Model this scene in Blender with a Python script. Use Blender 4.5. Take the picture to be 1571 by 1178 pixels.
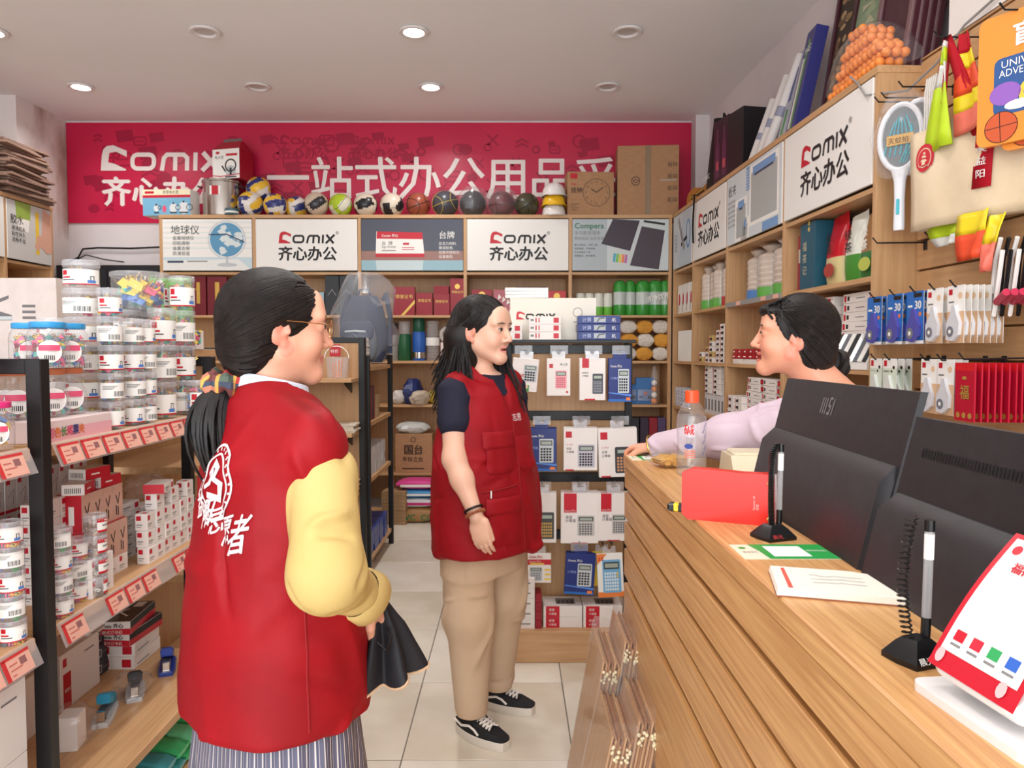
import bpy, bmesh, math, random
import numpy as np
from mathutils import Vector, Matrix

# ---------------------------------------------------------------- scene reset
for o in list(bpy.data.objects):
	bpy.data.objects.remove(o, do_unlink=True)
SC = bpy.context.scene
COL = SC.collection
random.seed(7)
PI = math.pi
R = math.radians

# ---------------------------------------------------------------- camera
F_PX, CX, CY, HZ = 1130.0, 785.5, 589.0, 540.0
CAM_H = 1.42
PITCH = math.atan((CY - HZ) / F_PX)
cam_d = bpy.data.cameras.new('camera')
cam_d.sensor_width = 36.0
cam_d.lens = F_PX / 1571.0 * 36.0
cam_d.clip_start = 0.05
cam = bpy.data.objects.new('camera', cam_d)
COL.objects.link(cam)
cam.location = (0, 0, CAM_H)
cam.rotation_euler = (PI / 2 - PITCH, 0, 0)
SC.camera = cam

# ---------------------------------------------------------------- world: daylight entering by the open shop front
W = bpy.data.worlds.new('daylight')
SC.world = W
W.use_nodes = True
W.node_tree.nodes['Background'].inputs[0].default_value = (.92, .97, 1.0, 1)
W.node_tree.nodes['Background'].inputs[1].default_value = 2.0

# the shop front behind the photographer: one tall glazed opening
def area_light(name, loc, rot, sx, sy, energy, color=(1, 1, 1), shape='RECTANGLE', spread=PI):
	d = bpy.data.lights.new(name, 'AREA')
	d.shape = shape
	d.size = sx
	if shape in ('RECTANGLE', 'ELLIPSE'):
		d.size_y = sy
	d.energy = energy
	d.color = color
	d.spread = spread
	o = bpy.data.objects.new(name, d)
	COL.objects.link(o)
	o.location = loc
	o.rotation_euler = rot
	return o

area_light('shop_front_daylight', (-0.9, -2.6, 1.75), (R(110), 0, 0), 5.0, 2.9, 128, (.89, .955, 1.0))

# ---------------------------------------------------------------- exposure
vs = SC.view_settings
SC.display_settings.display_device = 'sRGB'
vs.view_transform = 'Standard'
vs.look = 'None'
vs.exposure = 0.26
vs.gamma = 1.0
vs.use_curve_mapping = False

# ================================================================ helpers
def P(px, py, Y):
	"""photo pixel + distance from the photographer -> point of the room (measuring aid)"""
	u, v = (px - CX) / F_PX, (CY - py) / F_PX
	cp, sp = math.cos(PITCH), math.sin(PITCH)
	d = (u, cp + v * sp, -sp + v * cp)
	k = Y / d[1]
	return Vector((d[0] * k, Y, CAM_H + d[2] * k))

def PX(px, Y):
	return (px - CX) / F_PX * Y * 1.0

def lin(c):
	c = c / 255.0
	return c / 12.92 if c <= 0.04045 else ((c + 0.055) / 1.055) ** 2.4

MATS = {}
def new_mat(name):
	m = bpy.data.materials.new(name)
	m.use_nodes = True
	MATS[name] = m
	return m, m.node_tree, m.node_tree.nodes['Principled BSDF']

def mk(rgb, rough=0.5, metal=0.0, alpha=1.0, name=None, spec=0.5, coat=0.0, trans=0.0, emit=0.0, ior=1.45):
	key = name or 'c%02x%02x%02x_%d_%d_%d' % (rgb[0], rgb[1], rgb[2], rough * 100, metal * 100, alpha * 100)
	if key in MATS:
		return MATS[key]
	m, nt, b = new_mat(key)
	b.inputs['Base Color'].default_value = (lin(rgb[0]), lin(rgb[1]), lin(rgb[2]), 1)
	b.inputs['Roughness'].default_value = rough
	b.inputs['Metallic'].default_value = metal
	b.inputs['Alpha'].default_value = alpha
	b.inputs['Specular IOR Level'].default_value = spec
	b.inputs['Coat Weight'].default_value = coat
	b.inputs['Transmission Weight'].default_value = trans
	b.inputs['IOR'].default_value = ior
	if emit:
		b.inputs['Emission Color'].default_value = (lin(rgb[0]), lin(rgb[1]), lin(rgb[2]), 1)
		b.inputs['Emission Strength'].default_value = emit
	return m

def rgba(c):
	return (lin(c[0]), lin(c[1]), lin(c[2]), 1)

def noise_mat(name, c1, c2, scale=(3,3,3), nscale=5.0, detail=6, rough=0.6, lo=0.35, hi=0.65, bump=0.0, bscale=None, metal=0.0, coords='Object', spec=0.5, distort=0.0):
	"""two colours mixed by stretched noise: wood grain, plaster stains, cloth, cardboard"""
	if name in MATS:
		return MATS[name]
	m, nt, b = new_mat(name)
	N, L = nt.nodes, nt.links
	tc = N.new('ShaderNodeTexCoord'); mp = N.new('ShaderNodeMapping')
	mp.inputs['Scale'].default_value = scale
	nz = N.new('ShaderNodeTexNoise')
	nz.inputs['Scale'].default_value = nscale
	nz.inputs['Detail'].default_value = detail
	nz.inputs['Distortion'].default_value = distort
	cr = N.new('ShaderNodeValToRGB')
	cr.color_ramp.elements[0].position = lo; cr.color_ramp.elements[0].color = rgba(c1)
	cr.color_ramp.elements[1].position = hi; cr.color_ramp.elements[1].color = rgba(c2)
	L.new(tc.outputs[coords], mp.inputs['Vector'])
	L.new(mp.outputs['Vector'], nz.inputs['Vector'])
	L.new(nz.outputs['Fac'], cr.inputs['Fac'])
	L.new(cr.outputs['Color'], b.inputs['Base Color'])
	b.inputs['Roughness'].default_value = rough
	b.inputs['Metallic'].default_value = metal
	b.inputs['Specular IOR Level'].default_value = spec
	if bump:
		bp = N.new('ShaderNodeBump')
		bp.inputs['Strength'].default_value = bump
		bp.inputs['Distance'].default_value = 0.01
		src = nz
		if bscale:
			n2 = N.new('ShaderNodeTexNoise')
			n2.inputs['Scale'].default_value = bscale
			n2.inputs['Detail'].default_value = 4
			L.new(tc.outputs[coords], n2.inputs['Vector'])
			src = n2
		L.new(src.outputs['Fac'], bp.inputs['Height'])
		L.new(bp.outputs['Normal'], b.inputs['Normal'])
	return m

def film(name, rgb, alpha, rough=0.08):
	"""thin clear plastic: mostly see-through, with gloss"""
	if name in MATS:
		return MATS[name]
	m, nt, b = new_mat(name)
	N, L = nt.nodes, nt.links
	out = N['Material Output']
	tr=N.new('ShaderNodeBsdfTransparent'); tr.inputs[0].default_value=(1,1,1,1)if min(rgb)>215 else rgba(rgb)
	gl = N.new('ShaderNodeBsdfGlossy'); gl.inputs['Roughness'].default_value = rough
	df = N.new('ShaderNodeBsdfDiffuse'); df.inputs[0].default_value = rgba(rgb)
	lw = N.new('ShaderNodeLayerWeight'); lw.inputs[0].default_value = .5
	pw = N.new('ShaderNodeMath'); pw.operation = 'POWER'; pw.inputs[1].default_value = 4.0
	L.new(lw.outputs['Facing'], pw.inputs[0])
	fr=N.new('ShaderNodeMath'); fr.operation='MULTIPLY_ADD'; fr.inputs[1].default_value=.45; fr.inputs[2].default_value=.035
	L.new(pw.outputs[0], fr.inputs[0])
	m1 = N.new('ShaderNodeMixShader'); m1.inputs[0].default_value = alpha
	m2 = N.new('ShaderNodeMixShader')
	L.new(tr.outputs[0], m1.inputs[1]); L.new(df.outputs[0], m1.inputs[2])
	L.new(fr.outputs[0], m2.inputs[0]); L.new(m1.outputs[0], m2.inputs[1]); L.new(gl.outputs[0], m2.inputs[2])
	L.new(m2.outputs[0], out.inputs['Surface'])
	return m

# ---------------------------------------------------------------- text outlines (built-in font)
TXT = {}
def text_geo(s, bold=0.0):
	k = (s, bold)
	if k not in TXT:
		c = bpy.data.curves.new('t', 'FONT')
		c.body = s
		c.size = 1.0
		c.resolution_u = 2
		c.offset = bold
		o = bpy.data.objects.new('t', c)
		me = o.to_mesh()
		vs_ = np.array([(v.co.x, v.co.y) for v in me.vertices]) if len(me.vertices) else np.zeros((0, 2))
		fs = [tuple(p.vertices) for p in me.polygons]
		o.to_mesh_clear()
		bpy.data.objects.remove(o); bpy.data.curves.remove(c)
		TXT[k] = (vs_, fs)
	return TXT[k]

# the shop's wordmark drawn by hand, x-height letters after a big cut C; unit = C height
def _ribbon(pts, w, closed=False):
	n = len(pts); L_, R_ = [], []
	for i in range(n):
		a = Vector(pts[i - 1]) if (i > 0 or closed) else None
		b = Vector(pts[i])
		c = Vector(pts[(i + 1) % n]) if (i < n - 1 or closed) else None
		t1 = (b - a).normalized() if a is not None else (c - b).normalized()
		t2 = (c - b).normalized() if c is not None else t1
		t = (t1 + t2).normalized()
		nrm = Vector((-t.y, t.x))
		k = w / 2 / max(0.5, nrm.dot(Vector((-t1.y, t1.x))))
		L_.append(b + nrm * k); R_.append(b - nrm * k)
	v = [tuple(p) for p in L_] + [tuple(p) for p in R_]
	f = []
	for i in range(n if closed else n - 1):
		j = (i + 1) % n
		f.append((i, n + i, n + j, j))
	return v, f
def _rrect(x0, x1, y0, y1, r, k=4):
	out = []
	for cx_, cy_, a0 in((x1-r, y1-r,0), (x0+r, y1-r,90), (x0+r, y0+r,180), (x1-r, y0+r,270)):
		for i in range(k + 1):
			a = R(a0 + 90 * i / k)
			out.append((cx_ + r * math.cos(a), cy_ + r * math.sin(a)))
	return out
LOGO_C=([(0,0), (.03,.62), (.09,.84), (.22,.97), (.48,1.0), (1.02,.78), (1.02,.54), (.6,.74), (.33,.70), (.29,.33), (.55,.27), (1.0,.06), (1.0,0)],)
def logo_parts():
	w = .17
	parts = []
	o_ = _rrect(1.25, 2.1, .085, .63, .2)
	parts.append(_ribbon(o_, w, True))
	m = [(2.42, 0), (2.5, .5), (2.62, .63), (3.28, .63), (3.42, .5), (3.42, 0)]
	parts.append(_ribbon(m, w)); parts.append(_ribbon([(2.95, 0), (2.95, .63)], w))
	parts.append(_ribbon([(3.75, 0), (3.75, .715)], w))
	parts.append(_ribbon([(4.02,0), (4.72,.72)], w*1.1)); parts.append(_ribbon([(4.04,.72), (4.68,0)], w*1.1))
	return parts
LOGO = logo_parts()

# ---------------------------------------------------------------- mesh builder
class MB:
	def __init__(s):
		s.v, s.f, s.m, s.mats = [], [], [], []
	def mi(s, mat):
		if mat not in s.mats:
			s.mats.append(mat)
		return s.mats.index(mat)
	def add(s, vs_, fs, mat):
		k = len(s.v); i = s.mi(mat)
		s.v.extend([tuple(p) for p in vs_])
		for f in fs:
			s.f.append(tuple(k + q for q in f)); s.m.append(i)
		return s
	def box(s, x0, x1, y0, y1, z0, z1, mat, ch=0.0):
		if ch <= 0:
			v = [(x, y, z) for z in (z0, z1) for y in (y0, y1) for x in (x0, x1)]
			f = [(0, 2, 3, 1), (4, 5, 7, 6), (0, 1, 5, 4), (2, 6, 7, 3), (0, 4, 6, 2), (1, 3, 7, 5)]
			return s.add(v, f, mat)
		c = min(ch, (x1 - x0) * .49, (y1 - y0) * .49, (z1 - z0) * .49)
		rings = []
		for z, i in ((z0, c), (z0 + c, 0), (z1 - c, 0), (z1, c)):
			a0, a1, b0, b1 = x0 + i, x1 - i, y0 + i, y1 - i
			rings.append([(a0+c, b0, z), (a1-c, b0, z), (a1, b0+c, z), (a1, b1-c, z), (a1-c, b1, z), (a0+c, b1, z), (a0, b1-c, z), (a0, b0+c, z)])
		return s.rings(rings, mat)
	def rings(s, rings, mat, cap=True, closed=True):
		n = len(rings[0]); v = [p for r_ in rings for p in r_]; f = []
		for i in range(len(rings) - 1):
			for j in range(n if closed else n - 1):
				k = (j + 1) % n
				f.append((i * n + j, i * n + k, (i + 1) * n + k, (i + 1) * n + j))
		if cap:
			f.append(tuple(range(n - 1, -1, -1)))
			b = (len(rings) - 1) * n
			f.append(tuple(range(b, b + n)))
		return s.add(v, f, mat)
	def lathe(s, prof, mat, n=16, c=(0, 0, 0), cap=True, sx=1, sy=1):
		rs=[[(c[0]+r_*sx*math.cos(2*PI*j/n), c[1]+r_*sy*math.sin(2*PI*j/n), c[2]+z)for j in range(n)]for r_, z in prof]
		return s.rings(rs, mat, cap)
	def tube(s, pts, r_, mat, n=6, cap=True, closed=False):
		pts = [Vector(p) for p in pts]; m = len(pts)
		rr = r_ if isinstance(r_, (list, tuple)) else [r_] * m
		rs = []; up = None
		for i in range(m):
			a = pts[i - 1] if (i > 0 or closed) else pts[i]
			b = pts[(i + 1) % m] if (i < m - 1 or closed) else pts[i]
			t = (b - a).normalized()
			if up is None:
				up = Vector((0, 0, 1)) if abs(t.z) < .9 else Vector((1, 0, 0))
			u = (up - t * up.dot(t))
			u = u.normalized() if u.length > 1e-6 else t.orthogonal().normalized()
			w = t.cross(u); up = u
			rs.append([tuple(pts[i]+(u*math.cos(2*PI*j/n)+w*math.sin(2*PI*j/n))*rr[i])for j in range(n)])
		if closed:
			rs.append(rs[0]); cap = False
		return s.rings(rs, mat, cap)
	def cyl(s, p0, p1, r0, mat, r1=None, n=12):
		return s.tube([p0, p1], [r0, r0 if r1 is None else r1], mat, n)
	def sphere(s, c, r_, mat, nu=16, nv=10, sc=(1, 1, 1)):
		prof = [(max(1e-4, r_ * math.sin(PI * i / nv)), -r_ * math.cos(PI * i / nv)) for i in range(nv + 1)]
		rs=[[(c[0]+a*sc[0]*math.cos(2*PI*j/nu), c[1]+a*sc[1]*math.sin(2*PI*j/nu), c[2]+z*sc[2])for j in range(nu)]for a, z in prof]
		return s.rings(rs, mat)
	def poly(s, pts, mat):
		return s.add(pts, [tuple(range(len(pts)))], mat)
	def prism(s, pts2, mat, o=(0, 0, 0), u=(1, 0, 0), v=(0, 0, 1), th=0.01):
		"""2d outline (counter-clockwise in u,v) pushed back by th along -(u x v)"""
		o, u, v = Vector(o), Vector(u), Vector(v)
		n = u.cross(v).normalized()
		a = [o + u * x + v * y for x, y in pts2]
		b = [p - n * th for p in a]
		k = len(a)
		f=[tuple(range(k)), tuple(range(2*k-1, k-1,-1))]+[(i, k+i, k+(i+1)%k, (i+1)%k)for i in range(k)]
		return s.add(a + b, f, mat)
	# flat print on a surface: o = lower-left corner of the area, u, v unit axes
	def rect(s, mat, o, u, v, x0, y0, x1, y1, lift=.0004):
		o, u, v = Vector(o), Vector(u), Vector(v)
		n = u.cross(v).normalized() * lift
		return s.add([o+u*x+v*y+n for x, y in((x0, y0), (x1, y0), (x1, y1), (x0, y1))],[(0,1,2,3)], mat)
	def flat(s, pts2, mat, o, u, v, lift=.0006):
		o, u, v = Vector(o), Vector(u), Vector(v)
		n = u.cross(v).normalized() * lift
		return s.add([o + u * x + v * y + n for x, y in pts2], [tuple(range(len(pts2)))], mat)
	def disc(s, mat, o, u, v, cx, cy, rx, ry=None, n=20, lift=.0006):
		ry = rx if ry is None else ry
		return s.flat([(cx+rx*math.cos(2*PI*i/n), cy+ry*math.sin(2*PI*i/n))for i in range(n)], mat, o, u, v, lift)
	def ring2(s, mat, o, u, v, cx, cy, r0, w, n=24, lift=.0007, sy=1.0):
		vv, ff=_ribbon([(cx+r0*math.cos(2*PI*i/n), cy+sy*r0*math.sin(2*PI*i/n))for i in range(n)], w, True)
		return s.geo2(vv, ff, mat, o, u, v, lift)
	def line2(s, mat, o, u, v, pts, w, lift=.0007, closed=False):
		vv, ff = _ribbon(pts, w, closed)
		return s.geo2(vv, ff, mat, o, u, v, lift)
	def geo2(s, vv, ff, mat, o, u, v, lift=.0007):
		o, u, v = Vector(o), Vector(u), Vector(v)
		n = u.cross(v).normalized() * lift
		return s.add([o + u * p[0] + v * p[1] + n for p in vv], ff, mat)
	def text(s, t, mat, o, u, v, x, y, size, align='l', bold=0.0, lift=.0008, sx=1.0, maxw=None, slant=0.0):
		vv, ff = text_geo(t)
		if len(vv) == 0:
			return s
		w = vv[:, 0].max()
		k = size
		if maxw and w * k * sx > maxw:
			sx = maxw / (w * k)
		off = {'l': 0, 'c': -w * k * sx / 2, 'r': -w * k * sx}[align]
		for q, (dx, dy)in enumerate(((0,0), (bold,0), (-bold,0), (0, bold*.8), (0,-bold*.8))if bold else((0,0),)):
			s.geo2([(x+off+(a+dx)*k*sx+slant*b*k, y+(b+dy)*k)for a, b in vv], ff, mat, o, u, v, lift+q*.0002)
		return s
	def logo(s, red, dark, o, u, v, x, y, h, lift=.0008, slant=0.0):
		"""wordmark with C height h, lower-left at x,y; about 4.8 h wide"""
		s.geo2([(x+(a+slant*b)*h, y+b*h)for a, b in LOGO_C[0]],[tuple(range(len(LOGO_C[0])))], red, o, u, v, lift)
		for q, (vv, ff) in enumerate(LOGO):
			s.geo2([(x + (a + slant * b) * h, y + b * h) for a, b in vv], ff, dark, o, u, v, lift + q * .0002)
		return s
	def mesh(s, name, smooth=None):
		me = bpy.data.meshes.new(name)
		me.from_pydata(s.v, [], s.f)
		for mt in s.mats:
			me.materials.append(mt)
		me.polygons.foreach_set('material_index', s.m)
		if smooth is not None:
			me.polygons.foreach_set('use_smooth', [True] * len(s.f))
			me.set_sharp_from_angle(angle=R(smooth))
		me.update()
		return me
	def build(s, name, parent=None, loc=None, rz=None, smooth=35, kind=None):
		o = bpy.data.objects.new(name, s.mesh(name, smooth))
		COL.objects.link(o)
		if parent is not None:
			o.parent = parent
		if loc is not None:
			o.location = loc
		if rz is not None:
			o.rotation_euler = (0, 0, rz)
		if kind:
			o['kind'] = kind
		return o

def tag(o, label, cat=None, group=None, kind=None):
	o['label'] = label
	if cat:
		o['category'] = cat
	if group:
		o['group'] = group
	if kind:
		o['kind'] = kind
	return o

def thing(name, label, cat, loc=(0, 0, 0), rz=0.0, group=None):
	o = bpy.data.objects.new(name, None)
	COL.objects.link(o)
	o.empty_display_size = .05
	o.location = loc
	o.rotation_euler = (0, 0, rz)
	return tag(o, label, cat, group)

def struct(o):
	o['kind'] = 'structure'
	return o

def dup(src, loc=None, rot=None, label=None, group=None, parent=None):
	c = src.copy()
	COL.objects.link(c)
	if loc is not None:
		c.location = loc
	if rot is not None:
		c.rotation_euler = rot if not isinstance(rot, (int, float)) else (0, 0, rot)
	if label:
		c['label'] = label
	if group:
		c['group'] = group
	if parent is not None:
		c.parent = parent
	for ch in KIDS.get(src.name, None) or src.children:
		dup(ch, parent=c)
	return c
KIDS = {}

class Frame:
	"""a shelf front: x along it to the right when facing it, y into it, z up"""
	def __init__(s, ox, oy, rz):
		s.o = Vector((ox, oy, 0)); s.rz = rz
		s.c, s.s = math.cos(rz), math.sin(rz)
	def pt(s, x, y, z):
		return Vector((s.o.x + x * s.c - y * s.s, s.o.y + x * s.s + y * s.c, z))
UX, UY, UZ = (1, 0, 0), (0, 1, 0), (0, 0, 1)
# ================================================================ materials of the place
WOOD=noise_mat('oak_board_along_x', (190,145,100), (208,165,120), (1.2,22,22),3.0,8,.45,.3,.7, bump=.03)
WOODV=noise_mat('oak_board_along_z', (190,145,100), (206,163,118), (22,22,1.2),3.0,8,.45,.3,.7, bump=.03)
WOODB = noise_mat('oak_back_panel', (184, 140, 97), (198, 155, 110), (16, 16, 1.0), 3.0, 6, .5, .3, .7)
OAK=noise_mat('counter_oak_grain', (184,130,78), (216,168,110), (46,1.6,46),2.6,9,.38,.32,.66, bump=.05, distort=.4)
OAKF=noise_mat('counter_oak_front', (182,128,75), (212,162,104), (40,1.4,40),2.6,9,.34,.32,.66, bump=.05, distort=.4)
PLAST=noise_mat('white_plaster', (214,203,203), (226,217,216), (1,1,1),1.5,5,.9,.3,.7, bump=.05, bscale=30)
PLASTS=noise_mat('stained_plaster', (176,150,140), (226,216,212), (1,1,.5),2.2,8,.9,.36,.52, bump=.15, bscale=14)
CEIL = noise_mat('ceiling_paint', (238, 233, 233), (243, 239, 239), (1, 1, 1), .7, 3, .85, .3, .7)
BLACKM = mk((24, 23, 25), .38, name='black_powder_coat')
BLACKP = mk((16, 16, 18), .3, name='black_plastic')
WHITE = mk((240, 236, 230), .45, name='white_board')
RED = mk((196, 24, 44), .4, name='print_red')
DRED = mk((150, 14, 34), .4, name='dark_red')
INK = mk((28, 26, 27), .5, name='print_ink')
GREY = mk((128, 126, 126), .5, name='print_grey')
CLEAR = film('clear_plastic', (246, 246, 250), .10)
CLEAR2 = film('cloudy_plastic', (236, 236, 240), .25)
CHROME = mk((214, 210, 205), .16, 1.0, name='polished_steel')
BRASS = mk((196, 160, 84), .3, 1.0, name='gold_metal')
KRAFT = noise_mat('kraft_board', (168, 124, 88), (184, 140, 102), (6, 6, 40), 3, 5, .8, .3, .7)
TILE=noise_mat('cream_tile', (214,203,184), (232,224,208), (1,1,1),1.8,8,.22,.34,.62, coords='Object')
PAPER = mk((243, 240, 234), .6, name='white_card')
PINKW = mk((236, 216, 214), .5, name='pink_white_card')

# ================================================================ the room
H_CEIL = 3.48
m = MB(); m.box(-4.3, 2.6, -2.6, 6.9, -.06, -.003, mk((120, 112, 100), .7, name='tile_joint'))
floor = struct(m.build('floor'))
TILES = []
tw = .6
for i in range(-7, 5):
	for j in range(-6, 8):
		x0, y0 = -.385 + i * tw, 2.508 + j * .604
		if x0 < -4.2 or y0 > 6.6 or y0 < -2.5:
			continue
		TILES.append((x0, y0))
tile_me = [None, None, None]
for q in range(3):
	m = MB(); g = .0022
	m.box(g, tw-g, g,.604-g,-.012,0, noise_mat('cream_tile_%d'%q,[(218,208,190), (212,200,180), (224,215,199)][q],[(234,227,212), (230,221,205), (238,231,218)][q], (1,1,1),1.8+q*.7,8,.2,.34,.62),.0012)
	tile_me[q] = m.mesh('tile', 35)
for q, (x0, y0) in enumerate(TILES):
	o = bpy.data.objects.new('tile', tile_me[(q * 7 + q // 3) % 3])
	COL.objects.link(o); o.parent = floor
	o.location = (x0, y0, random.uniform(-.0006, .0004))

m = MB(); m.box(-4.3, 2.6, -2.6, 6.9, H_CEIL, H_CEIL + .1, CEIL); struct(m.build('ceiling'))
m = MB(); m.box(-4.3, 2.6, 6.67, 6.8, -.06, H_CEIL, PLAST); wall_back = struct(m.build('wall_back'))
RF = Frame(1.366, 6.3, R(-90 + 2.12))       # front of the shelves on the right wall
LFX = -1.04                                   # front of the island shelf on the left
rw0, rw1 = RF.pt(-.4, .36, 0), RF.pt(9.0, .36, 0)
m = MB()
m.add([(rw0.x, rw0.y, -.06), (rw1.x, rw1.y, -.06), (rw1.x + .1, rw1.y, -.06), (rw0.x + .1, rw0.y, -.06),
	   (rw0.x, rw0.y, H_CEIL), (rw1.x, rw1.y, H_CEIL), (rw1.x+.1, rw1.y, H_CEIL), (rw0.x+.1, rw0.y, H_CEIL)],
	  [(0, 4, 5, 1), (1, 5, 6, 2), (2, 6, 7, 3), (3, 7, 4, 0), (4, 7, 6, 5), (0, 1, 2, 3)], PLAST)
struct(m.build('wall_right'))
m = MB(); m.box(-4.25, -4.12, -2.6, 6.67, -.06, H_CEIL, PLASTS); struct(m.build('wall_left'))
# corner pillar at the left and the boxed pipe at the right of the banner
m = MB(); m.box(-4.12, -3.98, 6.0, 6.67, -.003, H_CEIL, PLASTS); struct(m.build('trim_1'))
m = MB(); m.box(1.60, 1.74, 6.5, 6.67, 2.4, H_CEIL, PLAST); struct(m.build('trim_2'))
# pillar above the pegboard at the right
a = RF.pt(3.44, .175, 0)
m = MB(); m.box(0, .95, .0, .40, 2.615, H_CEIL, mk((238, 230, 224), .8, name='white_pillar_paint'))
struct(m.build('trim_3', loc=a, rz=RF.rz))
# low skirting of the back wall, left part
m = MB(); m.box(-3.98, -2.99, 6.655, 6.67, 0, .09, WHITE); struct(m.build('baseboard_back'))

# ---------------------------------------------------------------- ceiling lights
LENS_ON = mk((255, 250, 244), .4, name='lit_lens', emit=9.0)
LENS_OFF = mk((196, 188, 186), .3, name='unlit_lens')
RINGW = mk((226, 220, 218), .35, name='white_ring')
def make_downlight(on):
	t=thing('ceiling_light', 'lit white recessed round ceiling downlight' if on else 'unlit white recessed round ceiling downlight with dull lens', 'ceiling light', (0,0,0),0, 'lit ceiling downlights' if on else 'unlit ceiling downlights')
	m=MB(); m.lathe([(.062,.0), (.095,-.004), (.098,-.012), (.09,-.018), (.07,-.016), (.062,-.004)], RINGW,24, cap=False)
	m.build('ring', t)
	m=MB(); m.lathe([(.001,-.004), (.066,-.005), (.066,-.002), (.001,-.001)], LENS_ON if on else LENS_OFF,24)
	m.build('lens', t)
	return t
spots = []
for r_, Y in enumerate((5.8, 4.82, 3.82, 2.82, 1.82, .82, -.2, -1.2)):
	for X in (-3.34, -1.97, -.63, .74):
		on = X in (-3.34, -.63) if r_ < 2 else (X > -1.0 and r_ % 2 == 1 or X == -.63)
		spots.append((X, Y, on, r_))
protos = {}
for X, Y, on, r_ in spots:
	if on not in protos:
		protos[on] = make_downlight(on); o = protos[on]; o.location = (X, Y, H_CEIL)
	else:
		o = dup(protos[on], (X, Y, H_CEIL))
	if on:
		area_light('downlight_beam', (X, Y, H_CEIL-.03), (0,0,0),.13,.13,7.0 if r_<3 else 4.6, (1.0,.975,.955), 'DISK', R(150))

# ---------------------------------------------------------------- red banner on the back wall
MAG = noise_mat('banner_red', (188, 16, 66), (206, 24, 70), (1, 1, 1), 1.0, 2, .35, .3, .7)
MAGD = mk((164, 14, 58), .35, name='banner_dark_red')
LETTER = mk((240, 228, 222), .45, name='banner_letter')
bx0, bx1, bz0, bz1 = -3.975, 1.598, 2.575, 3.462
t=thing('wall_banner', 'wide crimson banner with large white lettering across the back wall', 'banner', (0,6.668,0))
m = MB(); m.box(bx0, bx1, -.012, 0, bz0, bz1, MAG); m.build('banner_sheet', t)
m = MB(); O_ = (0, -.012, 0)
rr = random.Random(3)
for q in range(120):                                            # faint printed stationery shapes
	x, z, k = rr.uniform(bx0 + .1, bx1 - .25), rr.uniform(bz0 + .05, bz1 - .16), rr.uniform(.07, .16)
	sh = rr.randrange(6)
	lf = .0005 + q * .000012
	if sh == 0:
		m.flat([(x, z), (x + k, z + .02), (x + k * .9, z + k * .8), (x - .02, z + k * .7)], MAGD, O_, UX, UZ, lf)
	elif sh == 1:
		m.ring2(MAGD, O_, UX, UZ, x, z, k * .4, .018, 18, lf)
	elif sh == 2:
		m.line2(MAGD, O_, UX, UZ, _rrect(x, x + k, z, z + k * .7, .015, 2), .014, lf, True)
		m.line2(MAGD, O_, UX, UZ, [(x + .02, z + k * .35), (x + k - .02, z + k * .35)], .012, lf)
	elif sh == 3:
		m.line2(MAGD, O_, UX, UZ, [(x, z), (x + k * .5, z + k * .25), (x + k, z)], .02, lf)
		m.line2(MAGD, O_, UX, UZ, [(x, z + .04), (x + k * .5, z + k * .25 + .04), (x + k, z + .04)], .02, lf)
	elif sh == 4:
		m.line2(MAGD, O_, UX, UZ, [(x, z), (x + k, z + k)], .016, lf)
		m.line2(MAGD, O_, UX, UZ, [(x + k, z), (x, z + k)], .016, lf + .000005)
		m.ring2(MAGD, O_, UX, UZ, x, z - .02, .03, .012, 12, lf)
	else:
		m.disc(MAGD, O_, UX, UZ, x, z, k * .45, k * .35, 14, lf)
for x, z in ((-2.07, 3.27), (-1.45, 3.27), (-3.0, 2.62)):
	m.logo(MAGD, MAGD, O_, UX, UZ, x, z, .085, .0022)
	m.text('齐心办公', MAGD, O_, UX, UZ, x, z - .12, .11, bold=.03, lift=.0022)
m.build('faint_pattern', t, kind='stuff')
m = MB()
b0 = P(155, 262, 6.656); b1 = P(333, 225, 6.656)
m.logo(LETTER, LETTER, O_, UX, UZ, b0.x, b0.z, .225, .004, .04)
m.text('齐心办公', LETTER, O_, UX, UZ, b0.x, b0.z - .285, .27, bold=.035, lift=.004)
m.build('wordmark', t)
m = MB()
c0 = P(408, 296, 6.656)
for q, ch in enumerate('一站式办公用品采'):
	m.text(ch, LETTER, O_, UX, UZ, c0.x + q * .392, c0.z - .02, .40, bold=.012, lift=.004)
m.build('slogan_lettering', t)
# ================================================================ shelving along the back wall
ZB = (2.10, 1.735, 1.345, .97, .38)         # board undersides, shared by all wall shelves
def wall_shelves(name, label, fr, xs, depth, ztop, bays_boards, thick=.022):
	t = thing(name, label, 'shelving', fr.pt(0, 0, 0), fr.rz)
	for x in xs:
		m = MB(); m.box(x - .014, x + .014, 0, depth, 0, ztop - .03, WOODV, .001); m.build('side_panel', t)
	for i in range(len(xs) - 1):
		a, b = xs[i] + .014, xs[i + 1] - .014
		m = MB(); m.box(a, b, depth - .012, depth, .1, ztop - .03, WOODB); m.build('back_panel', t)
		for z in bays_boards[i]:
			m = MB(); m.box(a, b, .004, depth - .012, z - thick, z, WOOD, .001); m.build('shelf_board', t)
		m = MB(); m.box(a, b, .02, .04, 0, .078, WOOD); m.build('plinth', t)
	m=MB(); m.box(xs[0]-.016, xs[-1]+.016,-.004, depth, ztop-.03, ztop, WOOD,.001); m.build('top_board', t)
	return t
BF = Frame(0, 6.3, 0)
BX = [-2.98, -2.19, -1.296, -.398, .496, 1.345]
ZT = 2.583
wall_shelves('wall_shelving', 'light oak shelving with five sign-topped bays below the crimson banner', BF, BX,.35, ZT,[ZB]*5)
RX = [.03, .61, 1.40, 2.33, 3.25]
wall_shelves('wall_shelving', 'light oak shelving running along the right wall below leaning picture frames', RF, RX,.34, ZT,[ZB]*4)

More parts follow.
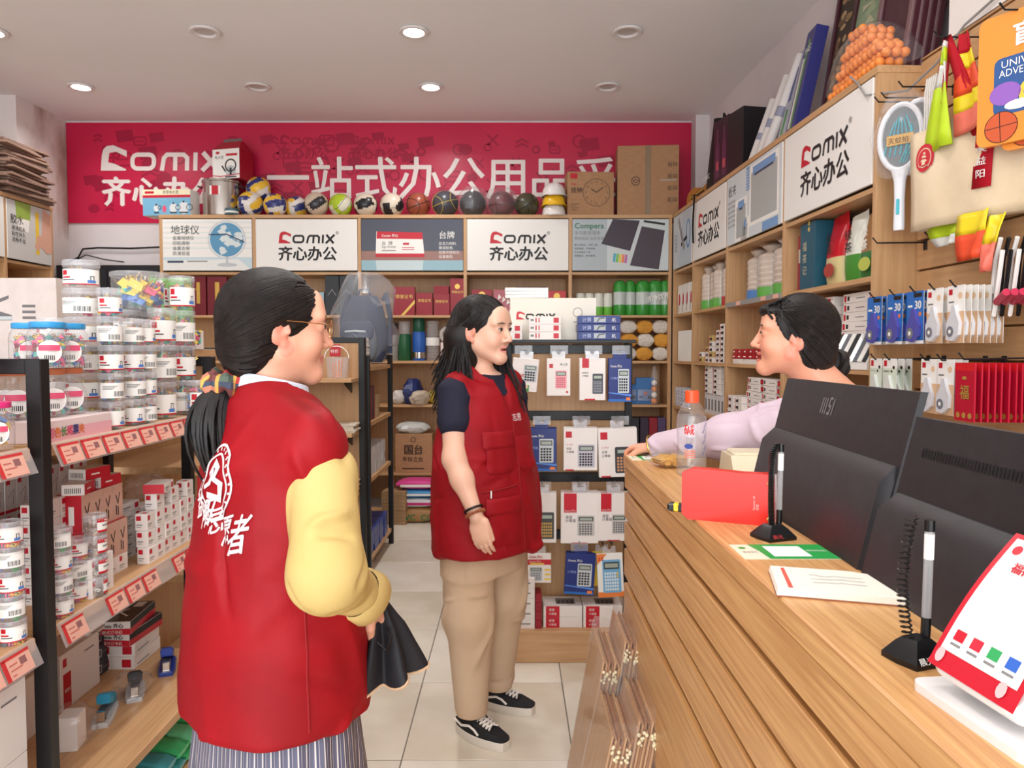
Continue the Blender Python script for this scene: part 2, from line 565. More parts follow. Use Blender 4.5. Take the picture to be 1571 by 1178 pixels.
# ---------------------------------------------------------------- sign boards in the heads of the bays
def sign(fr, x0, x1, label, art, z0=2.112, z1=2.545, bg=WHITE):
	t = thing('sign_board', label, 'sign', fr.pt((x0 + x1) / 2, 0, z0), fr.rz)
	w, h = x1 - x0 - .034, z1 - z0
	m = MB(); m.box(-w / 2, w / 2, -.006, .008, 0, h, bg, .001); m.build('panel', t)
	m = MB(); art(m, (-w / 2, -.006, 0), w, h); m.build('print', t)
	return t
def art_logo(m, o, w, h):
	k = h * .23; x = (w - 4.75 * k) / 2
	m.logo(RED, INK, o, UX, UZ, x, h * .53, k, .001, .06)
	m.text('齐心办公', INK, o, UX, UZ, x - .01, h * .22, h * .29, bold=.03, sx=1.0, lift=.001, slant=.06)
	m.text('®', INK, o, UX, UZ, x + 4.85 * k, h * .7, h * .09, lift=.001)
SKYB=mk((120,176,206),.4, name='print_sky'); DKB=mk((60,72,96),.4, name='print_slate'); PALE=mk((222,226,224),.5, name='print_pale')
LGREY = mk((190, 194, 196), .45, name='print_light_grey')
def art_globe(m, o, w, h):
	for q in range(6):
		m.rect(PALE, o, UX, UZ, 0, h * (.42 + q * .1), w, h * (.45 + q * .1))
	m.rect(mk((196, 214, 220), .4), o, UX, UZ, 0, 0, w, h * .26)
	m.flat([(0, 0), (w, 0), (w * .85, h * .22), (0, h * .2)], mk((230, 230, 226), .4), o, UX, UZ, .0008)
	m.text('地球仪', INK, o, UX, UZ, w * .09, h * .72, h * .19, lift=.001)
	for q, s_ in enumerate(('金属地球仪', '印刷清晰', '金属支架', '防滑底座')):
		m.text(s_, INK, o, UX, UZ, w * .11, h * (.6 - q * .1), h * .085, lift=.001)
	cx, cz, r_ = w * .72, h * .6, h * .33
	m.ring2(mk((206, 210, 212), .3), o, UX, UZ, cx, cz, r_ * 1.1, .012, 32, .001)
	m.disc(mk((92, 150, 186), .4), o, UX, UZ, cx, cz, r_, n=32, lift=.0013)
	rr = random.Random(4)
	for q in range(26):
		a, d_ = rr.uniform(0, 6.3), r_ * rr.uniform(.1, .8)
		x, z, k = cx + d_ * math.cos(a), cz + d_ * math.sin(a), rr.uniform(.01, .035)
		m.flat([(x+k*rr.uniform(.6,1.3)*math.cos(b*1.05), z+k*rr.uniform(.5,1.1)*math.sin(b*1.05))for b in range(6)], mk((214,222,222),.4), o, UX, UZ,.0016+q*.00003)
	m.line2(mk((50,70,90),.3), o, UX, UZ,[(cx-r_*1.05, cz+r_*.3), (cx, cz+r_*.32), (cx+r_*1.05, cz-r_*.15)],.01,.003)
	m.rect(LGREY, o, UX, UZ, cx - .01, h * .12, cx + .01, cz - r_, .0012)
	m.disc(LGREY, o, UX, UZ, cx, h * .11, r_ * .6, .016, 20, .0014)
	m.rect(DKB, o, UX, UZ, w * .05, h * .15, w * .23, h * .19, .0014)
	m.rect(GREY, o, UX, UZ, w * .27, h * .17, w * .5, h * .19, .0014)
def art_card(m, o, w, h):
	m.rect(mk((74, 76, 90), .3), o, UX, UZ, 0, h * .36, w, h)
	m.rect(mk((150, 108, 96), .3), o, UX, UZ, 0, h * .18, w, h * .38, .0006)
	m.rect(mk((140, 176, 186), .2), o, UX, UZ, 0, 0, w, h * .2, .0008)
	m.flat([(.14*w, h*.26), (.62*w, h*.28), (.60*w, h*.74), (.15*w, h*.76)], PAPER, o, UX, UZ,.001)
	m.flat([(.15*w, h*.62), (.605*w, h*.61), (.60*w, h*.74), (.155*w, h*.76)], RED, o, UX, UZ,.0013)
	m.rect(RED, o, UX, UZ, .14 * w, h * .26, .62 * w, h * .33, .0013)
	m.text('Comix 齐心', WHITE, o, UX, UZ, .2 * w, h * .655, h * .065, lift=.0016, bold=.02)
	m.text('台  牌', INK, o, UX, UZ, .2 * w, h * .5, h * .085, lift=.0016)
	m.text('Sign Holder', INK, o, UX, UZ, .2 * w, h * .44, h * .06, lift=.0016)
	m.rect(GREY, o, UX, UZ, .2 * w, h * .38, .34 * w, h * .395, .0016)
	m.rect(RED, o, UX, UZ, .41 * w, h * .5, .47 * w, h * .54, .0016)
	for q in range(2):
		m.rect(RED, o, UX, UZ, .4 * w, h * (.4 + q * .04), .52 * w, h * (.415 + q * .04), .0016)
	m.flat([(.15*w,0), (.6*w,0), (.61*w, h*.2), (.14*w, h*.2)], mk((190,204,206),.2), o, UX, UZ,.0011)
	m.text('台牌', WHITE, o, UX, UZ, .76 * w, h * .63, h * .16, lift=.001)
	for q, s_ in enumerate(('亚克力材料,', '美观耐用;', '双面可替纸芯,', '反复使用.')):
		m.text(s_, WHITE, o, UX, UZ, .76 * w, h * (.5 - q * .085), h * .068, lift=.001)
def art_notebook(m, o, w, h):
	m.rect(mk((176, 184, 188), .4), o, UX, UZ, 0, 0, w, h)
	m.rect(mk((204, 210, 210), .4), o, UX, UZ, .36 * w, 0, w, h, .0006)
	m.text('Compera', mk((40, 118, 74), .5), o, UX, UZ, .02 * w, h * .82, h * .15, lift=.001, bold=.015)
	m.text('多功能管理册', GREY, o, UX, UZ, .02 * w, h * .7, h * .085, lift=.001)
	m.text('精纳细选 品质卓越', GREY, o, UX, UZ, .02 * w, h * .6, h * .07, lift=.001)
	for q, s_ in enumerate(('集工作笔记、书写工具、', '台账收纳、文件收纳、', '名片收纳为一体,', '简便整洁、陈年更美!')):
		m.text(s_, INK, o, UX, UZ, .02 * w, h * (.48 - q * .07), h * .045, lift=.001)
	for a, b, c in (((.38, .97), (.7, 1.0), .0012), ((.66, .84), (.98, .78), .0014)):
		pass
	dk = mk((62, 50, 60), .4, name='print_plum')
	m.flat([(.30 * w, h * .52), (.6 * w, h * .38), (.7 * w, h * .97), (.42 * w, h)], dk, o, UX, UZ, .0012)
	m.flat([(.60*w, h*.1), (.9*w, h*.02), (.96*w, h*.78), (.72*w, h*.86)], mk((70,58,66),.4), o, UX, UZ,.0014)
	m.line2(INK, o, UX, UZ, [(.74 * w, h * .96), (.96 * w, h * .9)], .018, .0014)
	for q, c in enumerate(((86, 170, 196), (120, 190, 90), (232, 206, 84), (232, 130, 90), (190, 110, 170))):
		m.flat([(w*(.42+q*.03), h*(.17-q*.006)), (w*(.445+q*.03), h*(.165-q*.006)), (w*(.455+q*.03), h*(.33-q*.006)), (w*(.43+q*.03), h*(.335-q*.006))], mk(c,.5), o, UX, UZ,.0014)
def art_scissors(m, o, w, h):
	m.rect(mk((206, 212, 216), .4), o, UX, UZ, 0, 0, w, h)
	m.flat([(.3 * w, 0), (w, 0), (w, h), (.55 * w, h)], mk((190, 200, 208), .4), o, UX, UZ, .0006)
	m.ring2(mk((90, 140, 196), .3), o, UX, UZ, .82 * w, h * .55, w * .1, .02, 18, .001, 1.9)
	m.line2(INK, o, UX, UZ, [(.45 * w, h * .4), (.6 * w, h * .46), (.76 * w, h * .5)], .03, .0012)
	m.line2(mk((150, 140, 140), .3), o, UX, UZ, [(.3 * w, h * .9), (.62 * w, h * .3)], .05, .0014)
	for q in range(5):
		m.text('剪刀 金属', GREY, o, UX, UZ, .06 * w, h * (.6 - q * .07), h * .05, lift=.001)
def art_clip(m, o, w, h):
	m.rect(mk((214, 220, 222), .4), o, UX, UZ, 0, 0, w, h)
	m.text('板夹', INK, o, UX, UZ, .03 * w, h * .72, h * .17, lift=.001)
	for q in range(6):
		m.text('轻巧书写 耐用', GREY, o, UX, UZ, .03 * w, h * (.6 - q * .07), h * .05, lift=.001, maxw=.18 * w)
	bl = mk((120, 160, 206), .4, name='print_blue'); gr = mk((176, 178, 176), .4, name='print_mid_grey')
	for a, b, c, d_ in ((.46, .14, .96, .96), (.18, -.02, .42, .6), (.3, .0, .46, .3)):
		m.flat([(a*w, h*max(0, b)), (c*w, h*max(0, b)), (c*w, h*d_), (a*w, h*d_)], PAPER, o, UX, UZ,.001)
		m.rect(gr, o, UX, UZ, (a + .03) * w, h * (max(0, b) + .05), (c - .03) * w, h * (d_ - .1), .0014)
		m.rect(bl, o, UX, UZ, (a + .06) * w, h * (d_ - .14), (c - .06) * w, h * (d_ - .03), .0018)
		m.rect(DKB, o, UX, UZ, (a + .09) * w, h * (d_ - .16), (c - .09) * w, h * (d_ - .13), .0022)
	m.rect(bl, o, UX, UZ, .4 * w, h * .66, .46 * w, h * .98, .0024)
	for q in range(7):
		m.rect(PALE, o, UX, UZ, .4 * w, h * (.68 + q * .04), .46 * w, h * (.69 + q * .04), .0027)
	m.rect(bl, o, UX, UZ, .7 * w, 0, .95 * w, h * .12, .0024)
def art_glue(m, o, w, h):
	m.rect(mk((206, 204, 200), .4), o, UX, UZ, 0, 0, w, h)
	m.flat([(.2*w, h*.7), (.5*w, h*.72), (.52*w, h), (.17*w, h)], mk((150,174,74),.4), o, UX, UZ,.001)
	m.flat([(.24*w, h*.52), (.45*w, h*.5), (.49*w, h*.72), (.21*w, h*.72)], PAPER, o, UX, UZ,.0012)
	m.rect(mk((240, 200, 60), .4), o, UX, UZ, .62 * w, h * .15, .7 * w, h * .9, .001)
	sk = mk((222, 170, 146), .5, name='print_skin')
	for q, (a, b, r_)in enumerate(((.66,.3,.1), (.72,.42,.12), (.8,.36,.14), (.86,.5,.13), (.9,.3,.15))):
		m.disc(sk, o, UX, UZ, a * w, b * h, r_ * w * .7, r_ * w * .6, 14, .0014 + q * .0002)
	m.flat([(.74 * w, h * .3), (w, h * .22), (w, h * .9), (.8 * w, h)], sk, o, UX, UZ, .0013)
	m.text('胶水', INK, o, UX, UZ, .06 * w, h * .62, h * .17, lift=.0022)
	for q, s_ in enumerate(('液体胶水', '粘性持久', '流畅不溢')):
		m.text(s_, INK, o, UX, UZ, .08 * w, h * (.5 - q * .1), h * .09, lift=.0022)
sign(BF, BX[0], BX[1], 'sign board with printed blue desk globe on the back shelving', art_globe)
sign(BF, BX[1], BX[2], 'white wordmark sign board between the globe sign and the desk card sign', art_logo)
sign(BF, BX[2], BX[3], 'dark sign board printed with a red and white desk name card', art_card)
sign(BF, BX[3], BX[4], 'white wordmark sign board between the desk card sign and the dark notebook sign', art_logo)
sign(BF, BX[4], BX[5], 'grey sign board printed with two dark notebooks and green title', art_notebook)
sign(RF, RX[0], RX[1], 'pale sign board printed with blue handled scissors in the corner bay', art_scissors)
sign(RF, RX[1], RX[2], 'small white wordmark sign board next to the scissors sign on the right wall', art_logo)
sign(RF, RX[2], RX[3], 'pale sign board printed with blue and grey clipboards', art_clip)
sign(RF, RX[3], RX[4], 'white wordmark sign board above the tea bags on the right wall', art_logo)

# left wall: shelf head with its own signs, seen past the island
LW = Frame(-3.70, 5.42, R(90))
t=wall_shelves('wall_shelving', 'oak shelving on the left wall under the pile of flattened cardboard', LW,[-1.1,0.0,.55],.4, ZT,[ZB]*2)
sign(LW, 0, .55, 'sign board printed with a hand squeezing yellow glue on the left wall', art_glue)
sign(LW,-1.1,0, 'plain white sign board beside the glue sign on the left wall', lambda m, o, w, h:m.rect(PALE, o, UX, UZ,.1,.1, w-.1,.12))

# ---------------------------------------------------------------- island shelf (black frame, oak boards) on the left
ACR = film('clear_price_strip', (240, 230, 226), .35, .15)
TAGP = mk((234, 178, 158), .5, name='price_tag_pink')
TAGR = mk((206, 52, 54), .5, name='price_tag_red')
Z1, Z2, Z3, Z0 = 1.21, .79, .378, .09
IF = Frame(LFX, 1.64, R(90))      # x runs away from the photographer, y into the shelf
tag_me = None
def price_strip(t, x0, x1, z, tags, y=0.0):
	"""clear sloping strip on a shelf edge with paper price tags"""
	global tag_me
	m = MB()
	m.add([(x0, y, z+.004), (x1, y, z+.004), (x1, y-.022, z-.052), (x0, y-.022, z-.052)],[(0,3,2,1)], ACR)
	m.build('price_strip', t, smooth=None)
	if tag_me is None:
		k = MB(); o = (0, 0, 0); v = Vector((0, .366, .93)).normalized()
		k.rect(TAGP, o, UX, v, 0, .004, .086, .05, .0015)
		k.rect(TAGR, o, UX, v, 0, .004, .012, .05, .0019)
		k.rect(TAGR, o, UX, v, 0, .046, .086, .052, .0019)
		for q in range(3):
			k.rect(mk((200,110,100),.5), o, UX, v,.018,.01+q*.011,.03+.012*((q*2)%3),.013+q*.011,.0019)
		k.rect(mk((150, 100, 100), .5), o, UX, v, .05, .025, .07, .04, .0019)
		tag_me = k.mesh('price_tag')
	for x in tags:
		o = bpy.data.objects.new('price_tag', tag_me); COL.objects.link(o); o.parent = t
		o.location = (x, y - .0225, z - .052)
def island(name, label, fr, length, depth, zs, ztop, end_near=True, end_far=True, tags=True, deep3=0.0):
	t = thing(name, label, 'shelving', fr.pt(0, 0, 0), fr.rz)
	p = .034
	for i, x in enumerate((0, length)):
		if (i == 0 and not end_near) or (i == 1 and not end_far):
			continue
		for y in (0, depth - p):
			m = MB(); m.box(x - p / 2, x + p / 2, y, y + p, 0, ztop, BLACKM, .002); m.build('post', t)
		m = MB(); m.box(x - p / 2, x + p / 2, p, depth - p, ztop - p, ztop, BLACKM, .002); m.build('top_rail', t)
		m = MB(); m.box(x - p / 2, x + p / 2, p, depth - p, .04, .04 + p, BLACKM, .002); m.build('bottom_rail', t)
	m=MB(); m.box(p/2, length-p/2, depth-.014, depth-.002,.08, ztop-.01, WOODB); m.build('back_panel', t)
	for q, z in enumerate(zs):
		y0 = -.07 if (deep3 and q == 2) else .0
		y1 = .012
		m=MB(); m.box(p/2+.002, length-p/2-.002, (y0 if y0 else y1), depth-.016, z-.028, z, WOOD,.0015); m.build('shelf_board', t)
		if tags and q < 2:
			n = int((length - .07) / .092)
			price_strip(t,.03, length-.03, z,[.04+j*.092 for j in range(n)if(q==0 or j not in(1,5))], y=.010)
	return t
islA=island('island_shelf', 'black framed oak island shelf loaded with clip tubs and staple boxes', IF,.93,.40, (Z1, Z2, Z3, Z0),1.405, True, True, True,.07)
IN = Frame(LFX, .70, R(90))
islB=island('island_shelf', 'black framed oak island shelf continuing next to the clip tub shelf', IN,.92,.40, (Z1, Z2, Z3, Z0),1.405, True, False, True,.0)
# middle island with end display, in front of the backpack
MF = Frame(-.88, 4.56, R(90))
islC=island('island_shelf', 'black framed oak island shelf with books and paper packs under the bagged backpack', MF,.86,.42, (1.33,.98,.62,.12),1.40, True, True, False)
t=thing('end_display', 'oak end display with three small ledges of envelopes and a plastic bucket', 'display shelf', (0,4.50,0))
m = MB(); m.box(-1.62, -.905, 0, .03, .1, 1.50, WOODB); m.build('panel', t)
m = MB(); m.box(-.93, -.895, -.035, .03, 0, 1.51, BLACKM, .002); m.build('post', t)
m = MB(); m.box(-1.62, -.93, -.005, .03, 1.475, 1.51, BLACKM, .002); m.build('top_rail', t)
for z in (1.265, .945, .57):
	m = MB(); m.box(-1.6, -.93, -.24, 0, z - .022, z, WOOD, .0015); m.build('ledge', t)
	for x in (-1.5, -.98):
		m=MB(); m.prism([(0,0), (0,-.07), (.012,-.07), (.2,-.012), (.2,0)], BLACKM, (x,-.005, z-.024), (0,-1,0), UZ,.004); m.build('bracket', t)
# island across the second aisle that carries the tall carton
IG = Frame(-1.80, 2.75, R(90))
islD=island('island_shelf', 'black framed island shelf on the far aisle below the stapler carton', IG,1.2,.5, (1.36,.9,.5,.1),1.38, True, True, False)

# ---------------------------------------------------------------- calculator rack
RKY = 3.56
t=thing('display_rack', 'oak calculator rack with black bars and a wooden base box', 'display rack', (0, RKY,0))
m = MB(); m.box(-.035, .60, -.25, .12, 0, .145, WOOD, .002); m.build('base_box', t)
m = MB(); m.box(-.02, .56, .0, .02, .145, 1.42, WOODV); m.build('back_panel', t)
for x in (-.035, .545):
	m = MB(); m.box(x, x + .035, -.012, .03, .145, 1.46, BLACKM, .002); m.build('post', t)
RBAR = (1.435, 1.115, .815, .535)
for z in RBAR:
	m = MB(); m.box(0, .545, -.02, 0, z - .022, z + .022, BLACKM, .002); m.build('bar', t)
m = MB(); m.box(-.035, .585, -.10, .2, 1.462, 1.478, BLACKM, .002); m.build('top_shelf', t)
RACK = t

# ---------------------------------------------------------------- counter
CZ = 1.08
CL, CR, CF, CN = .372, .545, 2.447, -.6
t=thing('shop_counter', 'long oak shop counter with grooved front and narrow raised ledge', 'counter', (0,0,0))
m = MB(); m.box(CL, CR, CN, CF, CZ - .04, CZ, OAK, .003); m.build('ledge', t)
zb = [CZ - .04, CZ - .125, CZ - .225, CZ - .315, CZ - .42]
for q in range(4):
	m=MB(); m.box(CL+.004, CL+.03, CN, CF-.004, zb[q+1]+.015, zb[q]-(.0 if q else .0015), OAKF,.002); m.build('front_board', t)
m = MB(); m.box(CL + .004, CL + .03, CN, CF - .004, .0, zb[4] - .012, OAKF, .002); m.build('front_board', t)
m=MB(); m.box(CL+.03, CL+.055, CN, CF-.006,0, CZ-.04, noise_mat('groove_oak', (120,78,42), (140,94,54), (30,2,30),2,4,.6)); m.build('carcass', t)
m = MB(); m.box(CL + .055, .70, CF - .03, CF - .006, 0, .80, OAKF, .002); m.build('end_panel', t)
m = MB(); m.box(CL + .055, .70, 1.70, CF - .03, .775, .80, OAK, .002); m.build('desk_top', t)
m = MB(); m.box(CL + .055, 1.06, CN, 1.70, .775, .80, OAK, .002); m.build('desk_top', t)
m = MB(); m.box(1.04, 1.06, CN, 1.70, 0, .775, OAKF); m.build('inner_panel', t)
m = MB(); m.box(CR - .02, CR - .002, CN, CF - .05, .80, CZ - .04, OAKF); m.build('riser', t)

# ---------------------------------------------------------------- pegboard wall at the right
t=thing('slat_wall', 'oak slat wall with black hooks full of hanging stationery', 'slat wall', RF.pt(3.265,.175,0), RF.rz)
zs = [.42 + .121 * k for k in range(19)]
for z in zs:
	m = MB(); m.box(.0, .80, 0, .016, z + .004, min(z + .117, 2.61), WOOD, .0015); m.build('slat', t)
m=MB(); m.box(0,.80,.016,.03,.42,2.61, noise_mat('groove_oak', (120,78,42), (140,94,54))); m.build('backing', t)
m = MB(); m.box(.80, .835, -.012, .03, 0, 2.61, WOODV, .002); m.build('end_trim', t)
SLATF = RF.pt(3.265, .175, 0)
t=thing('slat_wall', 'narrow oak slat return at the end of the hanging display', 'slat wall', RF.pt(4.10,.175,0),0)
for z in zs:
	m = MB(); m.box(.02, .5, -.016, 0, z + .004, min(z + .117, 2.61), WOOD, .0015); m.build('slat', t)
m = MB(); m.box(.02, .5, 0, .014, .42, 2.61, MATS['groove_oak']); m.build('backing', t)
SW = Frame(SLATF.x, SLATF.y, RF.rz)     # x along the slat wall toward the photographer, -y out of the wall
# ================================================================ people: smooth-blended volumes turned into one surface
class Field:
	def __init__(s, lo, hi, h):
		s.h = h; s.lo = np.array(lo, float)
		s.n = np.ceil((np.array(hi) - s.lo) / h).astype(int) + 1
		s.D = np.full(s.n, 1.0, np.float32)
	def sub(s, lo, hi):
		a = np.clip(np.floor((np.array(lo) - s.lo) / s.h).astype(int), 0, s.n)
		b = np.clip(np.ceil((np.array(hi) - s.lo) / s.h).astype(int) + 1, 0, s.n)
		if (b <= a).any():
			return None
		ax = [(s.lo[i] + s.h * np.arange(a[i], b[i])).astype(np.float32) for i in range(3)]
		X = ax[0][:, None, None]; Y = ax[1][None, :, None]; Z = ax[2][None, None, :]
		return (slice(a[0], b[0]), slice(a[1], b[1]), slice(a[2], b[2])), X, Y, Z
	def put(s, sl, d, k, op):
		A = s.D[sl]
		if op == 'u':
			if k > 0:
				q = np.maximum(k - np.abs(A - d), 0) / k
				A[...] = np.minimum(A, d) - q * q * k * .25
			else:
				A[...] = np.minimum(A, d)
		else:
			d = -d
			if k > 0:
				q = np.maximum(k - np.abs(A - d), 0) / k
				A[...] = np.maximum(A, d) + q * q * k * .25
			else:
				A[...] = np.maximum(A, d)
	def cone(s, a, b, ra, rb, k=.01, op='u'):
		a, b = np.array(a, float), np.array(b, float)
		mg = max(ra, rb) + k + 4 * s.h
		g = s.sub(np.minimum(a, b) - mg, np.maximum(a, b) + mg)
		if g is None:
			return s
		sl, X, Y, Z = g
		d = b - a; L2 = max(1e-9, float(d @ d))
		t = np.clip(((X - a[0]) * d[0] + (Y - a[1]) * d[1] + (Z - a[2]) * d[2]) / L2, 0, 1)
		dist=np.sqrt((X-a[0]-t*d[0])**2+(Y-a[1]-t*d[1])**2+(Z-a[2]-t*d[2])**2)-(ra+(rb-ra)*t)
		s.put(sl, dist, k, op)
		return s
	def ell(s, c, r, M=None, k=.01, op='u'):
		c = np.array(c, float); r = np.array(r, float)
		M = np.eye(3) if M is None else M
		mg = r.max() + k + 4 * s.h
		g = s.sub(c - mg, c + mg)
		if g is None:
			return s
		sl, X, Y, Z = g
		x, y, z = X - c[0], Y - c[1], Z - c[2]
		q0 = np.zeros(1, np.float32); q1 = q0
		for i in range(3):
			l = M[0, i] * x + M[1, i] * y + M[2, i] * z
			q0 = q0 + (l / r[i]) ** 2; q1 = q1 + (l / r[i] ** 2) ** 2
		k0 = np.sqrt(q0); k1 = np.sqrt(q1) + 1e-6
		s.put(sl, k0 * (k0 - 1) / k1, k, op)
		return s
	def loft(s, secs, ang, k=.02, op='u', pw=2.0):
		"""stack of ovals: (z, cx, cy, half-width across, half-depth); ang = heading of the depth axis"""
		secs = sorted(secs); zz = np.array([q[0] for q in secs]); A = np.array(secs)
		R_ = A[:, 3:5].max() + k + 4 * s.h
		g=s.sub((A[:,1].min()-R_, A[:,2].min()-R_, zz[0]-k-4*s.h), (A[:,1].max()+R_, A[:,2].max()+R_, zz[-1]+k+4*s.h))
		sl, X, Y, Z = g
		z = Z[0, 0]
		f = lambda i: np.interp(z, zz, A[:, i])[None, None, :].astype(np.float32)
		cx, cy, a, b = f(1), f(2), f(3), f(4)
		fx, fy = math.cos(ang), math.sin(ang)           # forward
		u = (X - cx) * fy - (Y - cy) * fx               # across
		v = (X - cx) * fx + (Y - cy) * fy
		e = (np.abs(u / a) ** pw + np.abs(v / b) ** pw) ** (1 / pw)
		d = (e - 1) * np.minimum(a, b)
		dz = np.maximum(zz[0] - Z, Z - zz[-1])
		s.put(sl, np.maximum(d, dz), k, op)
		return s
	def half(s, p, n, k=.0):
		"""cut away everything on the +n side of p"""
		sl, X, Y, Z = s.sub(s.lo, s.lo + s.n * s.h)
		n = np.array(n, float) / np.linalg.norm(n)
		d = (X - p[0]) * n[0] + (Y - p[1]) * n[1] + (Z - p[2]) * n[2]
		s.put(sl, -d, k, 's')
		return s
	def mesh(s, name, relax=1):
		D, h = s.D, s.h
		I = D < 0
		C = np.zeros(np.array(D.shape) - 1, np.int8)
		cs = [(i, j, k) for i in (0, 1) for j in (0, 1) for k in (0, 1)]
		n0, n1, n2 = C.shape
		for i, j, k in cs:
			C += I[i:i + n0, j:j + n1, k:k + n2]
		act = (C > 0) & (C < 8)
		ijk = np.argwhere(act)
		idx = np.full(C.shape, -1, np.int32); idx[act] = np.arange(len(ijk))
		val = np.stack([D[ijk[:, 0] + i, ijk[:, 1] + j, ijk[:, 2] + k] for i, j, k in cs], 1)
		acc = np.zeros((len(ijk), 3)); cnt = np.zeros(len(ijk))
		for a in range(8):
			for ax in range(3):
				c = list(cs[a])
				if c[ax]:
					continue
				c[ax] = 1; b = cs.index(tuple(c))
				va, vb = val[:, a], val[:, b]
				m_ = (va < 0) != (vb < 0)
				t = np.where(m_, va / np.where(m_, va - vb, 1), 0)
				p = np.array(cs[a], float)[None, :].repeat(len(ijk), 0); p[:, ax] += t
				acc += p * m_[:, None]; cnt += m_
		V = s.lo + (ijk + acc / cnt[:, None]) * h
		F_ = []
		for ax in range(3):
			sl0 = [slice(None)] * 3; sl1 = [slice(None)] * 3
			sl0[ax] = slice(0, -1); sl1[ax] = slice(1, None)
			A, B = I[tuple(sl0)], I[tuple(sl1)]
			e = np.argwhere(A != B)
			o1, o2 = [(1, 2), (2, 0), (0, 1)][ax]
			ok = (e[:, o1] > 0) & (e[:, o2] > 0) & (e[:, o1] < D.shape[o1] - 1) & (e[:, o2] < D.shape[o2] - 1)
			e = e[ok]
			flip = A[tuple(e.T)]
			q = []
			for d1, d2 in ((1, 1), (0, 1), (0, 0), (1, 0)):
				c = e.copy(); c[:, o1] -= d1; c[:, o2] -= d2
				q.append(idx[tuple(c.T)])
			q = np.stack(q, 1)
			q[~flip] = q[~flip][:, ::-1]
			F_.append(q)
		F_ = np.concatenate(F_); F_ = F_[(F_ >= 0).all(1)]
		# relax once toward neighbours for a calm surface
		for _ in range(relax):
			S_ = np.zeros_like(V); N_ = np.zeros(len(V))
			for a, b in ((0, 1), (1, 2), (2, 3), (3, 0)):
				np.add.at(S_, F_[:, a], V[F_[:, b]]); np.add.at(N_, F_[:, a], 1)
				np.add.at(S_, F_[:, b], V[F_[:, a]]); np.add.at(N_, F_[:, b], 1)
			V = V * .5 + .5 * S_ / np.maximum(N_, 1)[:, None]
		return V, F_
def np_object(name, V, F_, mats, parent=None, col=None, mi=None):
	me = bpy.data.meshes.new(name)
	me.vertices.add(len(V)); me.vertices.foreach_set('co', V.astype(np.float32).ravel())
	me.loops.add(F_.size); me.loops.foreach_set('vertex_index', F_.astype(np.int32).ravel())
	me.polygons.add(len(F_)); me.polygons.foreach_set('loop_start', np.arange(0, F_.size, 4, dtype=np.int32))
	for mt in mats:
		me.materials.append(mt)
	if mi is not None:
		me.polygons.foreach_set('material_index', mi.astype(np.int32))
	me.polygons.foreach_set('use_smooth', np.ones(len(F_), bool))
	me.update(calc_edges=True)
	if col is not None:
		at = me.color_attributes.new('Col', 'FLOAT_COLOR', 'POINT')
		at.data.foreach_set('color', np.concatenate([col, np.ones((len(col), 1))], 1).astype(np.float32).ravel())
	o = bpy.data.objects.new(name, me); COL.objects.link(o)
	if parent is not None:
		o.parent = parent
	return o
def normals(V, F_):
	n = np.cross(V[F_[:, 2]] - V[F_[:, 0]], V[F_[:, 3]] - V[F_[:, 1]])
	N_ = np.zeros_like(V)
	for i in range(4):
		np.add.at(N_, F_[:, i], n)
	return N_ / np.maximum(np.linalg.norm(N_, axis=1), 1e-9)[:, None]
def folds(V, F_, dirs, amp):
	"""cloth creases: ridged waves; dirs = (direction, wavelength, warp, phase)"""
	N_ = normals(V, F_); d = np.zeros(len(V))
	for (dx, dy, dz), wl, warp, ph in dirs:
		s_ = (V[:, 0] * dx + V[:, 1] * dy + V[:, 2] * dz) / wl * 2 * PI + ph
		w = warp * (np.sin(V[:, 2] * 9 + ph) + np.sin(V[:, 0] * 13 - V[:, 1] * 11 + 2 * ph))
		msk = .5 + .5 * np.sin(V[:, 0] * 17 + V[:, 1] * 15 + V[:, 2] * 12 + ph * 3)
		d += msk * (1 - np.abs(np.sin((s_ + w) / 2)) * 2)
	return V + N_ * (d * amp)[:, None]
def creases(V, F_, n, seed, bias, ln=(.06, .16), w=(.007, .016), h=(-.006, .006), zr=(0, 2), jit=.5):
	"""single cloth creases: soft ridges and grooves along short lines on the surface"""
	q=np.random.default_rng(seed); N_=normals(V, F_); ok=np.where((V[:,2]>zr[0])&(V[:,2]<zr[1]))[0]
	d = np.zeros(len(V))
	for i in q.choice(ok, n):
		b=np.array(bias[q.integers(len(bias))], float)+q.normal(0, jit,3); b-=N_[i]*(b@N_[i]); b/=np.linalg.norm(b)+1e-9
		L_ = q.uniform(*ln); r_ = V - V[i]; t = np.clip(r_ @ b, -L_ / 2, L_ / 2)
		c = r_ - t[:, None] * b + np.cross(N_[i], b) * (np.sin(t / L_ * 4) * .012)[:, None]
		k = (c * c).sum(1); wd = q.uniform(*w)
		d += 1.6 * q.uniform(*h) * np.exp(-k / wd ** 2) * (1 - (2 * np.abs(t) / L_) ** 2 * .8) * ((N_ @ N_[i]) > 0)
	return V + N_ * d[:, None]
def rotz(a):
	c, s_ = math.cos(a), math.sin(a)
	return np.array([[c, -s_, 0], [s_, c, 0], [0, 0, 1.0]])
def head_frame(heading, pitch=0, roll=0):
	"""columns: x = subject's right, y = face direction, z = up"""
	y = np.array([math.cos(heading) * math.cos(pitch), math.sin(heading) * math.cos(pitch), math.sin(pitch)])
	x = np.cross(y, [0, 0, 1.0]); x /= np.linalg.norm(x)
	z = np.cross(x, y)
	c, s_ = math.cos(roll), math.sin(roll)
	x, z = x * c + z * s_, z * c - x * s_
	return np.stack([x, y, z], 1)
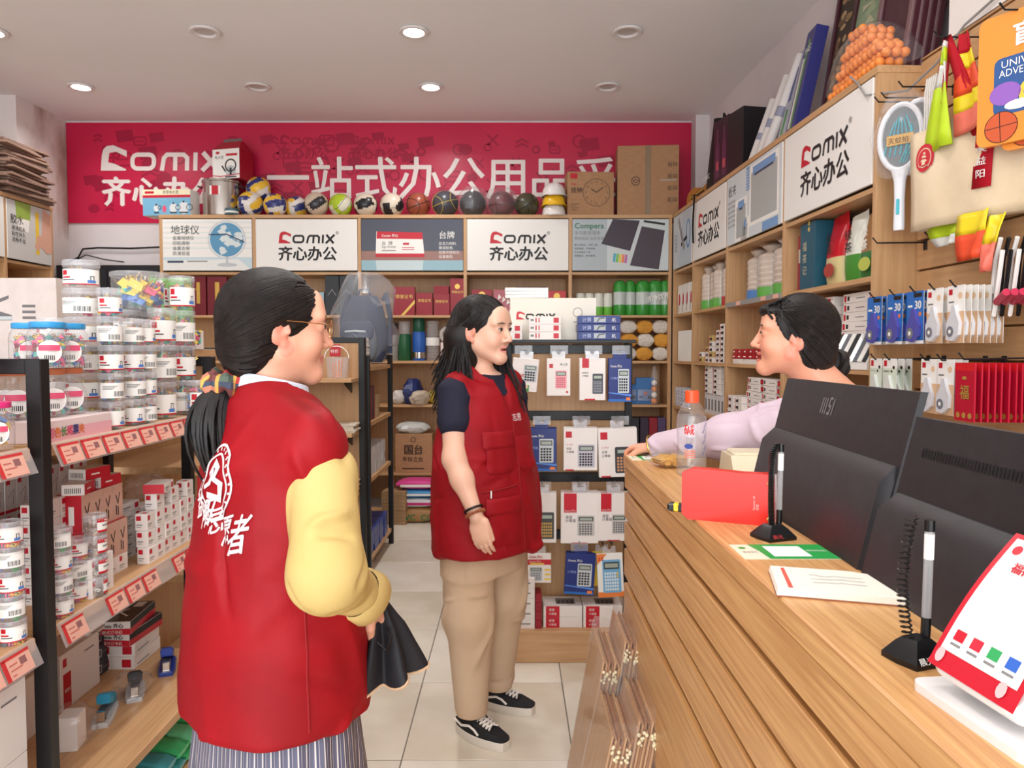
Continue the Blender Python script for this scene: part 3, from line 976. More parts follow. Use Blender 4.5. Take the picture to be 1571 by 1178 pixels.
def skin_mat(name, rough=.45):
	m, nt, b = new_mat(name)
	at = nt.nodes.new('ShaderNodeVertexColor'); at.layer_name = 'Col'
	nz = nt.nodes.new('ShaderNodeTexNoise'); nz.inputs['Scale'].default_value = 90
	bp=nt.nodes.new('ShaderNodeBump'); bp.inputs['Strength'].default_value=.08; bp.inputs['Distance'].default_value=.002
	nt.links.new(nz.outputs['Fac'], bp.inputs['Height']); nt.links.new(bp.outputs['Normal'], b.inputs['Normal'])
	nt.links.new(at.outputs['Color'], b.inputs['Base Color'])
	b.inputs['Roughness'].default_value = rough
	b.inputs['Subsurface Weight'].default_value = .12
	b.inputs['Subsurface Radius'].default_value = (.02, .008, .004)
	b.inputs['Subsurface Scale'].default_value = .3
	return m
def head_prims(F, c, M, s=1.0, open_=.0, smile=0.0, full=0.0):
	g = lambda x, y, z: np.array(c) + M @ (np.array([x, y, z]) * s)
	e=lambda x, y, z, a, b, d, k=.012, op='u', Q=None:F.ell(g(x, y, z), (a*s, b*s, d*s), M if Q is None else M@Q, k, op)
	e(0, -.018, .035, .074, .092, .078)
	e(0, .022, -.02, .063 + full * .5, .066, .085, .03)
	for q in (-1, 1):
		F.cone(g(q * (.048 + full * 1.6), .0, -.055), g(q * .012, .066, -.098), .026 * s, .018 * s, .03)
		e(q * (.036 + full), .056, -.036, .027 + full, .026, .027, .02)
		e(q * .03, .071, .022, .026, .014, .009, .012)                     # brow
	e(0, .072, -.1, .021, .018, .015, .018)                                # chin
	e(0, .066, .045, .05, .02, .035, .03)                                   # forehead
	for q in (-1, 1):
		e(q * .031, .097, .004, .019, .016, .0125, .012, 's')              # socket
		e(q * .0315, .0735, .003, .0165, .0145, .0125, .006)               # lids
	F.cone(g(0, .084, .012), g(0, .105, -.03), .0075 * s, .0095 * s, .010)   # nose
	e(0, .1055, -.033, .0102, .0102, .0085, .005)
	for q in (-1, 1):
		e(q * .0115, .0925, -.037, .0078, .0095, .0068, .006)
		e(q * .007, .098, -.0435, .004, .004, .003, .002, 's')
	w = .021 + smile * .006
	zc = smile * .006
	for a, b in ((-1, 0), (0, 1)):
		for z, r_, yy in ((-.0605 + open_ * .3, .0052, .0895), (-.0735 - open_, .0064, .0875)):
			p=[(a*w, yy-.011, z*.5-.0335+zc), (b*0, yy, z)]if a else[(0, yy, z), (w, yy-.011, z*.5-.0335+zc)]
			F.cone(g(*p[0]), g(*p[1]), (.0035 if a else r_) * s, (r_ if a else .0035) * s, .005)
	if open_ > 0:
		F.ell(g(0, .094, -.067 - open_ * .35), (.016 * s, .012 * s, (.002 + open_ * .7) * s), M, .002, 's')
	else:
		F.ell(g(0, .097, -.0667), (.021 * s, .006 * s, .0014 * s), M, .002, 's')
	for q in (-1, 1):                                                       # ears
		Q = np.array([[1, 0, 0], [0, .97, .24], [0, -.24, .97]]) @ rotz(q * .3)
		e(q * .078, -.014, -.010, .0085, .021, .034, .005, 'u', Q)
		e(q * .0855, -.009, -.003, .0075, .0125, .019, .003, 's', Q)
		e(q * .080, -.016, -.004, .004, .006, .013, .003, 'u', Q)
		e(q * .079, .004, -.014, .006, .004, .007, .003, 'u', Q)
		e(q * .074, -.004, -.04, .006, .008, .009, .006, 'u', Q)
	return g
def paint(V, c, M, s, base, lip, brow=(38, 28, 26), blush=(226, 140, 118), cheek=.5, smile=0, open_=0):
	"""skin colours of the head by position: lips, brows, mouth, slight blush of cheeks, nose and ears"""
	L_ = (V - np.array(c)) @ M / s
	x, y, z = L_[:, 0], L_[:, 1], L_[:, 2]
	col = np.tile(np.array(rgba(base)[:3]), (len(V), 1))
	def mix(w, rgb):
		nonlocal col
		w = np.clip(w, 0, 1)[:, None]
		col = col * (1 - w) + np.array(rgba(rgb)[:3]) * w
	hd = (np.abs(x) < .1) & (y > -.1) & (z > -.13) & (z < .13)
	for q in (-1, 1):
		mix(hd * cheek * .7 * np.exp(-(((x - q * .042) / .022) ** 2 + ((z + .03) / .02) ** 2)) * (y > .02), blush)
		mix(hd * .5 * (np.abs(x) > .072) * (y > -.04) * (y < .02), blush)
		bx = np.abs(x) - .032
		arch = .026 - (bx / .03) ** 2 * .006
		mix(.85 * np.exp(-((z - arch) / .0026) ** 4) * (np.abs(bx) < .019) * (y > .055), brow)
	mix(.4 * np.exp(-((x / .012) ** 2 + ((z + .032) / .01) ** 2)) * (y > .095), blush)
	w = .0235 + smile * .006
	zc = -.0668 + (np.abs(x) / w) ** 2 * (.002 + smile * .006)
	lipm = (y > .068) * (np.abs(x) < w)
	hh = .011 * (1 - .75 * (np.abs(x) / w) ** 2) + open_
	mix(.8 * lipm * np.clip((hh - np.abs(z - zc + open_ * .35)) / .003, 0, 1), lip)
	if open_ > 0:
		mix(lipm*(y<.086)*(np.abs(z+.067+open_*.35)<open_*.9)*(np.abs(x)<w*.75), (66,26,24))
	return col
def hand_prims(F, w, d, n, side, curl=.5, spread=1.0, thumb=.6, s=1.0):
	"""w wrist, d pointing to the fingers, n out of the back of the hand; side=+1 if the thumb lies on +(d x n)"""
	w = np.array(w, float); d = np.array(d, float); d /= np.linalg.norm(d)
	n = np.array(n, float); n -= d * (n @ d); n /= np.linalg.norm(n)
	l = np.cross(d, n) * side
	M = np.stack([l, d, n], 1)
	F.ell(w + d * .048 * s, (.038 * s, .052 * s, .0145 * s), M, .012)
	F.ell(w + d * .04 * s + l * .018 * s - n * .008 * s, (.017 * s, .032 * s, .014 * s), M, .01)
	for i, (o, ln) in enumerate(((.0285, .068), (.0095, .076), (-.0095, .071), (-.027, .056))):
		p = w + d * (.084 - abs(o) * .25) * s + l * o * s * spread
		dd = d + l * o * 1.2 * (spread - .75)
		a = curl * (.55 + .12 * i)
		r_ = .0088 - .0008 * (i == 3)
		for j, fr in enumerate((.42, .32, .26)):
			ca, sa = math.cos(a), math.sin(a)
			v = dd * ca - n * sa; v /= np.linalg.norm(v)
			q = p + v * ln * fr * s
			F.cone(p, q, r_ * s, (r_ - .0008) * s, .0035 if j else .006)
			p = q; r_ -= .0008; a += curl * (.75 if j == 0 else .5)
	p = w + d * .022 * s + l * .028 * s - n * .004 * s
	v = d * (1 - thumb * .3) + l * thumb - n * .25 * curl * 2; v /= np.linalg.norm(v)
	q = p + v * .04 * s
	F.cone(p, q, .0135 * s, .0105 * s, .01)
	v2 = v * .8 + d * .5 - n * .2 * curl; v2 /= np.linalg.norm(v2)
	F.cone(q, q + v2 * .033 * s, .0103 * s, .0082 * s, .004)
def eyes(parent, c, M, s, look=0.0, lid=1.0):
	wm=mk((236,228,222),.25, name='eye_white'); im=mk((44,26,18),.15, name='iris_brown'); lm=mk((30,20,20),.6, name='lash_black')
	for q in (-1, 1):
		g = lambda x, y, z: Vector(np.array(c) + M @ (np.array([q * .0315 + x, .0785 + y, .0025 + z]) * s))
		m = MB(); n = 12
		def alm(rx, rz, y0, mat, x0=0.0):
			pts=[(x0+rx*math.cos(2*PI*i/n), rz*lid*math.sin(2*PI*i/n)*(1.0 if math.sin(2*PI*i/n)>0 else .8))for i in range(n)]
			v = [g(a, y0 - abs(a) ** 2 * 22, b) for a, b in pts] + [g(x0, y0 + .001, 0)]
			m.add(v, [(n, i, (i + 1) % n) for i in range(n)], mat)
		alm(.0135, .0052, .0098, wm)
		alm(.0056, .0052, .0112, im, look)
		m.tube([g(-.0145+i*.029/8,.0108-(-.0145+i*.029/8)**2*22,.0056*lid*math.sin(PI*i/8)+(.0012 if q*(i-4)>0 else-.0005))for i in range(9)],.0013*s, lm,5)
		m.build('eye', parent)
HAIRM = noise_mat('black_hair', (13, 10, 10), (36, 28, 26), (1, 1, 1), 60, 3, .5, .35, .8, spec=.35)
def strands(m, paths, r0, r1, mat, n=5):
	for p in paths:
		k = len(p)
		m.tube(p, [r0 + (r1 - r0) * (i / (k - 1)) ** 1.5 for i in range(k)], mat, n)
def fabric(name, c1, c2, rough=.8, weave=400, scale=(1, 1, 1), ns=6):
	return noise_mat(name, c1, c2, scale, ns, 5, rough, .3, .7, bump=.12, bscale=weave, spec=.25)
def stick(bvh, m, geo, mat, o, u, v, n, lift=.0025):
	"""lay flat lettering on a garment: drop each point onto the cloth along -n"""
	vv, ff = geo
	o, u, v, n = Vector(o), Vector(u), Vector(v), Vector(n).normalized()
	pts = []
	for a, b in vv:
		p = o + u * a + v * b + n * .3
		hit = bvh.ray_cast(p, -n)
		pts.append((hit[0] if hit[0] is not None else p - n * .3) + n * lift)
	m.add(pts, ff, mat)
def bvh_of(V, F_):
	from mathutils.bvhtree import BVHTree
	return BVHTree.FromPolygons([tuple(p) for p in V], [tuple(int(i) for i in f) for f in F_])
def slerp_path(c, M, rad, d0, d1, n, push=0.0, sag=0.0):
	"""path over an ellipsoid of radii rad from direction d0 to d1"""
	out = []
	a, b = np.array(d0, float), np.array(d1, float); a /= np.linalg.norm(a); b /= np.linalg.norm(b)
	w = math.acos(max(-1, min(1, a @ b))) + 1e-6
	for i in range(n):
		t = i / (n - 1)
		d = (math.sin((1 - t) * w) * a + math.sin(t * w) * b) / math.sin(w)
		out.append(np.array(c) + M @ (d * (np.array(rad) + push)))
	return out
def hug(paths, V, Q, c0, npts=99, trim=False):
	"""lay hair paths on the surface of the hair volume"""
	bv = bvh_of(V, Q); c0 = Vector(c0)
	for p in paths:
		ok = [False] * len(p)
		for i in range(min(npts, len(p))):
			d = (Vector(p[i]) - c0); r_ = d.length; d.normalize()
			h_ = bv.ray_cast(c0 + d * .3, -d)
			if h_[0] is not None and abs((h_[0] - c0).length - r_) < .035:
				p[i] = np.array(h_[0] + d * .0008); ok[i] = True
		while trim and len(p) > 3 and not ok[0]:            # bare skin: the strand starts at the hairline
			p.pop(0); ok.pop(0)
SKIN = skin_mat('skin')
REDV = fabric('red_vest_cloth', (136, 9, 20), (158, 12, 26), .6, 500)
# ================================================================ goods: shared builders
def faces(w, d, h):
	return{'f':((-w/2,0,0), UX, UZ), 'l':((-w/2, d,0), (0,-1,0), UZ), 'r':((w/2,0,0), UY, UZ), 't':((-w/2,0, h), UX, UY), 'b':((w/2, d,0), (-1,0,0), UZ)}
def carton(w, d, h, base, deco=None, ch=.0012):
	"""printed box: centred in x, front at y = 0, standing on z = 0; deco(m, faces)"""
	m = MB(); m.box(-w / 2, w / 2, 0, d, 0, h, base, min(ch, w / 8, d / 8, h / 8))
	if deco:
		deco(m, faces(w, d, h))
	return m.mesh('carton', 35)
def item(me, name, label, cat, loc, rz=0.0, group=None, tilt=None):
	o = bpy.data.objects.new(name, me); COL.objects.link(o)
	o.location = loc
	o.rotation_euler = (tilt[0] if tilt else 0, tilt[1] if tilt else 0, rz)
	return tag(o, label, cat, group)
def at(fr, me, name, label, cat, x, y, z, rz=0.0, group=None, tilt=None):
	return item(me, name, label, cat, fr.pt(x, y, z), fr.rz + rz, group, tilt)
rg = random.Random(21)
NAVYB=mk((36,52,120),.35, name='navy_print'); BLUEB=mk((44,110,190),.35, name='blue_print'); CARD=mk((238,230,224),.5, name='box_white'); PINKP=mk((226,86,120),.45, name='pink_print')
YELP=mk((240,204,70),.45, name='yellow_print'); GRNP=mk((66,150,70),.45, name='green_print'); ORNP=mk((236,130,60),.45, name='orange_print'); TEAL=mk((84,196,176),.45, name='teal_clip'); CBLU=mk((84,128,196),.45, name='blue_clip'); CPNK=mk((232,90,130),.45, name='pink_clip'); CYEL=mk((236,208,80),.45, name='yellow_clip')
CLIPS = (CPNK, CYEL, TEAL, CBLU)
def clip_heap(r_, h, n, k, seed):
	"""binder clips tumbled in a tub: wedge bodies with wire loops"""
	q = random.Random(seed); m = MB()
	for i in range(n):
		a=q.uniform(0,2*PI); rad=(r_-k*.55)*math.sqrt(q.random())if q.random()<.3 else(r_-k*.6)
		z = k * .4 + (h - k) * (i + .5) / n
		c = Vector((rad * math.cos(a), rad * math.sin(a), z))
		M_=Matrix.Rotation(a+PI/2+q.uniform(-.5,.5),3, 'Z')@Matrix.Rotation(q.uniform(-.9,.9),3, 'Y')@Matrix.Rotation(q.uniform(-.6,.6),3, 'X')
		w, t_, hh = k * .5, k * .28, k * .5
		vs_=[c+M_@Vector(p)for p in((-w,-t_,0), (w,-t_,0), (w, t_,0), (-w, t_,0), (-w,0, hh), (w,0, hh))]
		m.add(vs_,[(0,3,2,1), (0,1,5,4), (2,3,4,5), (0,4,3), (1,2,5)], CLIPS[(i+seed)%4]if q.random()<.85 else CLIPS[q.randrange(4)])
		for s_ in (-1, 1):
			m.add([c+M_@Vector(p)for p in((-w*.5, s_*.001, hh), (-w*.35, s_*.001, hh), (-w*.1, s_*t_, hh+k*.5), (-w*.25, s_*t_, hh+k*.5))],[(0,1,2,3)], BRASS)
			m.add([c+M_@Vector(p)for p in((w*.5, s_*.001, hh), (w*.35, s_*.001, hh), (w*.1, s_*t_, hh+k*.5), (w*.25, s_*t_, hh+k*.5))],[(0,1,2,3)], BRASS)
	return m
def wrap_label(r_, z0, z1, a0, a1, kind):
	"""paper band on a tub, printed; a in degrees, centre faces -y"""
	m = MB(); n = 12; r_ += .0006
	def pt(u, z, l=0):
		a = R(a0 + (a1 - a0) * u) - PI / 2
		return ((r_ + l) * math.cos(a), (r_ + l) * math.sin(a), z)
	def patch(u0, u1, w0, w1, mat, l):
		k = max(1, int(n * (u1 - u0)) + 1); v = []
		for i in range(k + 1):
			u = u0 + (u1 - u0) * i / k
			v += [pt(u, z0 + (z1 - z0) * w0, l), pt(u, z0 + (z1 - z0) * w1, l)]
		m.add(v, [(2 * i, 2 * i + 2, 2 * i + 3, 2 * i + 1) for i in range(k)], mat)
	patch(0, 1, 0, 1, PAPER, 0)
	if kind == 0:      # red square, red number, clip picture
		patch(.06,.22,.62,.92, RED,.0005); patch(.06,.3,.42,.52, RED,.0005); patch(.06,.4,.28,.34, INK,.0005); patch(.0,1,0,.07, RED,.0005)
		patch(.66,.86,.12,.3, CBLU,.0005); patch(.72,.74,.3,.55, INK,.0005); patch(.8,.82,.3,.55, INK,.0005); patch(.72,.82,.53,.57, INK,.0005)
	elif kind == 1:    # barcode and small print
		for q in range(4):
			patch(.1, .55 - .05 * q, .78 - .07 * q, .81 - .07 * q, GREY, .0005)
		for q in range(11):
			patch(.45 + q * .034, .462 + q * .034 + (.008 if q % 3 == 0 else 0), .12, .45, INK, .0005)
	elif kind == 2:    # crimson bands
		patch(0,1,.72,1, RED,.0005); patch(0,1,0,.15, RED,.0005); patch(.2,.5,.42,.52, GREY,.0005); patch(.3,.55,.8,.88, PAPER,.0008)
	return m
def make_tub(name, r_, h, k, n, label, kind, seed, heap=None, a=(-75, 75), lz=(.12, .66)):
	t = thing(name, label, 'tub')
	b=MB(); b.lathe([(r_*.97,0), (r_,.002), (r_, h-.016), (r_*.985, h-.014)], CLEAR,20); b.build('tub_body', t)
	l=MB(); l.lathe([(r_*1.03, h-.017), (r_*1.045, h-.015), (r_*1.045, h-.003), (r_*1.0, h-.0005), (r_*.93, h-.0005), (r_*.92, h-.003), (.001, h-.003)], CLEAR2,24, cap=False); l.build('lid', t)
	hp = heap or clip_heap(r_ * .93, h - .02, n, k, seed); hp.build('clips', t, kind='stuff')
	wrap_label(r_, h * lz[0], h * lz[1], a[0], a[1], kind).build('paper_label', t)
	t.location = (0, 0, -5)
	return t
def lv(label, k, n):
	"""say where in its pile one of n alike things lies, k counted from below"""
	w='lowest of its pile' if k==0 else 'topmost of its pile' if k==n-1 else('second', 'third', 'fourth', 'fifth', 'sixth', 'seventh', 'eighth')[k-1]+' from below'
	return label + ', ' + w if n > 1 and len((label + w).split()) < 17 else label
def stack(proto, X, Y, z0, n, h, label, group, rot=0.0, kinds=None):
	for i in range(n):
		src = kinds[i % len(kinds)] if kinds else proto
		dup(src, (X+rg.uniform(-.0015,.0015), Y+rg.uniform(-.0015,.0015), z0+i*h), rot+rg.uniform(-.35,.35), lv(label, i, n), group)
def drop_proto(o):
	for ch in list(o.children):
		bpy.data.objects.remove(ch, do_unlink=True)
	bpy.data.objects.remove(o, do_unlink=True)

# ---------------------------------------------------------------- binder clip tubs on the top board of the island shelf
tubS = [make_tub('clip_tub', .031, .0765, .018, 44, 'x', k, 5 + k) for k in (0, 1)]
tubM = [make_tub('clip_tub', .0395, .116, .03, 34, 'x', k, 9 + k) for k in (0, 1)]
tubA = [make_tub('clip_tub', .044, .0765, .026, 30, 'x', k, 19 + k) for k in (1, 0)]
tubL = make_tub('clip_tub', .088, .128, .05, 42, 'x', 0, 14, None, (60, 110), (.1, .6))
AIS = R(90)         # label toward the aisle; a little toward the door side
def XY(px, X):
	return X, X * F_PX / (px - CX)
def S_(px, X, n, prot, h, label, group, rot=R(38)):
	x, y = XY(px, X); stack(None, x, y, Z1, n, h, label, group, rot, prot)
S_(170,-1.092,5, tubS,.0765, 'small clear binder clip tub in the five-high front stack', 'five-high stack of clip tubs')
S_(204,-1.090,4, tubS,.0765, 'small clear binder clip tub in the four-high edge stack', 'four-high stack of clip tubs')
S_(222,-1.085,4, tubS[::-1],.0765, 'small clear clip tub in the stack beside the wider tubs', 'clip tubs beside the wider ones')
S_(249,-1.105,3, tubM,.116, 'wide clear binder clip tub in the three-high stack', 'three-high stack of wide clip tubs')
S_(281,-1.110,4, tubM[::-1],.116, 'wide clear binder clip tub in the tallest far stack', 'tallest stack of wide clip tubs')
S_(128,-1.18,6, tubA,.0765, 'clear clip tub in the stack behind blue lidded jars', 'rear stack of clip tubs', R(20))
S_(85,-1.30,4, tubA,.0765, 'clear clip tub beside the grey stapler carton', 'clip tubs by the stapler carton', R(0))
x, y=XY(196,-1.265); stack(None, x, y, Z1,3,.116, 'wide clear clip tub under the largest clip tub', 'tubs carrying the largest tub',0, tubM)
x2, y2=XY(238,-1.24); stack(None, x2, y2, Z1,3,.116, 'wide clear clip tub standing behind the edge stacks', 'tubs behind the edge stacks',0, tubM)
dup(tubL, ((x+x2)/2, (y+y2)/2, Z1+.348), R(20), 'largest clear tub with big pink, yellow and teal binder clips on top')
dup(tubM[0], (XY(313,-1.05)[0],2.46, Z1), R(60), 'clear clip tub with red label nearest the far end frame of the shelf')
for q in tubS + tubM + tubA + [tubL]:
	drop_proto(q)

# ---------------------------------------------------------------- jars at the near end
def make_jar(name, label, r_, h, lidm, bandm, heap, cat='jar', waist=False):
	t = thing(name, label, cat)
	b = MB()
	prof=[(r_*.9,0), (r_,.006), (r_, h*.62), (r_*.92, h*.78), (r_*.78, h*.86), (r_*.78, h*.9)]if not waist else[(r_*.8,0), (r_,.01), (r_*1.0, h*.4), (r_*.72, h*.68), (r_*.66, h*.82), (r_*.72, h*.9)]
	b.lathe(prof, CLEAR,20, cap=False); b.lathe([(r_*.9,0.0005), (.001,.0005)], CLEAR,20, cap=False); b.build('jar_body', t)
	l=MB(); lr=r_*(.84 if not waist else .74); l.lathe([(lr, h*.87), (lr*1.02, h*.88), (lr*1.02, h*.99), (lr*.95, h), (.001, h)], lidm,24, cap=False); l.build('lid', t)
	heap.build('clips', t, kind='stuff')
	m = MB(); n = 20
	def on(a_, z): 
		a = a_ / r_ - PI / 2
		return ((r_ + .0008) * math.cos(a), (r_ + .0008) * math.sin(a), z)
	rr_ = h * .24
	v = [on(rr_ * math.cos(2 * PI * i / n), h * .36 + rr_ * math.sin(2 * PI * i / n)) for i in range(n)]
	m.add(v, [tuple(range(n))], PAPER)
	def band(z0, z1, x0, x1, mat):
		v = []
		for i in range(7):
			xx = x0 + (x1 - x0) * i / 6
			v += [tuple(Vector(on(xx, z0)) * 1.0), on(xx, z1)]
		v = [(p[0] * 1.004, p[1] * 1.004, p[2]) for p in v]
		m.add(v, [(2 * i, 2 * i + 2, 2 * i + 3, 2 * i + 1) for i in range(6)], mat)
	band(h * .38, h * .5, -rr_ * .85, rr_ * .85, bandm)
	for q in range(6):
		band(h * .18, h * .28, -rr_ * .4 + q * rr_ * .14, -rr_ * .34 + q * rr_ * .14, INK)
	m.build('paper_label', t)
	return t
LBLUE=mk((60,160,220),.35, name='sky_blue_lid'); CORK=mk((196,112,74),.6, name='orange_brown_lid'); PKLID=mk((226,60,130),.35, name='pink_lid')
j1 = make_jar('clip_jar', 'x', .046, .112, LBLUE, PINKP, clip_heap(.041, .085, 46, .02, 3))
j2 = make_jar('clip_jar', 'x', .040, .118, CORK, PINKP, clip_heap(.034, .06, 40, .015, 4), 'jar', True)
j3 = make_jar('clip_jar', 'x', .040, .10, PKLID, PINKP, clip_heap(.036, .08, 36, .018, 8))
zt = Z1 + .052
for i, (px, X) in enumerate(((22, -1.17), (78, -1.135), (106, -1.14), (50, -1.24), (4, -1.2))):
	x, y = XY(px, X)
	x = max(x, -1.36); y = max(y, 1.70) if px > 10 else y
	dup(j2, (x, y, zt), R(40), 'orange-capped clear clip jar in the pink tray with round label', 'orange-capped jars in the pink tray')
for i, (px, X, lab)in enumerate(((75,-1.128, 'sky-blue lidded clip jar with big round pink banded label'), (106,-1.135, 'sky-blue lidded clip jar next to the clip tub stacks'), (47,-1.215, 'sky-blue lidded clip jar behind the labelled one'))):
	x, y = XY(px, X)
	dup(j1, (x, y, zt + .119), R(35), lab)
INX = lambda px, X: (X, min(XY(px, X)[1], 1.585))
dup(j1, (-1.17, 1.56, zt + .119), R(30), 'sky-blue lidded clip jar beside the black frame post')
dup(j3, (-1.10, 1.555, Z1 + .005), R(45), 'pink-lidded clip jar standing on the neighbouring island shelf')
dup(j3, (-1.17, 1.55, zt + .018), R(35), 'pink-lidded clip jar carrying a sky-blue lidded jar')
for q in (j1, j2, j3):
	drop_proto(q)
# printed display tray under the jars
t=thing('display_tray', 'pink and white printed card tray holding clip jars', 'tray', IF.pt(.03,.03, Z1), IF.rz)
m = MB(); m.box(0, .29, 0, .26, 0, .050, PINKW, .001)
o = (0, 0, 0)
m.rect(mk((240, 180, 190), .5), o, UX, UZ, .0, .0, .29, .03, .0006)
for q in range(6):
	m.text('彩色长尾票夹'[q], (PINKP, ORNP, GRNP, PINKP, NAVYB, ORNP)[q], o, UX, UZ,.02+q*.024,.012,.026, bold=.02, lift=.001)
m.build('tray_box', t)

# ---------------------------------------------------------------- staple boxes and paper clip tubs on the middle board
def d_sb1(m, f):
	for k in ('f', 'l', 'r'):
		o, u, v = f[k]; W_ = .05 if k == 'f' else .036
		m.rect(RED, o, u, v,.004,.030,.018,.044); m.rect(GREY, o, u, v,.004,.016, W_*.6,.019); m.rect(GREY, o, u, v,.004,.010, W_*.5,.012)
	o, u, v = f['t']; m.rect(RED, o, u, v, .006, .006, .024, .02)
def d_sb2(m, f):
	o, u, v = f['f']
	m.rect(mk((214,170,150),.5), o, u, v,.0,.0,.05,.1); m.line2(INK, o, u, v,[(.012,.07), (.024,.045), (.034,.075)],.004,.0012)
	m.rect(INK, o, u, v, .012, .012, .017, .04, .001); m.rect(INK, o, u, v, .022, .01, .027, .035, .001)
	o, u, v = f['l']; m.rect(RED, o, u, v, 0, 0, .05, .1); m.rect(PAPER, o, u, v, .015, .02, .03, .07, .001)
	o, u, v = f['t']; m.rect(RED, o, u, v, 0, 0, .05, .05)
def d_sb3(m, f):
	o, u, v=f['f']; m.rect(RED, o, u, v,.074,.006,.094,.022); m.rect(GREY, o, u, v,.01,.012,.05,.016); m.rect(GREY, o, u, v,.01,.006,.04,.008)
	o, u, v = f['l']; m.rect(RED, o, u, v, 0, 0, .06, .028)
def d_sb4(m, f):
	o, u, v = f['l']
	for q in range(4):
		m.rect(GREY, o, u, v, .012, .03 + q * .014, .03, .036 + q * .014)
	o, u, v=f['f']; m.rect(RED, o, u, v,.005,.075,.02,.09); m.line2(GREY, o, u, v,[(.01,.04), (.035,.06), (.03,.02)],.002)
	m.rect(RED, o, u, v, .0, .0, .045, .008)
def d_sb5(m, f):
	o, u, v=f['l']; m.rect(INK, o, u, v,.01,.008,.03,.026); m.rect(PAPER, o, u, v,.014,.012,.026,.022,.0008); m.rect(GREY, o, u, v,.045,.01,.1,.013); m.rect(GREY, o, u, v,.045,.018,.08,.021)
	o, u, v = f['f']; m.rect(RED, o, u, v, .01, .008, .03, .026)
def d_sb6(m, f):
	o, u, v = f['l']; 
	for q in range(9):
		m.rect(INK, o, u, v, .008 + q * .0045, .006, .010 + q * .0045, .02)
	o, u, v = f['f']; m.rect(RED, o, u, v, 0, 0, .09, .03); m.rect(PAPER, o, u, v, .02, .012, .05, .016, .0008)
SB1=carton(.05,.036,.05, CARD, d_sb1); SB2=carton(.05,.05,.1, PINKW, d_sb2); SB3=carton(.1,.06,.028, CARD, d_sb3)
SB4=carton(.045,.045,.1, mk((216,208,206),.5, name='box_pale'), d_sb4); SB5=carton(.09,.12,.036, mk((222,214,210),.5), d_sb5); SB6=carton(.09,.055,.03, CARD, d_sb6)
G = 'small staple boxes on the middle board'
# back wall of tall pale boxes
for i in range(9):
	for k in range(3):
		at(IF, SB4, 'staple_box', 'tall pale staple box in the dark back row of the middle board', 'box',.27+i*.047,.30+rg.uniform(0,.004), Z2+k*.1005,0, 'tall pale staple boxes at the back')
for k in range(6):
	at(IF, SB5, 'staple_box', lv('flat pale box with printed square behind paper clip tubs', k,6), 'box',.10,.20, Z2+k*.0362, R(rg.uniform(-3,3)), 'flat boxes behind the clip tubs')
# upright packs with V mark, in two tiers, and a tier of small ones
for k in range(2):
	for i in range(4):
		at(IF, SB2, 'staple_box', 'pink and red upright staple box with V mark shrink-wrapped in a block', 'box',.315+i*.051,.085+.012*k, Z2+k*.1005+.0505,0, 'red V-mark staple boxes')
for i in range(4):
	at(IF, SB1, 'staple_box', 'small white staple box under the red V-mark boxes', 'box',.315+i*.051,.085, Z2,0, 'small boxes under the red block')
for i in range(3):
	for k in range(2):
		at(IF, SB1, 'staple_box', 'small white staple box with red squares at the shelf edge beside silver tubs', 'box',.235+(i%2)*.052-.0,.03+.05*(i//2), Z2+k*.0505, R(rg.uniform(-4,4)), 'small boxes beside the silver tubs')if i<2 else None
for i in range(6):
	n = (3, 4, 3, 4, 3, 4)[i]
	for k in range(n):
		at(IF, SB1, 'staple_box', lv('small white staple box in the edge stacks below the ponytail', k, n), 'box',.545+i*.053,.035+rg.uniform(0,.006), Z2+k*.0505, R(rg.uniform(-3,3)), 'edge stacks of small staple boxes')
for i in range(3):
	for k in range(6 - i):
		at(IF, SB3, 'staple_box', 'flat white staple box with red end in the rear stacks', 'box',.60+i*.104,.125+rg.uniform(0,.005), Z2+k*.0285, R(rg.uniform(-3,3)), 'flat staple boxes in rear stacks')
for i in range(3):
	for k in range(5):
		at(IF, SB1, 'staple_box', 'small white staple box in the second row behind the edge stacks', 'box',.19+i*.053,.14, Z2+k*.0505, R(rg.uniform(-3,3)), 'second row of small staple boxes')
zt = Z2 + .2515
at(IF, SB6, 'staple_box', 'white and red staple box with barcode lying on the red block', 'box',.335,.10, zt, R(14))
at(IF, SB6, 'staple_box', 'white staple box lying flat beside the barcode box', 'box', .44, .10, zt, R(-5))
at(IF, SB6, 'staple_box', 'white staple box perched on the two loose boxes', 'box',.385,.105, zt+.0305, R(-12))
at(IF, SB3, 'staple_box', 'loose white staple box with red square tilted on the edge stacks', 'box',.62,.02, Z2+.2025, R(10))
# crumpled clear film over the blocks
def crumple(name, label, loc, rz, sx, sy, sz, mat, seed, cat='plastic bag', nu=14, amp=.2, group=None):
	q = random.Random(seed); m = MB(); rs_ = []
	for i in range(8):
		t_ = i / 7; ring = []
		for j in range(nu):
			a = 2 * PI * j / nu
			k = math.sin(PI * (.12 + .8 * t_)) ** .6 * (1 + amp * q.uniform(-1, 1))
			ring.append((sx*k*math.cos(a), sy*k*math.sin(a), sz*t_+sz*.1*q.uniform(-1,1)*(0<i<7)))
		rs_.append(ring)
	m.rings(rs_, mat)
	o = m.build(name, None, loc, rz, smooth=20); tag(o, label, cat, group); return o
FILM = film('shiny_film', (240, 238, 240), .06, .12)
crumple('plastic_wrap', 'crumpled clear plastic wrap on the rear stacks of staple boxes', IF.pt(.72,.15, Z2+.165), IF.rz,.10,.05,.07, FILM,5)
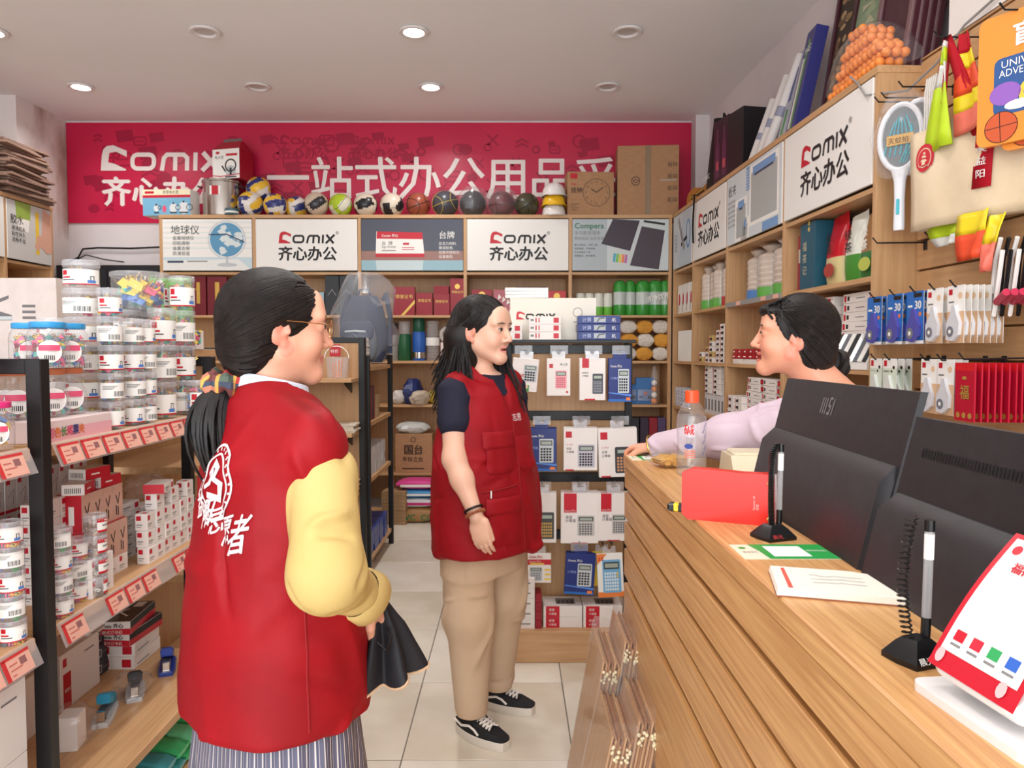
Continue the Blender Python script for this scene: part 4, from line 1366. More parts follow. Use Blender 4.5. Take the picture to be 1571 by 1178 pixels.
# paper clip tubs
def pc_heap(r_, h, silver, seed):
	q=random.Random(seed); m=MB(); cs=[mk(c,.4)for c in((220,70,60), (240,200,70), (70,150,90), (70,110,190), (230,110,160))]
	for i in range(46):
		a, z=q.uniform(0,2*PI), q.uniform(.004, h-.006); c=Vector((r_*.9*math.cos(a), r_*.9*math.sin(a), z))
		M_ = Matrix.Rotation(a + PI / 2, 3, 'Z') @ Matrix.Rotation(q.uniform(-1.5, 1.5), 3, 'Y')
		vv, ff=_ribbon([(-.009,-.003), (.008,-.003), (.0105,0), (.008,.003), (-.006,.003), (-.006,-.001), (.005,-.001)],.0016)
		m.add([c + M_ @ Vector((p[0], 0, p[1])) for p in vv], ff, CHROME if silver else cs[q.randrange(5)])
	return m
pA=[make_tub('paper_clip_tub',.0265,.0535,0,0, 'x', k,3, pc_heap(.0265,.04, False,3+k), (-70,70), (.16,.78))for k in(0,1)]
pB=make_tub('paper_clip_tub',.027,.0535,0,0, 'x',2,3, pc_heap(.027,.04, True,8), (-10,120), (.16,.82))
x, y=XY(83,-1.078); stack(None, x, y, Z2,4,.0535, 'flat tub of coloured paper clips beside the black post', 'paper clip tubs beside the post', R(40), pA)
x, y=XY(110,-1.105); stack(None, x, y, Z2,3,.0535, 'flat tub of coloured paper clips between taller stacks', 'paper clip tubs between stacks', R(60), pA)
x, y=XY(139,-1.078); stack(None, x, y, Z2,4,.0535, 'clear tub of silver paper clips with crimson banded label', 'silver paper clip tubs', R(60),[pB])
stack(None,-1.085,1.575, Z2,5,.0535, 'clear paper clip tub stacked on the neighbouring island shelf', 'paper clip tubs on the near shelf', R(40), pA)
for q in pA + [pB]:
	drop_proto(q)

# ---------------------------------------------------------------- cartons and staplers on the low board
def d_wc(m, f):
	o, u, v=f['f']; m.rect(RED, o, u, v,.012,.125,.03,.15); m.rect(RED, o, u, v,.012,.0,.05,.105); m.text('重型订书机', PAPER, o, u, v,.016,.05,.012, lift=.001); m.rect(GREY, o, u, v,.12,.13,.17,.135)
def d_bc(m, f):
	o, u, v=f['f']; m.line2(PAPER, o, u, v,_rrect(.02,.045,.012,.034,.001,1),.002,.0008, True); m.rect(GREY, o, u, v,.055,.02,.1,.023); m.rect(RED, o, u, v,.17,.02,.185,.035)
def d_rb(m, f):
	o, u, v=f['l']; m.rect(RED, o, u, v,.07,.008,.1,.034); m.rect(RED, o, u, v,.02,.01,.028,.034); m.rect(INK, o, u, v,.012,.01,.016,.03)
	o, u, v = f['f']; m.rect(GREY, o, u, v, .02, .01, .1, .014)
def d_stb(m, f):
	o, u, v=f['l']; m.rect(RED, o, u, v,0,0,.11,.02); m.text('Comix 齐心', INK, o, u, v,.008,.024,.016, bold=.03, lift=.001, maxw=.09); m.text('手握式订书机', PAPER, o, u, v,.008,.004,.013, lift=.001, maxw=.09)
	o, u, v=f['t']; m.rect(mk((60,56,60),.25), o, u, v,.0,.0,.2,.11); m.line2(PAPER, o, u, v,[(.05,.03), (.09,.07), (.12,.05)],.008,.001); m.rect(CARD, o, u, v,.14,.02,.19,.05,.0008)
	o, u, v = f['f']; m.rect(INK, o, u, v, 0, .02, .2, .042); m.rect(RED, o, u, v, 0, 0, .2, .02)
WC=carton(.20,.1,.165, CARD, d_wc); BC=carton(.19,.1,.051, mk((34,34,46),.35, name='black_carton'), d_bc); RB=carton(.18,.11,.043, CARD, d_rb); STB=carton(.2,.11,.043, CARD, d_stb)
at(IF, WC, 'stapler_carton', 'white carton with tall red printed panel on the low board', 'box',.545,.262, Z3)
at(IF, WC, 'stapler_carton', 'plain white carton partly hidden behind the black post', 'box', .33, .262, Z3)
for k in range(3):
	at(IF, BC, 'stapler_carton', lv('black stapler carton with white square on the low board', k,3), 'box',.745,.285, Z3+k*.0513,0, 'three black cartons on the low board')
for k in range(2):
	at(IF, RB, 'stapler_box', lv('white stapler box with red end print', k,2), 'box',.825,.20, Z3+k*.0435, R(2*k), 'white stapler boxes at the far end')
at(IF, STB, 'stapler_box', 'red, white and black stapler box with picture window on the pair', 'box',.81,.195, Z3+.0875, R(-3))
at(IF, STB, 'stapler_box', 'red and black stapler box lying across the windowed one', 'box',.80,.20, Z3+.131, R(5))
at(IF, RB, 'stapler_box', 'upper white stapler box on the three black cartons', 'box', .69, .27, Z3 + .1545)
STG = mk((120, 122, 126), .35, .6, name='stapler_metal')
def stapler(label, X, Y, rz, body, base, s=1.0):
	t = thing('stapler', label, 'stapler', (X, Y, Z3), rz)
	L_ = .135 * s
	m=MB(); pts=[(-.022,-.0), (-.026,-.02), (-.026,-L_+.03), (-.02,-L_), (.02,-L_), (.026,-L_+.03), (.026,-.02), (.022,0)]
	m.rings([[(p[0]*k, p[1]*(1 if k>.9 else .98), z)for p in pts]for z, k in((0,1), (.009,1), (.013,.85))], base); m.build('base', t)
	m = MB(); pr = [(-.018, 0), (.018, 0), (.02, .02), (.014, .03), (-.014, .03), (-.02, .02)]
	rs_ = []
	for y, z0, k in((.004,.012,.9), (-.02,.022,1.0), (-.05,.03,1.05), (-.075,.042,1.05), (-.085,.046,.9)):
		rs_.append([(p[0] * k, y * s, z0 + p[1] * k) for p in pr])
	m.rings(rs_, body); m.build('top_arm', t)
	m = MB(); m.box(-.012, .012, -.118 * s, -.07 * s, .020, .036, STG, .002); m.build('magazine', t)
	m = MB(); m.box(-.010, .010, -.126 * s, -.117 * s, .014, .042, CHROME, .001); m.build('nose_plate', t)
	m = MB(); m.box(-.012, .012, -.128 * s, -.104 * s, .0125, .0165, CHROME, .001); m.build('anvil', t)
	return t
BLK = mk((40, 40, 44), .35, name='stapler_black')
stapler('turquoise and black stapler standing on the low board',-1.185,2.13, R(18), mk((48,150,190),.35), mk((196,194,192),.4),1.05)
stapler('black and grey stapler sealed in a clear bag on the low board',-1.18,2.27, R(25), BLK, mk((190,188,188),.4))
stapler('blue stapler with wide blue base on the low board',-1.165,2.455, R(22), mk((44,70,160),.3), mk((40,60,140),.35),1.05)
crumple('plastic_bag', 'clear plastic bag around the black and grey stapler', (-1.16,2.205, Z3), R(25),.055,.085,.06, FILM,6)
at(IF, carton(.06,.05,.09, CARD), 'stapler_box', 'small white box in a clear bag at the near corner of the low board', 'box',.27,.10, Z3, R(10))
crumple('plastic_bag', 'clear bag around the small white box on the low board', IF.pt(.27,.125, Z3), IF.rz,.055,.06,.11, FILM,9)
# green wrapped packs on the bottom board
def pillow(w, d, h, mat, seed=1, ridges=6, amp=.004):
	q = random.Random(seed); m = MB(); rs_ = []; n = 24
	for i in range(9):
		t_ = i / 8; k = (1 - abs(2 * t_ - 1) ** 3.2); ring = []
		for j in range(n):
			a = 2 * PI * j / n; ca, sa = math.cos(a), math.sin(a)
			ex = .55
			ring.append((-w/2+w*t_, d/2*(.86+.14*k)*(abs(ca)**ex)*(1 if ca>0 else-1)+q.uniform(-amp, amp), h/2+h/2*(.25+.75*k)*(abs(sa)**ex)*(1 if sa>0 else-1)+q.uniform(-amp, amp)*.6))
		rs_.append(ring)
	m.rings(rs_, mat)
	return m
GR1=mk((70,190,120),.2, name='green_wrap'); GR2=mk((110,206,150),.2, name='mint_wrap'); GR3=mk((70,160,170),.2, name='teal_wrap')
for i in range(5):
	for k in range(2):
		o=pillow(.20,.085,.055, (GR1, GR2, GR3, GR1, GR2)[(i+k)%5], i+7*k).build('paper_pack', None, IF.pt(.44+i*.09,.10-.01*k, Z0+.054*k), IF.rz+R(90+rg.uniform(-5,5)), smooth=40)
		tag(o, 'green plastic wrapped paper pack on the bottom board beside the skirt', 'pack', 'green wrapped packs on the bottom board')
o=pillow(.42,.1,.2, mk((120,150,40),.3, name='olive_wrap'),31, amp=.012).build('paper_pack', None, IF.pt(.62,.28, Z0), IF.rz, smooth=40)
tag(o, 'large olive green wrapped bundle behind the green packs', 'pack')
# white cartons on the near island shelf
for i in range(2):
	for k in range(2):
		at(IN, WC, 'stapler_carton', 'white carton with red panel on the low board of the near island', 'box',.79-.21*i,.03, Z3+k*.166,0, 'white cartons on the near island')
for k in range(3):
	at(IN, SB5, 'staple_box', lv('flat pale box on the upper board of the near island', k,3), 'box',.62,.03, Z1+k*.0362,0, 'flat boxes on the near island')

# ---------------------------------------------------------------- goods beyond the tub stacks
islE=island('island_shelf', 'black framed island shelf end below the green card box', Frame(-1.16,2.66, R(90)),.8,.40, (1.43,1.0,.6,.1),1.44, True, True, False)
FE = Frame(-1.16, 2.66, R(90))
def d_green(m, f):
	o, u, v = f['l']; w = .12
	m.rect(PAPER, o, u, v,.01,.05,.035,.14); m.rect(PAPER, o, u, v,.01,.012,.05,.03); m.disc(PAPER, o, u, v,.035,.165,.016,.02,16)
	m.text('Tally Paper', INK, o, u, v, .05, .075, .018, lift=.001, maxw=.06)
	for a_ in range(2):
		for sgn in (-1, 1):
			m.disc(RED, o, u, v,.095+sgn*.014,.15-a_*.026,.013,.014,12,.0008+a_*.0002); m.disc(PAPER, o, u, v,.095+sgn*.014,.15-a_*.026,.006,.007,10,.0014+a_*.0002)
at(FE, carton(.05,.13,.19, mk((96,190,60),.4, name='bright_green_card'), d_green), 'card_box', 'bright green card box with red butterfly print on the far island', 'box',.06,.02,1.50, R(8), tilt=(0, R(-6)))
def d_disp(m, f):
	o, u, v=f['l']; m.rect(RED, o, u, v,0,0,.2,.035); m.logo(RED, INK, o, u, v,.01,.042,.02,.001); m.text('彩色长尾票夹', PAPER, o, u, v,.02,.008,.02, lift=.001)
at(FE, carton(.1,.2,.07, CARD, d_disp), 'display_box', 'white and red display box under the green card box', 'box',.09,.01,1.43)
hp = clip_heap(.035, .07, 30, .02, 44)
o=hp.build('clip_bag', None, FE.pt(.02,-.0,1.432), FE.rz); tag(o, 'bag of mixed red, white and yellow clips on the far island', 'bag')
o['kind'] = 'stuff'
def d_cart(m, f):
	o, u, v = f['f']
	gy = mk((110, 106, 108), .5)
	m.rect(mk((200, 190, 186), .5), o, u, v, .0, .0, .004, .3)
	m.flat([(.13,.18), (.25,.18), (.25,.2), (.2,.215), (.185,.24), (.24,.262), (.24,.275), (.16,.245), (.135,.21)], gy, o, u, v)
	m.rect(LGREY, o, u, v, .17, .182, .25, .195, .001)
	for q in range(3):
		m.rect(gy, o, u, v, .29, .185 + q * .022, .34, .195 + q * .022)
o=item(carton(.42,.3,.34, noise_mat('pale_grey_card', (206,192,186), (214,202,196)), d_cart), 'stapler_carton', 'large pale grey carton with printed stapler picture behind the jars', 'box', (-1.935,2.80,1.36), R(0))
item(carton(.3,.28,.14, PAPER), 'paper_box', 'white curved-top box standing behind the stapler carton', 'box', (-2.15,3.15,1.36+.0), R(5))
# ================================================================ goods on top of the back shelving
YB = 6.42
SX = lambda px, d=YB: (px - CX) / F_PX * d
def d_tea(m, f):
	o, u, v = f['f']; w, h = .42, .22
	m.rect(mk((234,222,190),.5), o, u, v,0, h*.78, w, h); m.rect(RED, o, u, v,0, h*.68, w, h*.78); m.rect(SKYB, o, u, v,0,.0, w, h*.68)
	m.text('茶壶电水壶', INK, o, u, v, w*.42, h*.84,.03, lift=.001, maxw=.14); m.rect(RED, o, u, v,.02, h*.84,.1, h*.93,.0008)
	wt = mk((220, 224, 226), .3); dk = mk((50, 60, 76), .3)
	for x, k in ((.12, .7), (.27, 1.0), (.36, 1.3)):
		m.disc(wt, o, u, v, x, h*.28,.035*k,.04*k,16,.001); m.rect(dk, o, u, v, x-.03*k, h*.08, x+.03*k, h*.13,.0012); m.ring2(dk, o, u, v, x+.04*k, h*.3,.02*k,.006,14,.0014); m.disc(dk, o, u, v, x, h*.28+.04*k,.01,.008,10,.0016)
	m.disc(PINKP, o, u, v, .19, h * .25, .018, .03, 12, .001)
item(carton(.42,.16,.22, PAPER, d_tea), 'tea_set_box', 'blue and cream tea set box with printed kettles on the shelf top', 'box', (SX(268),6.33, ZT), R(-4))
# steel stock pot with the kettle box on it
t=thing('stock_pot', 'tall polished steel stock pot with red label on the shelf top', 'pot', (SX(343),6.45, ZT))
m=MB(); m.lathe([(.14,0), (.155,.004), (.155,.285), (.163,.29), (.163,.3), (.155,.302)], CHROME,36); m.build('pot_body', t)
m=MB(); m.lathe([(.16,.302), (.162,.308), (.10,.315), (.001,.317)], CHROME,36, cap=False); m.build('lid', t)
for q in (-1, 1):
	m=MB(); m.tube([(q*.155,-.05,.25), (q*.19,-.045,.262), (q*.19,.045,.262), (q*.155,.05,.25)],.006, BLACKP,6); m.build('handle', t)
m = MB(); o = (-.05, -.1565, 0)
for q in range(5):
	m.poly([(math.sin(a_)*.1562,-math.cos(a_)*.1562, z)for a_, z in((-.3+q*.12,.17), (-.18+q*.12,.17), (-.18+q*.12,.245), (-.3+q*.12,.245))], RED if 0<q<4 else PAPER)
m.build('label', t)
t=thing('kettle_box', 'white and red kettle gift box with folded handle on the stock pot', 'box', (SX(356),6.36, ZT+.317), R(-14))
m = MB(); m.box(-.13, .13, 0, .2, 0, .25, mk((170, 24, 44), .4), .002); o = (-.13, 0, 0)
m.rect(PAPER, o, UX, UZ, .0, .0, .26, .25); m.rect(RED, o, UX, UZ, .13, .19, .24, .21, .0008)
m.text('电水壶', INK, o, UX, UZ,.02,.17,.03, lift=.001); m.disc(RED, o, UX, UZ,.05,.22,.02,.012,12,.001)
m.disc(LGREY, o, UX, UZ,.175,.06,.052,.05,20,.001); m.ring2(INK, o, UX, UZ,.175,.11,.05,.012,18,.0012); m.line2(INK, o, UX, UZ,[(.125,.06), (.09,.11)],.014,.0014); m.rect(INK, o, UX, UZ,.165,.03,.185,.09,.0016); m.rect(INK, o, UX, UZ,.12,.008,.23,.018,.0016)
m.line2(RED, o, UX, UZ, [(0, .03), (.08, .02), (.26, .035)], .008, .0014); m.build('box_body', t)
m=MB(); m.add([(-.13,0,.25), (.13,0,.25), (.13,.2,.25), (-.13,.2,.25), (-.1,.075,.33), (.1,.075,.33), (.1,.125,.33), (-.1,.125,.33)],[(0,1,5,4), (2,3,7,6), (0,4,7,3), (1,2,6,5), (4,5,6,7)], mk((170,24,44),.4)); m.build('gable_top', t)
m = MB(); m.box(-.09, .09, .095, .105, .33, .36, mk((110, 104, 100), .5), .003); m.build('handle', t)
# small round tin in front of the pot
m=MB(); m.lathe([(.055,0), (.058,.004), (.058,.05), (.05,.055), (.001,.056)], mk((70,100,110),.35),20, cap=False); m.lathe([(.0585,.014), (.0588,.03)], PAPER,20, cap=False)
tag(m.build('round_tin', None, (SX(366), 6.325, ZT)), 'small round tin in front of the steel pot', 'tin')

def ball(label, px, r_, c1, c2, c3, style, z=None, y=YB, seam=None, rot=0.0, tilt=0.0):
	"""panelled ball: each face coloured by the panel it belongs to"""
	t=thing('ball', label, 'ball', (SX(px, y), y, (ZT if z is None else z)+r_), rot, 'balls on the back shelving')
	mats = [mk(c, .3) for c in (c1, c2, c3)]; sm = seam or mk((24, 22, 24), .5)
	V = []; m = MB(); nu, nv = 36, 24
	for i in range(nv + 1):
		for j in range(nu):
			th, ph = PI * i / nv, 2 * PI * j / nu
			V.append((r_ * math.sin(th) * math.cos(ph), r_ * math.sin(th) * math.sin(ph), r_ * math.cos(th)))
	ct, st = math.cos(tilt), math.sin(tilt)
	buckets = {0: [], 1: [], 2: []}
	for i in range(nv):
		for j in range(nu):
			k = (j + 1) % nu
			f = (i * nu + j, (i + 1) * nu + j, (i + 1) * nu + k, i * nu + k)
			c = Vector([sum(V[q][a] for q in f) / 4 for a in range(3)]).normalized()
			c = Vector((c.x * ct + c.z * st, c.y, -c.x * st + c.z * ct))
			ax = max(range(3), key=lambda a: abs(c[a]))
			if style == 'volley':
				b = c[(ax + 1) % 3] / abs(c[ax]); band = 0 if b < -.33 else (1 if b < .33 else 2)
				idx = (band + (ax if c[ax] > 0 else ax + 1)) % 3
			elif style == 'bold':
				b = abs(c[(ax + 1) % 3] / abs(c[ax])); idx = 1 if (b < .42 and ax != 2) else 0
			else:
				idx = 0
			buckets[idx].append(f)
	for k, fs in buckets.items():
		if fs:
			m.add(V, fs, mats[k])
	m.build('shell', t, smooth=80)
	m = MB()
	rr_ = r_ * 1.002
	if style == 'basket':
		for pts in([(math.cos(a), math.sin(a),0)for a in[2*PI*i/40 for i in range(40)]],[(math.cos(a),0, math.sin(a))for a in[2*PI*i/40 for i in range(40)]]):
			m.tube([(p[0] * rr_, p[1] * rr_, p[2] * rr_) for p in pts], .0028, sm, 4, closed=True)
		for q in (-1, 1):
			m.tube([tuple(Vector((q*(.55+.25*math.cos(2*a)), math.sin(a)*.85, math.cos(a)*.85)).normalized()*rr_)for a in[2*PI*i/40 for i in range(40)]],.0028, sm,4, closed=True)
	else:
		for ax in range(3):
			for q in (-.33, .33):
				p = []
				for i in range(40):
					a=2*PI*i/40; c=[0,0,0]; c[ax]=q*max(abs(math.cos(a)), abs(math.sin(a))); c[(ax+1)%3]=math.cos(a); c[(ax+2)%3]=math.sin(a)
					if abs(c[(ax + 2) % 3]) < .2 or True:
						p.append(Vector(c).normalized() * rr_)
				if ax == 2:
					m.tube(p, .0016, sm, 4, closed=True)
	M_ = Matrix.Rotation(-tilt, 3, 'Y')
	m.v = [tuple(M_ @ Vector(p)) for p in m.v]
	m.build('seams', t)
	return t
YW, BW, WW = (238, 190, 60), (52, 58, 120), (234, 228, 222)
ball('yellow, blue and white volleyball perched on top of the others',401,.105, YW, BW, WW, 'volley', ZT+.155,6.50, mk((200,196,190),.4),.3,.5)
ball('yellow and blue volleyball with white band beside the steel pot',388,.108, YW, WW, BW, 'volley', None,6.40, mk((200,196,190),.4),1.0,.7)
ball('volleyball with black script on white panel',426,.1, BW, YW, WW, 'volley', None,6.41, mk((200,196,190),.4),.2,.2)
ball('blue and white volleyball half hidden behind the tan ball',458,.1, BW, WW, YW, 'volley', None,6.52, mk((200,196,190),.4),.8,.4)
ball('tan and black panelled ball next to the lime ball',488,.105, (206,186,164), (48,46,50), (206,186,164), 'bold', None,6.40, None,.4,.6)
ball('lime green and white ball with dark seams',525,.1, (176,200,50), (226,220,200), WW, 'bold', None,6.41, None,.7,.9)
ball('cream and black ball with lettering beside the lime ball',563,.102, (220,206,186), (36,34,38), WW, 'bold', None,6.41, None,.1,.3)
ball('cream and black ball next to the brown basketball',603,.102, (220,206,186), (36,34,38), WW, 'bold', None,6.41, None,1.2,.8)
ball('orange brown basketball with black seams',643,.103, (150,76,56), WW, WW, 'basket', None,6.41, None,.5,.4)
ball('dark grey basketball with gold lettering',684,.112, (70,70,76), WW, WW, 'basket', None,6.41, mk((200,170,80),.4),.2,.3)
ball('black basketball wrapped in a clear bag',726,.114, (46,44,50), WW, WW, 'basket', None,6.42, None,.9,.5)
ball('dark maroon basketball wrapped in a clear bag',770,.112, (104,44,52), WW, WW, 'basket', None,6.42, None,1.1,.2)
ball('olive black basketball beside the hard hats',808,.104, (74,70,52), WW, WW, 'basket', None,6.42, None,.3,.6)
for px, s_, lab in((726,3, 'clear plastic bag around the black basketball'), (770,4, 'clear plastic bag around the maroon basketball')):
	crumple('plastic_bag', lab, (SX(px, 6.42), 6.42, ZT), .3, .15, .14, .25, FILM, s_, amp=.1)
# hard hats
def hat(label, z, mat, y=6.40):
	t = thing('hard_hat', label, 'hard hat', (SX(849, y), y, z), R(20))
	m=MB(); m.lathe([(.112,.03), (.112,.05), (.106,.085), (.09,.118), (.06,.142), (.025,.152), (.001,.153)], mat,28, cap=False, sy=1.12); m.build('shell', t)
	m = MB(); rs_ = []
	for k, z0 in ((1.0, .034), (1.12, .026), (1.13, .021), (1.0, .03)):
		rs_.append([(.112*k*math.cos(2*PI*i/28),.125*k*math.sin(2*PI*i/28)-(.035*(k-1)/.12 if math.sin(2*PI*i/28)<-.2 else 0), z0-(.01 if math.sin(2*PI*i/28)<-.5 and k>1 else 0))for i in range(28)])
	m.rings(rs_, mat, cap=False); m.build('brim', t)
	t.scale = (.88, .88, .92)
	m=MB(); m.tube([(0,-.118,.09), (0,-.07,.145), (0,0,.160), (0,.07,.145), (0,.118,.09)],.008, mat,6); m.build('ridge', t)
	return t
WH_ = mk((236, 230, 226), .25, name='hat_white'); YH = mk((240, 190, 40), .3, name='hat_yellow')
hat('white hard hat at the bottom of the hat stack', ZT - .018, WH_)
hat('yellow hard hat in the middle of the hat stack', ZT + .065, YH)
hat('white hard hat on top of the hat stack', ZT + .148, WH_)
# cartons
def d_clock(m, f):
	o, u, v = f['f']; m.rect(RED, o, u, v, .025, .315, .085, .36); ik = mk((70, 50, 40), .5)
	c = (.25, .2); m.ring2(ik, o, u, v, c[0], c[1], .115, .004, 36)
	for h_ in range(12):
		a = PI / 2 - (h_ + 1) * PI / 6
		m.text(str(h_ + 1), ik, o, u, v, c[0] + .092 * math.cos(a), c[1] + .092 * math.sin(a) - .009, .026, 'c')
	m.line2(ik, o, u, v,[c, (c[0]+.06, c[1]+.045)],.007,.001); m.line2(ik, o, u, v,[c, (c[0]-.045, c[1]+.028)],.008,.0012)
	m.text('挂钟', ik, o, u, v, .03, .2, .05, bold=.02); m.rect(RED, o, u, v, .03, .265, .075, .272)
	for q in range(4):
		m.rect(ik, o, u, v, .03, .05 + q * .016, .08 + .02 * (q % 2), .054 + q * .016)
item(carton(.40,.2,.375, KRAFT, d_clock,.002), 'clock_carton', 'brown carton printed with a round clock face beside the hard hats', 'box', (SX(905,6.36),6.36, ZT), R(3))
def d_big(m, f):
	ik = mk((60, 46, 38), .6); tp = film('packing_tape', (210, 190, 160), .35, .12)
	o, u, v=f['f']; m.rect(tp, o, u, v,.235,0,.285,.6,.0006); m.ring2(ik, o, u, v,.155,.3,.035,.006,20,.001); m.line2(ik, o, u, v,[(.13,.3), (.155,.315), (.18,.3), (.155,.285), (.13,.3)],.006,.001)
	for q in range(4):
		m.text('易碎', ik, o, u, v, .42, .12 + q * .1, .045)
	m.rect(mk((180, 170, 160), .5), o, u, v, .36, .3, .5, .31, .001)
	o, u, v = f['t']; m.rect(tp, o, u, v, .235, 0, .285, .26, .0006)
item(carton(.52,.26,.60, KRAFT, d_big,.002), 'moving_carton', 'largest brown carton with packing tape at the corner of the shelf top', 'box', (SX(992,6.37),6.37, ZT), R(-4))

# ---------------------------------------------------------------- goods in the bays of the back shelving
GOLD = mk((206, 166, 80), .35, .4, name='gold_foil'); CERT = mk((150, 16, 34), .4, name='certificate_red')
def d_cert(w, h, sash=False, top=False):
	def deco(m, f):
		o, u, v = f['f']; m.text('荣誉证书', GOLD, o, u, v, w / 2, h * .6, w * .2, 'c', lift=.001)
		if sash:
			m.flat([(w * .35, 0), (w * .5, 0), (w, h * .42), (w, h * .55)], GOLD, o, u, v)
		if top:
			m.disc(GOLD, o, u, v, w / 2, h * .78, w * .18, None, 14)
	return deco
def bb(px0, px1, y0, y1, d_, base, deco, name, label, cat, zboard, Y=6.32, group=None, rz=0.0):
	"""box seen at photo span px0..px1 standing on a board of the back shelving"""
	w = (px1 - px0) / F_PX * Y; h = (y1 - y0) / F_PX * Y
	return item(carton(w, d_, h, base, deco(w, h)if deco else None), name, label, cat, (SX((px0+px1)/2, Y), Y, zboard), rz, group)
Zs1, Zs2, Zs3, Zs4 = 1.735, 1.345, .97, .38
bb(604,637,437,480,.05, CERT, lambda w, h:d_cert(w, h, True), 'certificate_book', 'dark red certificate book with gold sash corner', 'book', Zs1)
bb(639,664,446,480,.06, CERT, lambda w, h:d_cert(w, h), 'certificate_book', 'plain red certificate book between the gold sash book and the banded pile', 'book', Zs1)
bb(666,690,448,480,.08, CERT, lambda w, h:d_cert(w, h), 'certificate_book', 'red certificate book below a flat pile of red books', 'book', Zs1)
for k in range(5):
	bb(666,689,434,436.4,.1, CERT, None, 'certificate_book', lv('thin red certificate book lying flat on an upright one', k,5), 'book', Zs1+(480-448)/F_PX*6.32+.001+k*.0142,6.33, 'thin red books lying flat')
bb(691,713,424,480,.07, CERT, lambda w, h:d_cert(w, h, False, True), 'certificate_book', 'tall red certificate book with gold round emblem', 'book', Zs1)
bb(724,755,441,480,.06, CERT, lambda w, h:d_cert(w, h, False, True), 'certificate_book', 'red certificate book with gold crest behind the long hair', 'book', Zs1)
bb(757,790,441,480,.06, mk((170,60,70),.25, name='foil_red'), lambda w, h:(lambda m, f:[m.flat([(w*.1*q, h*.1*((q*3)%7)), (w*.1*q+.03, h*.1*((q*3)%7)+.02), (w*.1*q+.01, h*.1*((q*3)%7)+.05)], PAPER,*f['f'],.001+q*.0002)for q in range(9)]), 'foil_book', 'red book with silver foil flakes on the cover', 'book', Zs1)
bb(792,838,436,480,.08, mk((90,30,34),.4), None, 'certificate_box', 'dark maroon box behind the paper stack', 'box', Zs1,6.40)
bb(840,868,443,480,.08, mk((190,26,36),.35), lambda w, h:d_cert(w, h, False, True), 'certificate_box', 'bright red box with gold disc beside the shelf divider', 'box', Zs1)
for px0, px1, lab in((294,318, 'dark red certificate book with gold plate beside the white tubs'), (320,350, 'dark red certificate book with gold plate near the black hair')):
	bb(px0, px1,421,480,.05, mk((112,18,32),.4), lambda w, h:(lambda m, f:m.rect(GOLD,*f['f'], w*.4, h*.3, w*.62, h*.85)), 'certificate_book', lab, 'book', Zs1)
for i, px in enumerate((500, 522)):
	bb(px, px+21,420,480,.2, mk((34,34,38),.4), lambda w, h:(lambda m, f:m.line2(GREY,*f['f'],[(w*.2, h*.5), (w*.5, h*.65), (w*.8, h*.5)],.006)), 'file_box', 'tall black file box beside the bagged backpack', 'box', Zs1,6.32, 'black file boxes')
bb(455,498,445,480,.1, mk((150,180,190),.4), None, 'globe_box', 'pale blue box behind the dark haired head', 'box', Zs1)
# thermos flasks and cups
def flask(label, px, y0, y1, r_, body, cap, ring=None):
	h = (y1 - y0) / F_PX * 6.4
	t = thing('thermos', label, 'thermos', (SX(px, 6.4), 6.4, Zs2))
	m=MB(); m.lathe([(r_*.95,0), (r_,.006), (r_, h*.62), (r_*.9, h*.68)], body,20); m.build('flask_body', t)
	m=MB(); m.lathe([(r_*.86, h*.68), (r_*.9, h*.7), (r_*.9, h*.97), (r_*.8, h), (.001, h)], cap,20, cap=False); m.build('cap', t)
	if ring:
		m=MB(); m.lathe([(r_*1.012, h*.06), (r_*1.012, h*.2)], ring,20, cap=False); m.build('steel_band', t)
flask('green thermos with clear wrapped cap beside the backpack',621,490,550,.055, mk((40,96,60),.3), CLEAR2)
flask('blue thermos with green cap and steel bands',643,485,550,.058, mk((44,96,180),.3), mk((28,84,60),.3), CHROME)
flask('dark flask standing behind the green thermos',604,492,550,.045, mk((150,146,140),.3), mk((60,60,64),.3))
t=thing('cup_sleeve', 'tall sleeve of stacked clear plastic cups beside the blue thermos', 'cups', (SX(664,6.4),6.4, Zs2))
for k in range(12):
	m=MB(); m.lathe([(.046,.0), (.056,.03), (.058,.033), (.054,.033)], CLEAR2,18, cap=False); m.build('cup', t, (0,0, k*.028))
m = MB(); m.lathe([(.06, .13), (.06, .2)], PAPER, 18, cap=False); m.build('band', t)
m=MB(); m.tube([(.062*math.cos(2*PI*i/24),0,.062*math.sin(2*PI*i/24))for i in range(24)],.018, mk((206,200,196),.3),8, closed=True)
tag(m.build('tape_roll', None, (SX(688,6.4),6.4, Zs2+.225)), 'roll of clear tape standing on the small pink boxes', 'tape')
for k in range(3):
	bb(676+k*8,683+k*8,522,550,.08, PINKW, None, 'small_box', 'small pinkish box under the tape roll', 'box', Zs2,6.36, 'small pink boxes by the cups')
